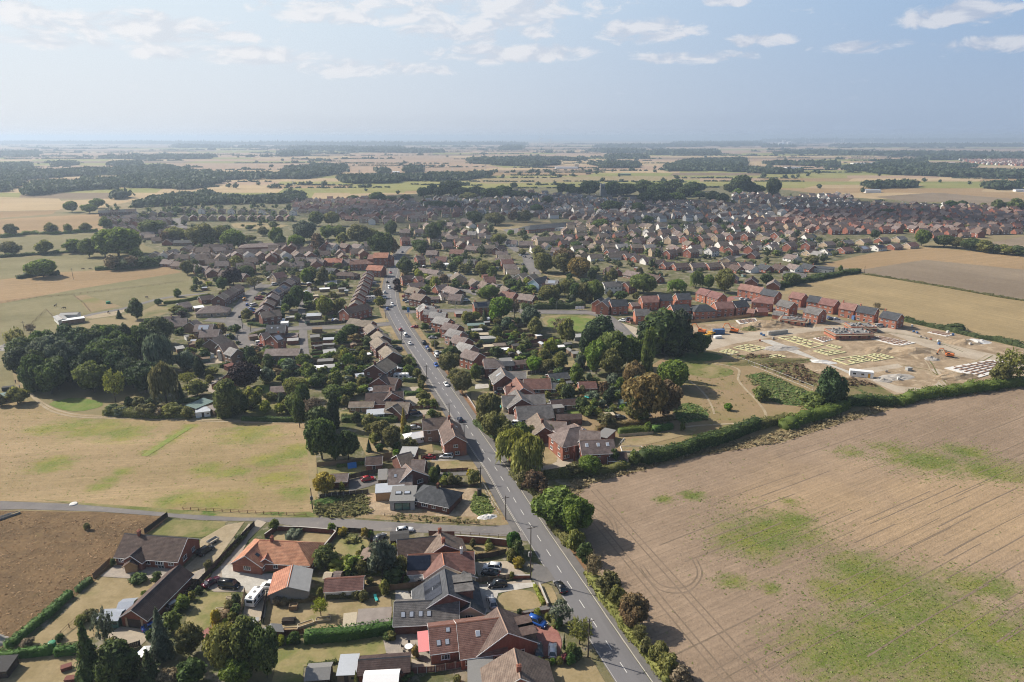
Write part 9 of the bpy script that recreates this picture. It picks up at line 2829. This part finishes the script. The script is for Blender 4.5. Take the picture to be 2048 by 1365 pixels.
for i,(x,y)in enumerate([(1735,735),(1740,755),(1745,775),(1660,820),(1655,840)]):
 qm(1,x,y,2.6,.7,.35,10,'wood_pale','pale timber step of the rockery garden, %s from the drive'%ORD[i],'garden_step','step')
z5(1,500,1270,1.8,30,'wood_red','red-brown machine crate in the bottom garden',.8,1.2)
z5(1,530,1355,1.8,10,'wood_red','red-brown crate at the bottom edge',.7,1.2)
z5(7,70,905,4.0,20,'felt','black and white cart by the track near the walkers',1.5,2.0)
ql(7,-20,950,85,930,5,2.2,.4,'green_sheet','wood','grey-green roofed shed at the left edge by the track',mono=True)
for(x,y,L)in[(-20,150,7),(40,135,7)]:
 qm(1,x,y,L,1.2,.5,50,'felt_grey','grey trailer beam beside the lane, %s one'%('upper' if y==135 else 'lower'),'beam_stack','beams')
def qn(name,f,pts,spacing,size,mat,seed,hgt=1.0,mask=None,dens=1.0):
 r=random.Random(seed)
 w=[P(f,*p)for p in pts]
 q=[c for c in qx(w,spacing,r,.6)if r.random()<dens and(mask is None or mask(c,r))]
 rng=np.random.default_rng(seed)
 pts_=np.array([(a,b,0)for a,b in q])
 n_=len(pts_)
 k=5
 idx=np.repeat(np.arange(n_),k)
 s=size*rng.uniform(.5,1.5,n_)
 p=pts_[idx]+np.stack([rng.normal(size=n_*k)*s[idx]*.5,rng.normal(size=n_*k)*s[idx]*.5,rng.uniform(.1,.6,n_*k)*s[idx]*hgt],1)
 p[:,2]+=.06
 nr=rng.normal(size=(n_*k,3))*.4+np.array([0,0,1.0])
 v=qs(p,nr,s[idx]*.55,rng,1.2)
 o=ob(name,qt(name,v,mat))
 return kind(o,'stuff')
def xo(bl,soft=.35):
 def f_(c,r):
  d=max((1-math.hypot((c[0]-x)/rr,(c[1]-y)*1.25/rr))for(x,y,rr)in bl)
  return r.random()<.015+max(0,d+soft)*.75
 return f_
FB=[z3(1545,1062,17),z3(1495,1085,12),z3(1590,1045,10),z3(1790,900,9),z3(1860,925,16),z3(1930,905,10),z3(1980,940,14),z3(1700,905,7),z3(1730,1150,15),z3(1790,1190,20),z3(1680,1185,10),z3(1850,1230,22),z3(1930,1260,20),z3(1780,1290,20),
z3(2000,1290,22),z3(1690,1300,16),z3(1850,1310,24),z3(1740,1240,13),z3(1960,1170,10),z3(1390,993,5),z3(1580,1005,4),z3(1460,1165,5),z3(1540,1175,4),z3(1330,1000,4)]
qn('field_weeds',0,[(1390,1400),(1190,1000),(1400,925),(1700,855),(2048,790),(2060,1400)],.95,.26,'leaf_weed',3,.35,xo(FB,.5))
qn('rough_grass',0,[(-20,1030),(330,1040),(225,1135),(120,1215),(0,1300),(-20,1300)],.8,.32,'leaf_rough',4,.35,None,.35)
qn('plot_weeds',5,[(135,1110),(510,1095),(540,1255),(300,1275),(130,1265)],.8,.8,'leaf_olive',5,1.0,None,.7)
qn('plot_weeds',5,[(1320,1070),(1400,1090),(1480,1230),(1380,1280),(1290,1220)],.6,.5,'leaf_weed',6,.9,None,.9)
qn('plot_weeds',5,[(640,1240),(1300,1290),(1400,1330),(700,1290)],.9,.6,'leaf_olive',7,1.0,None,.5)
qn('bank_weeds',11,[(410,680),(520,660),(700,740),(830,790),(830,850),(680,860),(560,830),(480,770)],1.1,.8,'leaf_weed',8,.8,None,.6)
qn('bank_weeds',11,[(330,560),(560,555),(700,600),(860,680),(1000,690),(1200,740),(850,760),(600,670)],1.5,1.1,'leaf_rust',9,1.0,None,.5)
qn('pasture_tufts',0,[(-20,812),(140,832),(600,852),(620,1020),(340,1015),(-20,996)],1.5,.22,'leaf_weed',14,.3,None,.4)
qn('bank_weeds',12,[(1270,1160),(1450,1150),(1560,1230),(1540,1290),(1300,1320)],1.1,.8,'leaf_weed',10,.8,None,.5)
qn('margin_grass',0,[(1130,985),(1150,955),(1260,935),(1400,895),(1560,866),(1700,826),(1830,792),(2048,765),(2048,776),(1830,806),(1700,842),(1560,886),(1400,912),(1180,968),(1150,1000)],.9,.7,'leaf_dry',12,1.2,None,.7)
qn('meadow_tufts',12,[(1160,800),(1640,800),(2000,950),(2000,1280),(1560,1330),(1400,1000)],2.6,.5,'leaf_olive',13,.4,None,.25)
# -- the air: one even haze over the plain
hz=MB()
hz.box(-58000,58000,-1500,59000,-1.0,135.0)
m,n=zh('haze_air')
pv=n.new('ShaderNodeVolumePrincipled')
pv.inputs['Color'].default_value=(.65,.79,.96,1)
pv.inputs['Density'].default_value=HAZE
pv.inputs['Anisotropy'].default_value=.28
out=n.new('ShaderNodeOutputMaterial')
m.node_tree.links.new(pv.outputs[0],out.inputs['Volume'])
o=hz.build('haze','haze_air')
kind(o,'stuff')
# -- a bank of cloud overhead, whose shade lies across the far half of the village
m,n=zh('cloud_white')
tr=n.new('ShaderNodeBsdfTransparent')
df=n.new('ShaderNodeBsdfTranslucent')
df.inputs[0].default_value=(.95,.95,.95,1)
mx=n.new('ShaderNodeMixShader')
mx.inputs[0].default_value=.25
out=n.new('ShaderNodeOutputMaterial')
m.node_tree.links.new(tr.outputs[0],mx.inputs[1])
m.node_tree.links.new(df.outputs[0],mx.inputs[2])
m.node_tree.links.new(mx.outputs[0],out.inputs[0])
rc=random.Random(3)
ALT=900.0
def lump_mesh(parts):
 V,F,b=[],[],0
 for(c,r)in parts:
  V.append(ICO_V*np.array(r)+np.array(c))
  F.append(ICO_F+b)
  b+=12
 me=bpy.data.meshes.new('cloud')
 me.from_pydata(np.concatenate(V).tolist(),[],np.concatenate(F).tolist())
 me.materials.append(xm['cloud_white'])
 me.polygons.foreach_set('use_smooth',[True]*len(me.polygons))
 return me
for ci,spots in enumerate([[(700,425),(820,415),(940,420),(860,440)],[(1040,415),(1150,412),(1120,438)],[(1290,412),(1400,420),(1500,405),(1330,445)],[(1600,425),(1720,440),(1800,425),(1680,410)],[(1900,440),(2000,445)],[(1150,395),(1000,392),(820,396)]]):
 base=G(*spots[0])
 parts=[]
 for(u,v)in spots:
  q=G(u,v)-base
  r=G(u,v).length*.075
  parts.append(((q.x,q.y,rc.uniform(0,30)),(r*1.25,r*1.1,45)))
  for k in range(3):
   parts.append(((q.x+rc.uniform(-1,1)*r,q.y+rc.uniform(-1,1)*r,rc.uniform(0,40)),(r*.6,r*.6,40)))
 off=sun_dir*(ALT/sun_dir.z)
 o=ob('cloud_bank',lump_mesh(parts),None,(base.x+off.x,base.y+off.y,ALT))
 kind(o,'stuff')
 # -- finish the labels: what each thing stands nearest to
MARKS=[('the orange-roofed bungalow',2,400,450),('the brown bungalow',1,1150,450),('the long brick garage',1,1150,750),('the white house with solar panels',3,650,520),('the slate-roofed house',3,760,850),('the red house with pink awning',3,900,1150),
('the bungalow under repair',5,1000,1150),('the roadside brick house',5,1100,700),('the golden conifer',5,790,630),('the twin willows',6,530,930),('the big hipped brick house',6,1000,780),('the red-roofed bungalow',6,600,320),('the great russet trees',6,1500,520),('the lone meadow conifer',11,895,860),
('the orange excavator',11,1600,570),('the white site cabin',11,1090,690),('the blue container',11,255,435),('the grass basin',12,450,540),('the estate entrance',12,800,430),('the last unfinished house',11,1280,390),('the red-roofed new terrace',11,450,230),('the stable block',7,580,330),('the dark wood',7,700,850),
('the farm sheds',8,220,1230),('the dark purple tree',8,560,1020),('the block of flats',8,860,850),('the balcony house',8,430,780),('the corner bungalow of the close',8,310,440),('the top of the close',8,640,220),('the back lane',8,1030,500),('the roadside terraces',8,1490,250),('the grass triangle',8,1660,490),
('the white-roofed greenhouse gardens',13,850,1150),('the semi-detached row',13,560,1150),('the blue house',13,1190,690),('the three trees on the green',13,1400,590),('the school',13,1250,240),('the tall mid-village tree',13,345,350),('the road bend',13,100,430),('the paddock corner clump',15,560,690),('the broad hipped building',15,1330,640),
('the far left streets',15,700,500),('the village pond field',15,1300,530),('the church',16,1480,420),('the far skyline trees',16,600,430),('the plough field corner',14,1550,400),('the flat-roofed modern house',14,1080,520),('the right-hand bungalow rows',14,1250,400),('the middle semi rows',14,550,360),('the near bungalow rows',14,250,480),('the far right estate',14,1700,300),('the far tall trees',14,700,150),('the white factory',17,650,145),('the far town',17,1900,270),('the big tree by the road',4,640,200),('the power pole',4,415,600),('the blue car drive',4,480,1000),('the bottom corner trees',2,200,1300),('the conifers by the yard',1,900,1200),('the bottom sheds',2,900,1320)]
MW=[(ph,P(f,x,y))for(ph,f,x,y)in MARKS]
bins={}
for(o,desc)in TODO:
 x,y=o.location.x,o.location.y
 ph,p=min(MW,key=lambda q:(q[1].x-x)**2+(q[1].y-y)**2)
 bins.setdefault((desc,ph),[]).append((math.hypot(p.x-x,p.y-y),o))
for(desc,ph),items in bins.items():
 items.sort(key=lambda t:t[0])
 for k,(d,o)in enumerate(items):
  if len(items)==1:
   lab='%s near %s'%(desc,ph)
  elif k<len(ORD):
   lab='%s, %s nearest to %s'%(desc,ORD[k],ph)if k else '%s, closest one to %s'%(desc,ph)
  else:
   lab='%s, number %d out from %s'%(desc,k+1,ph)
  o['label']=lab
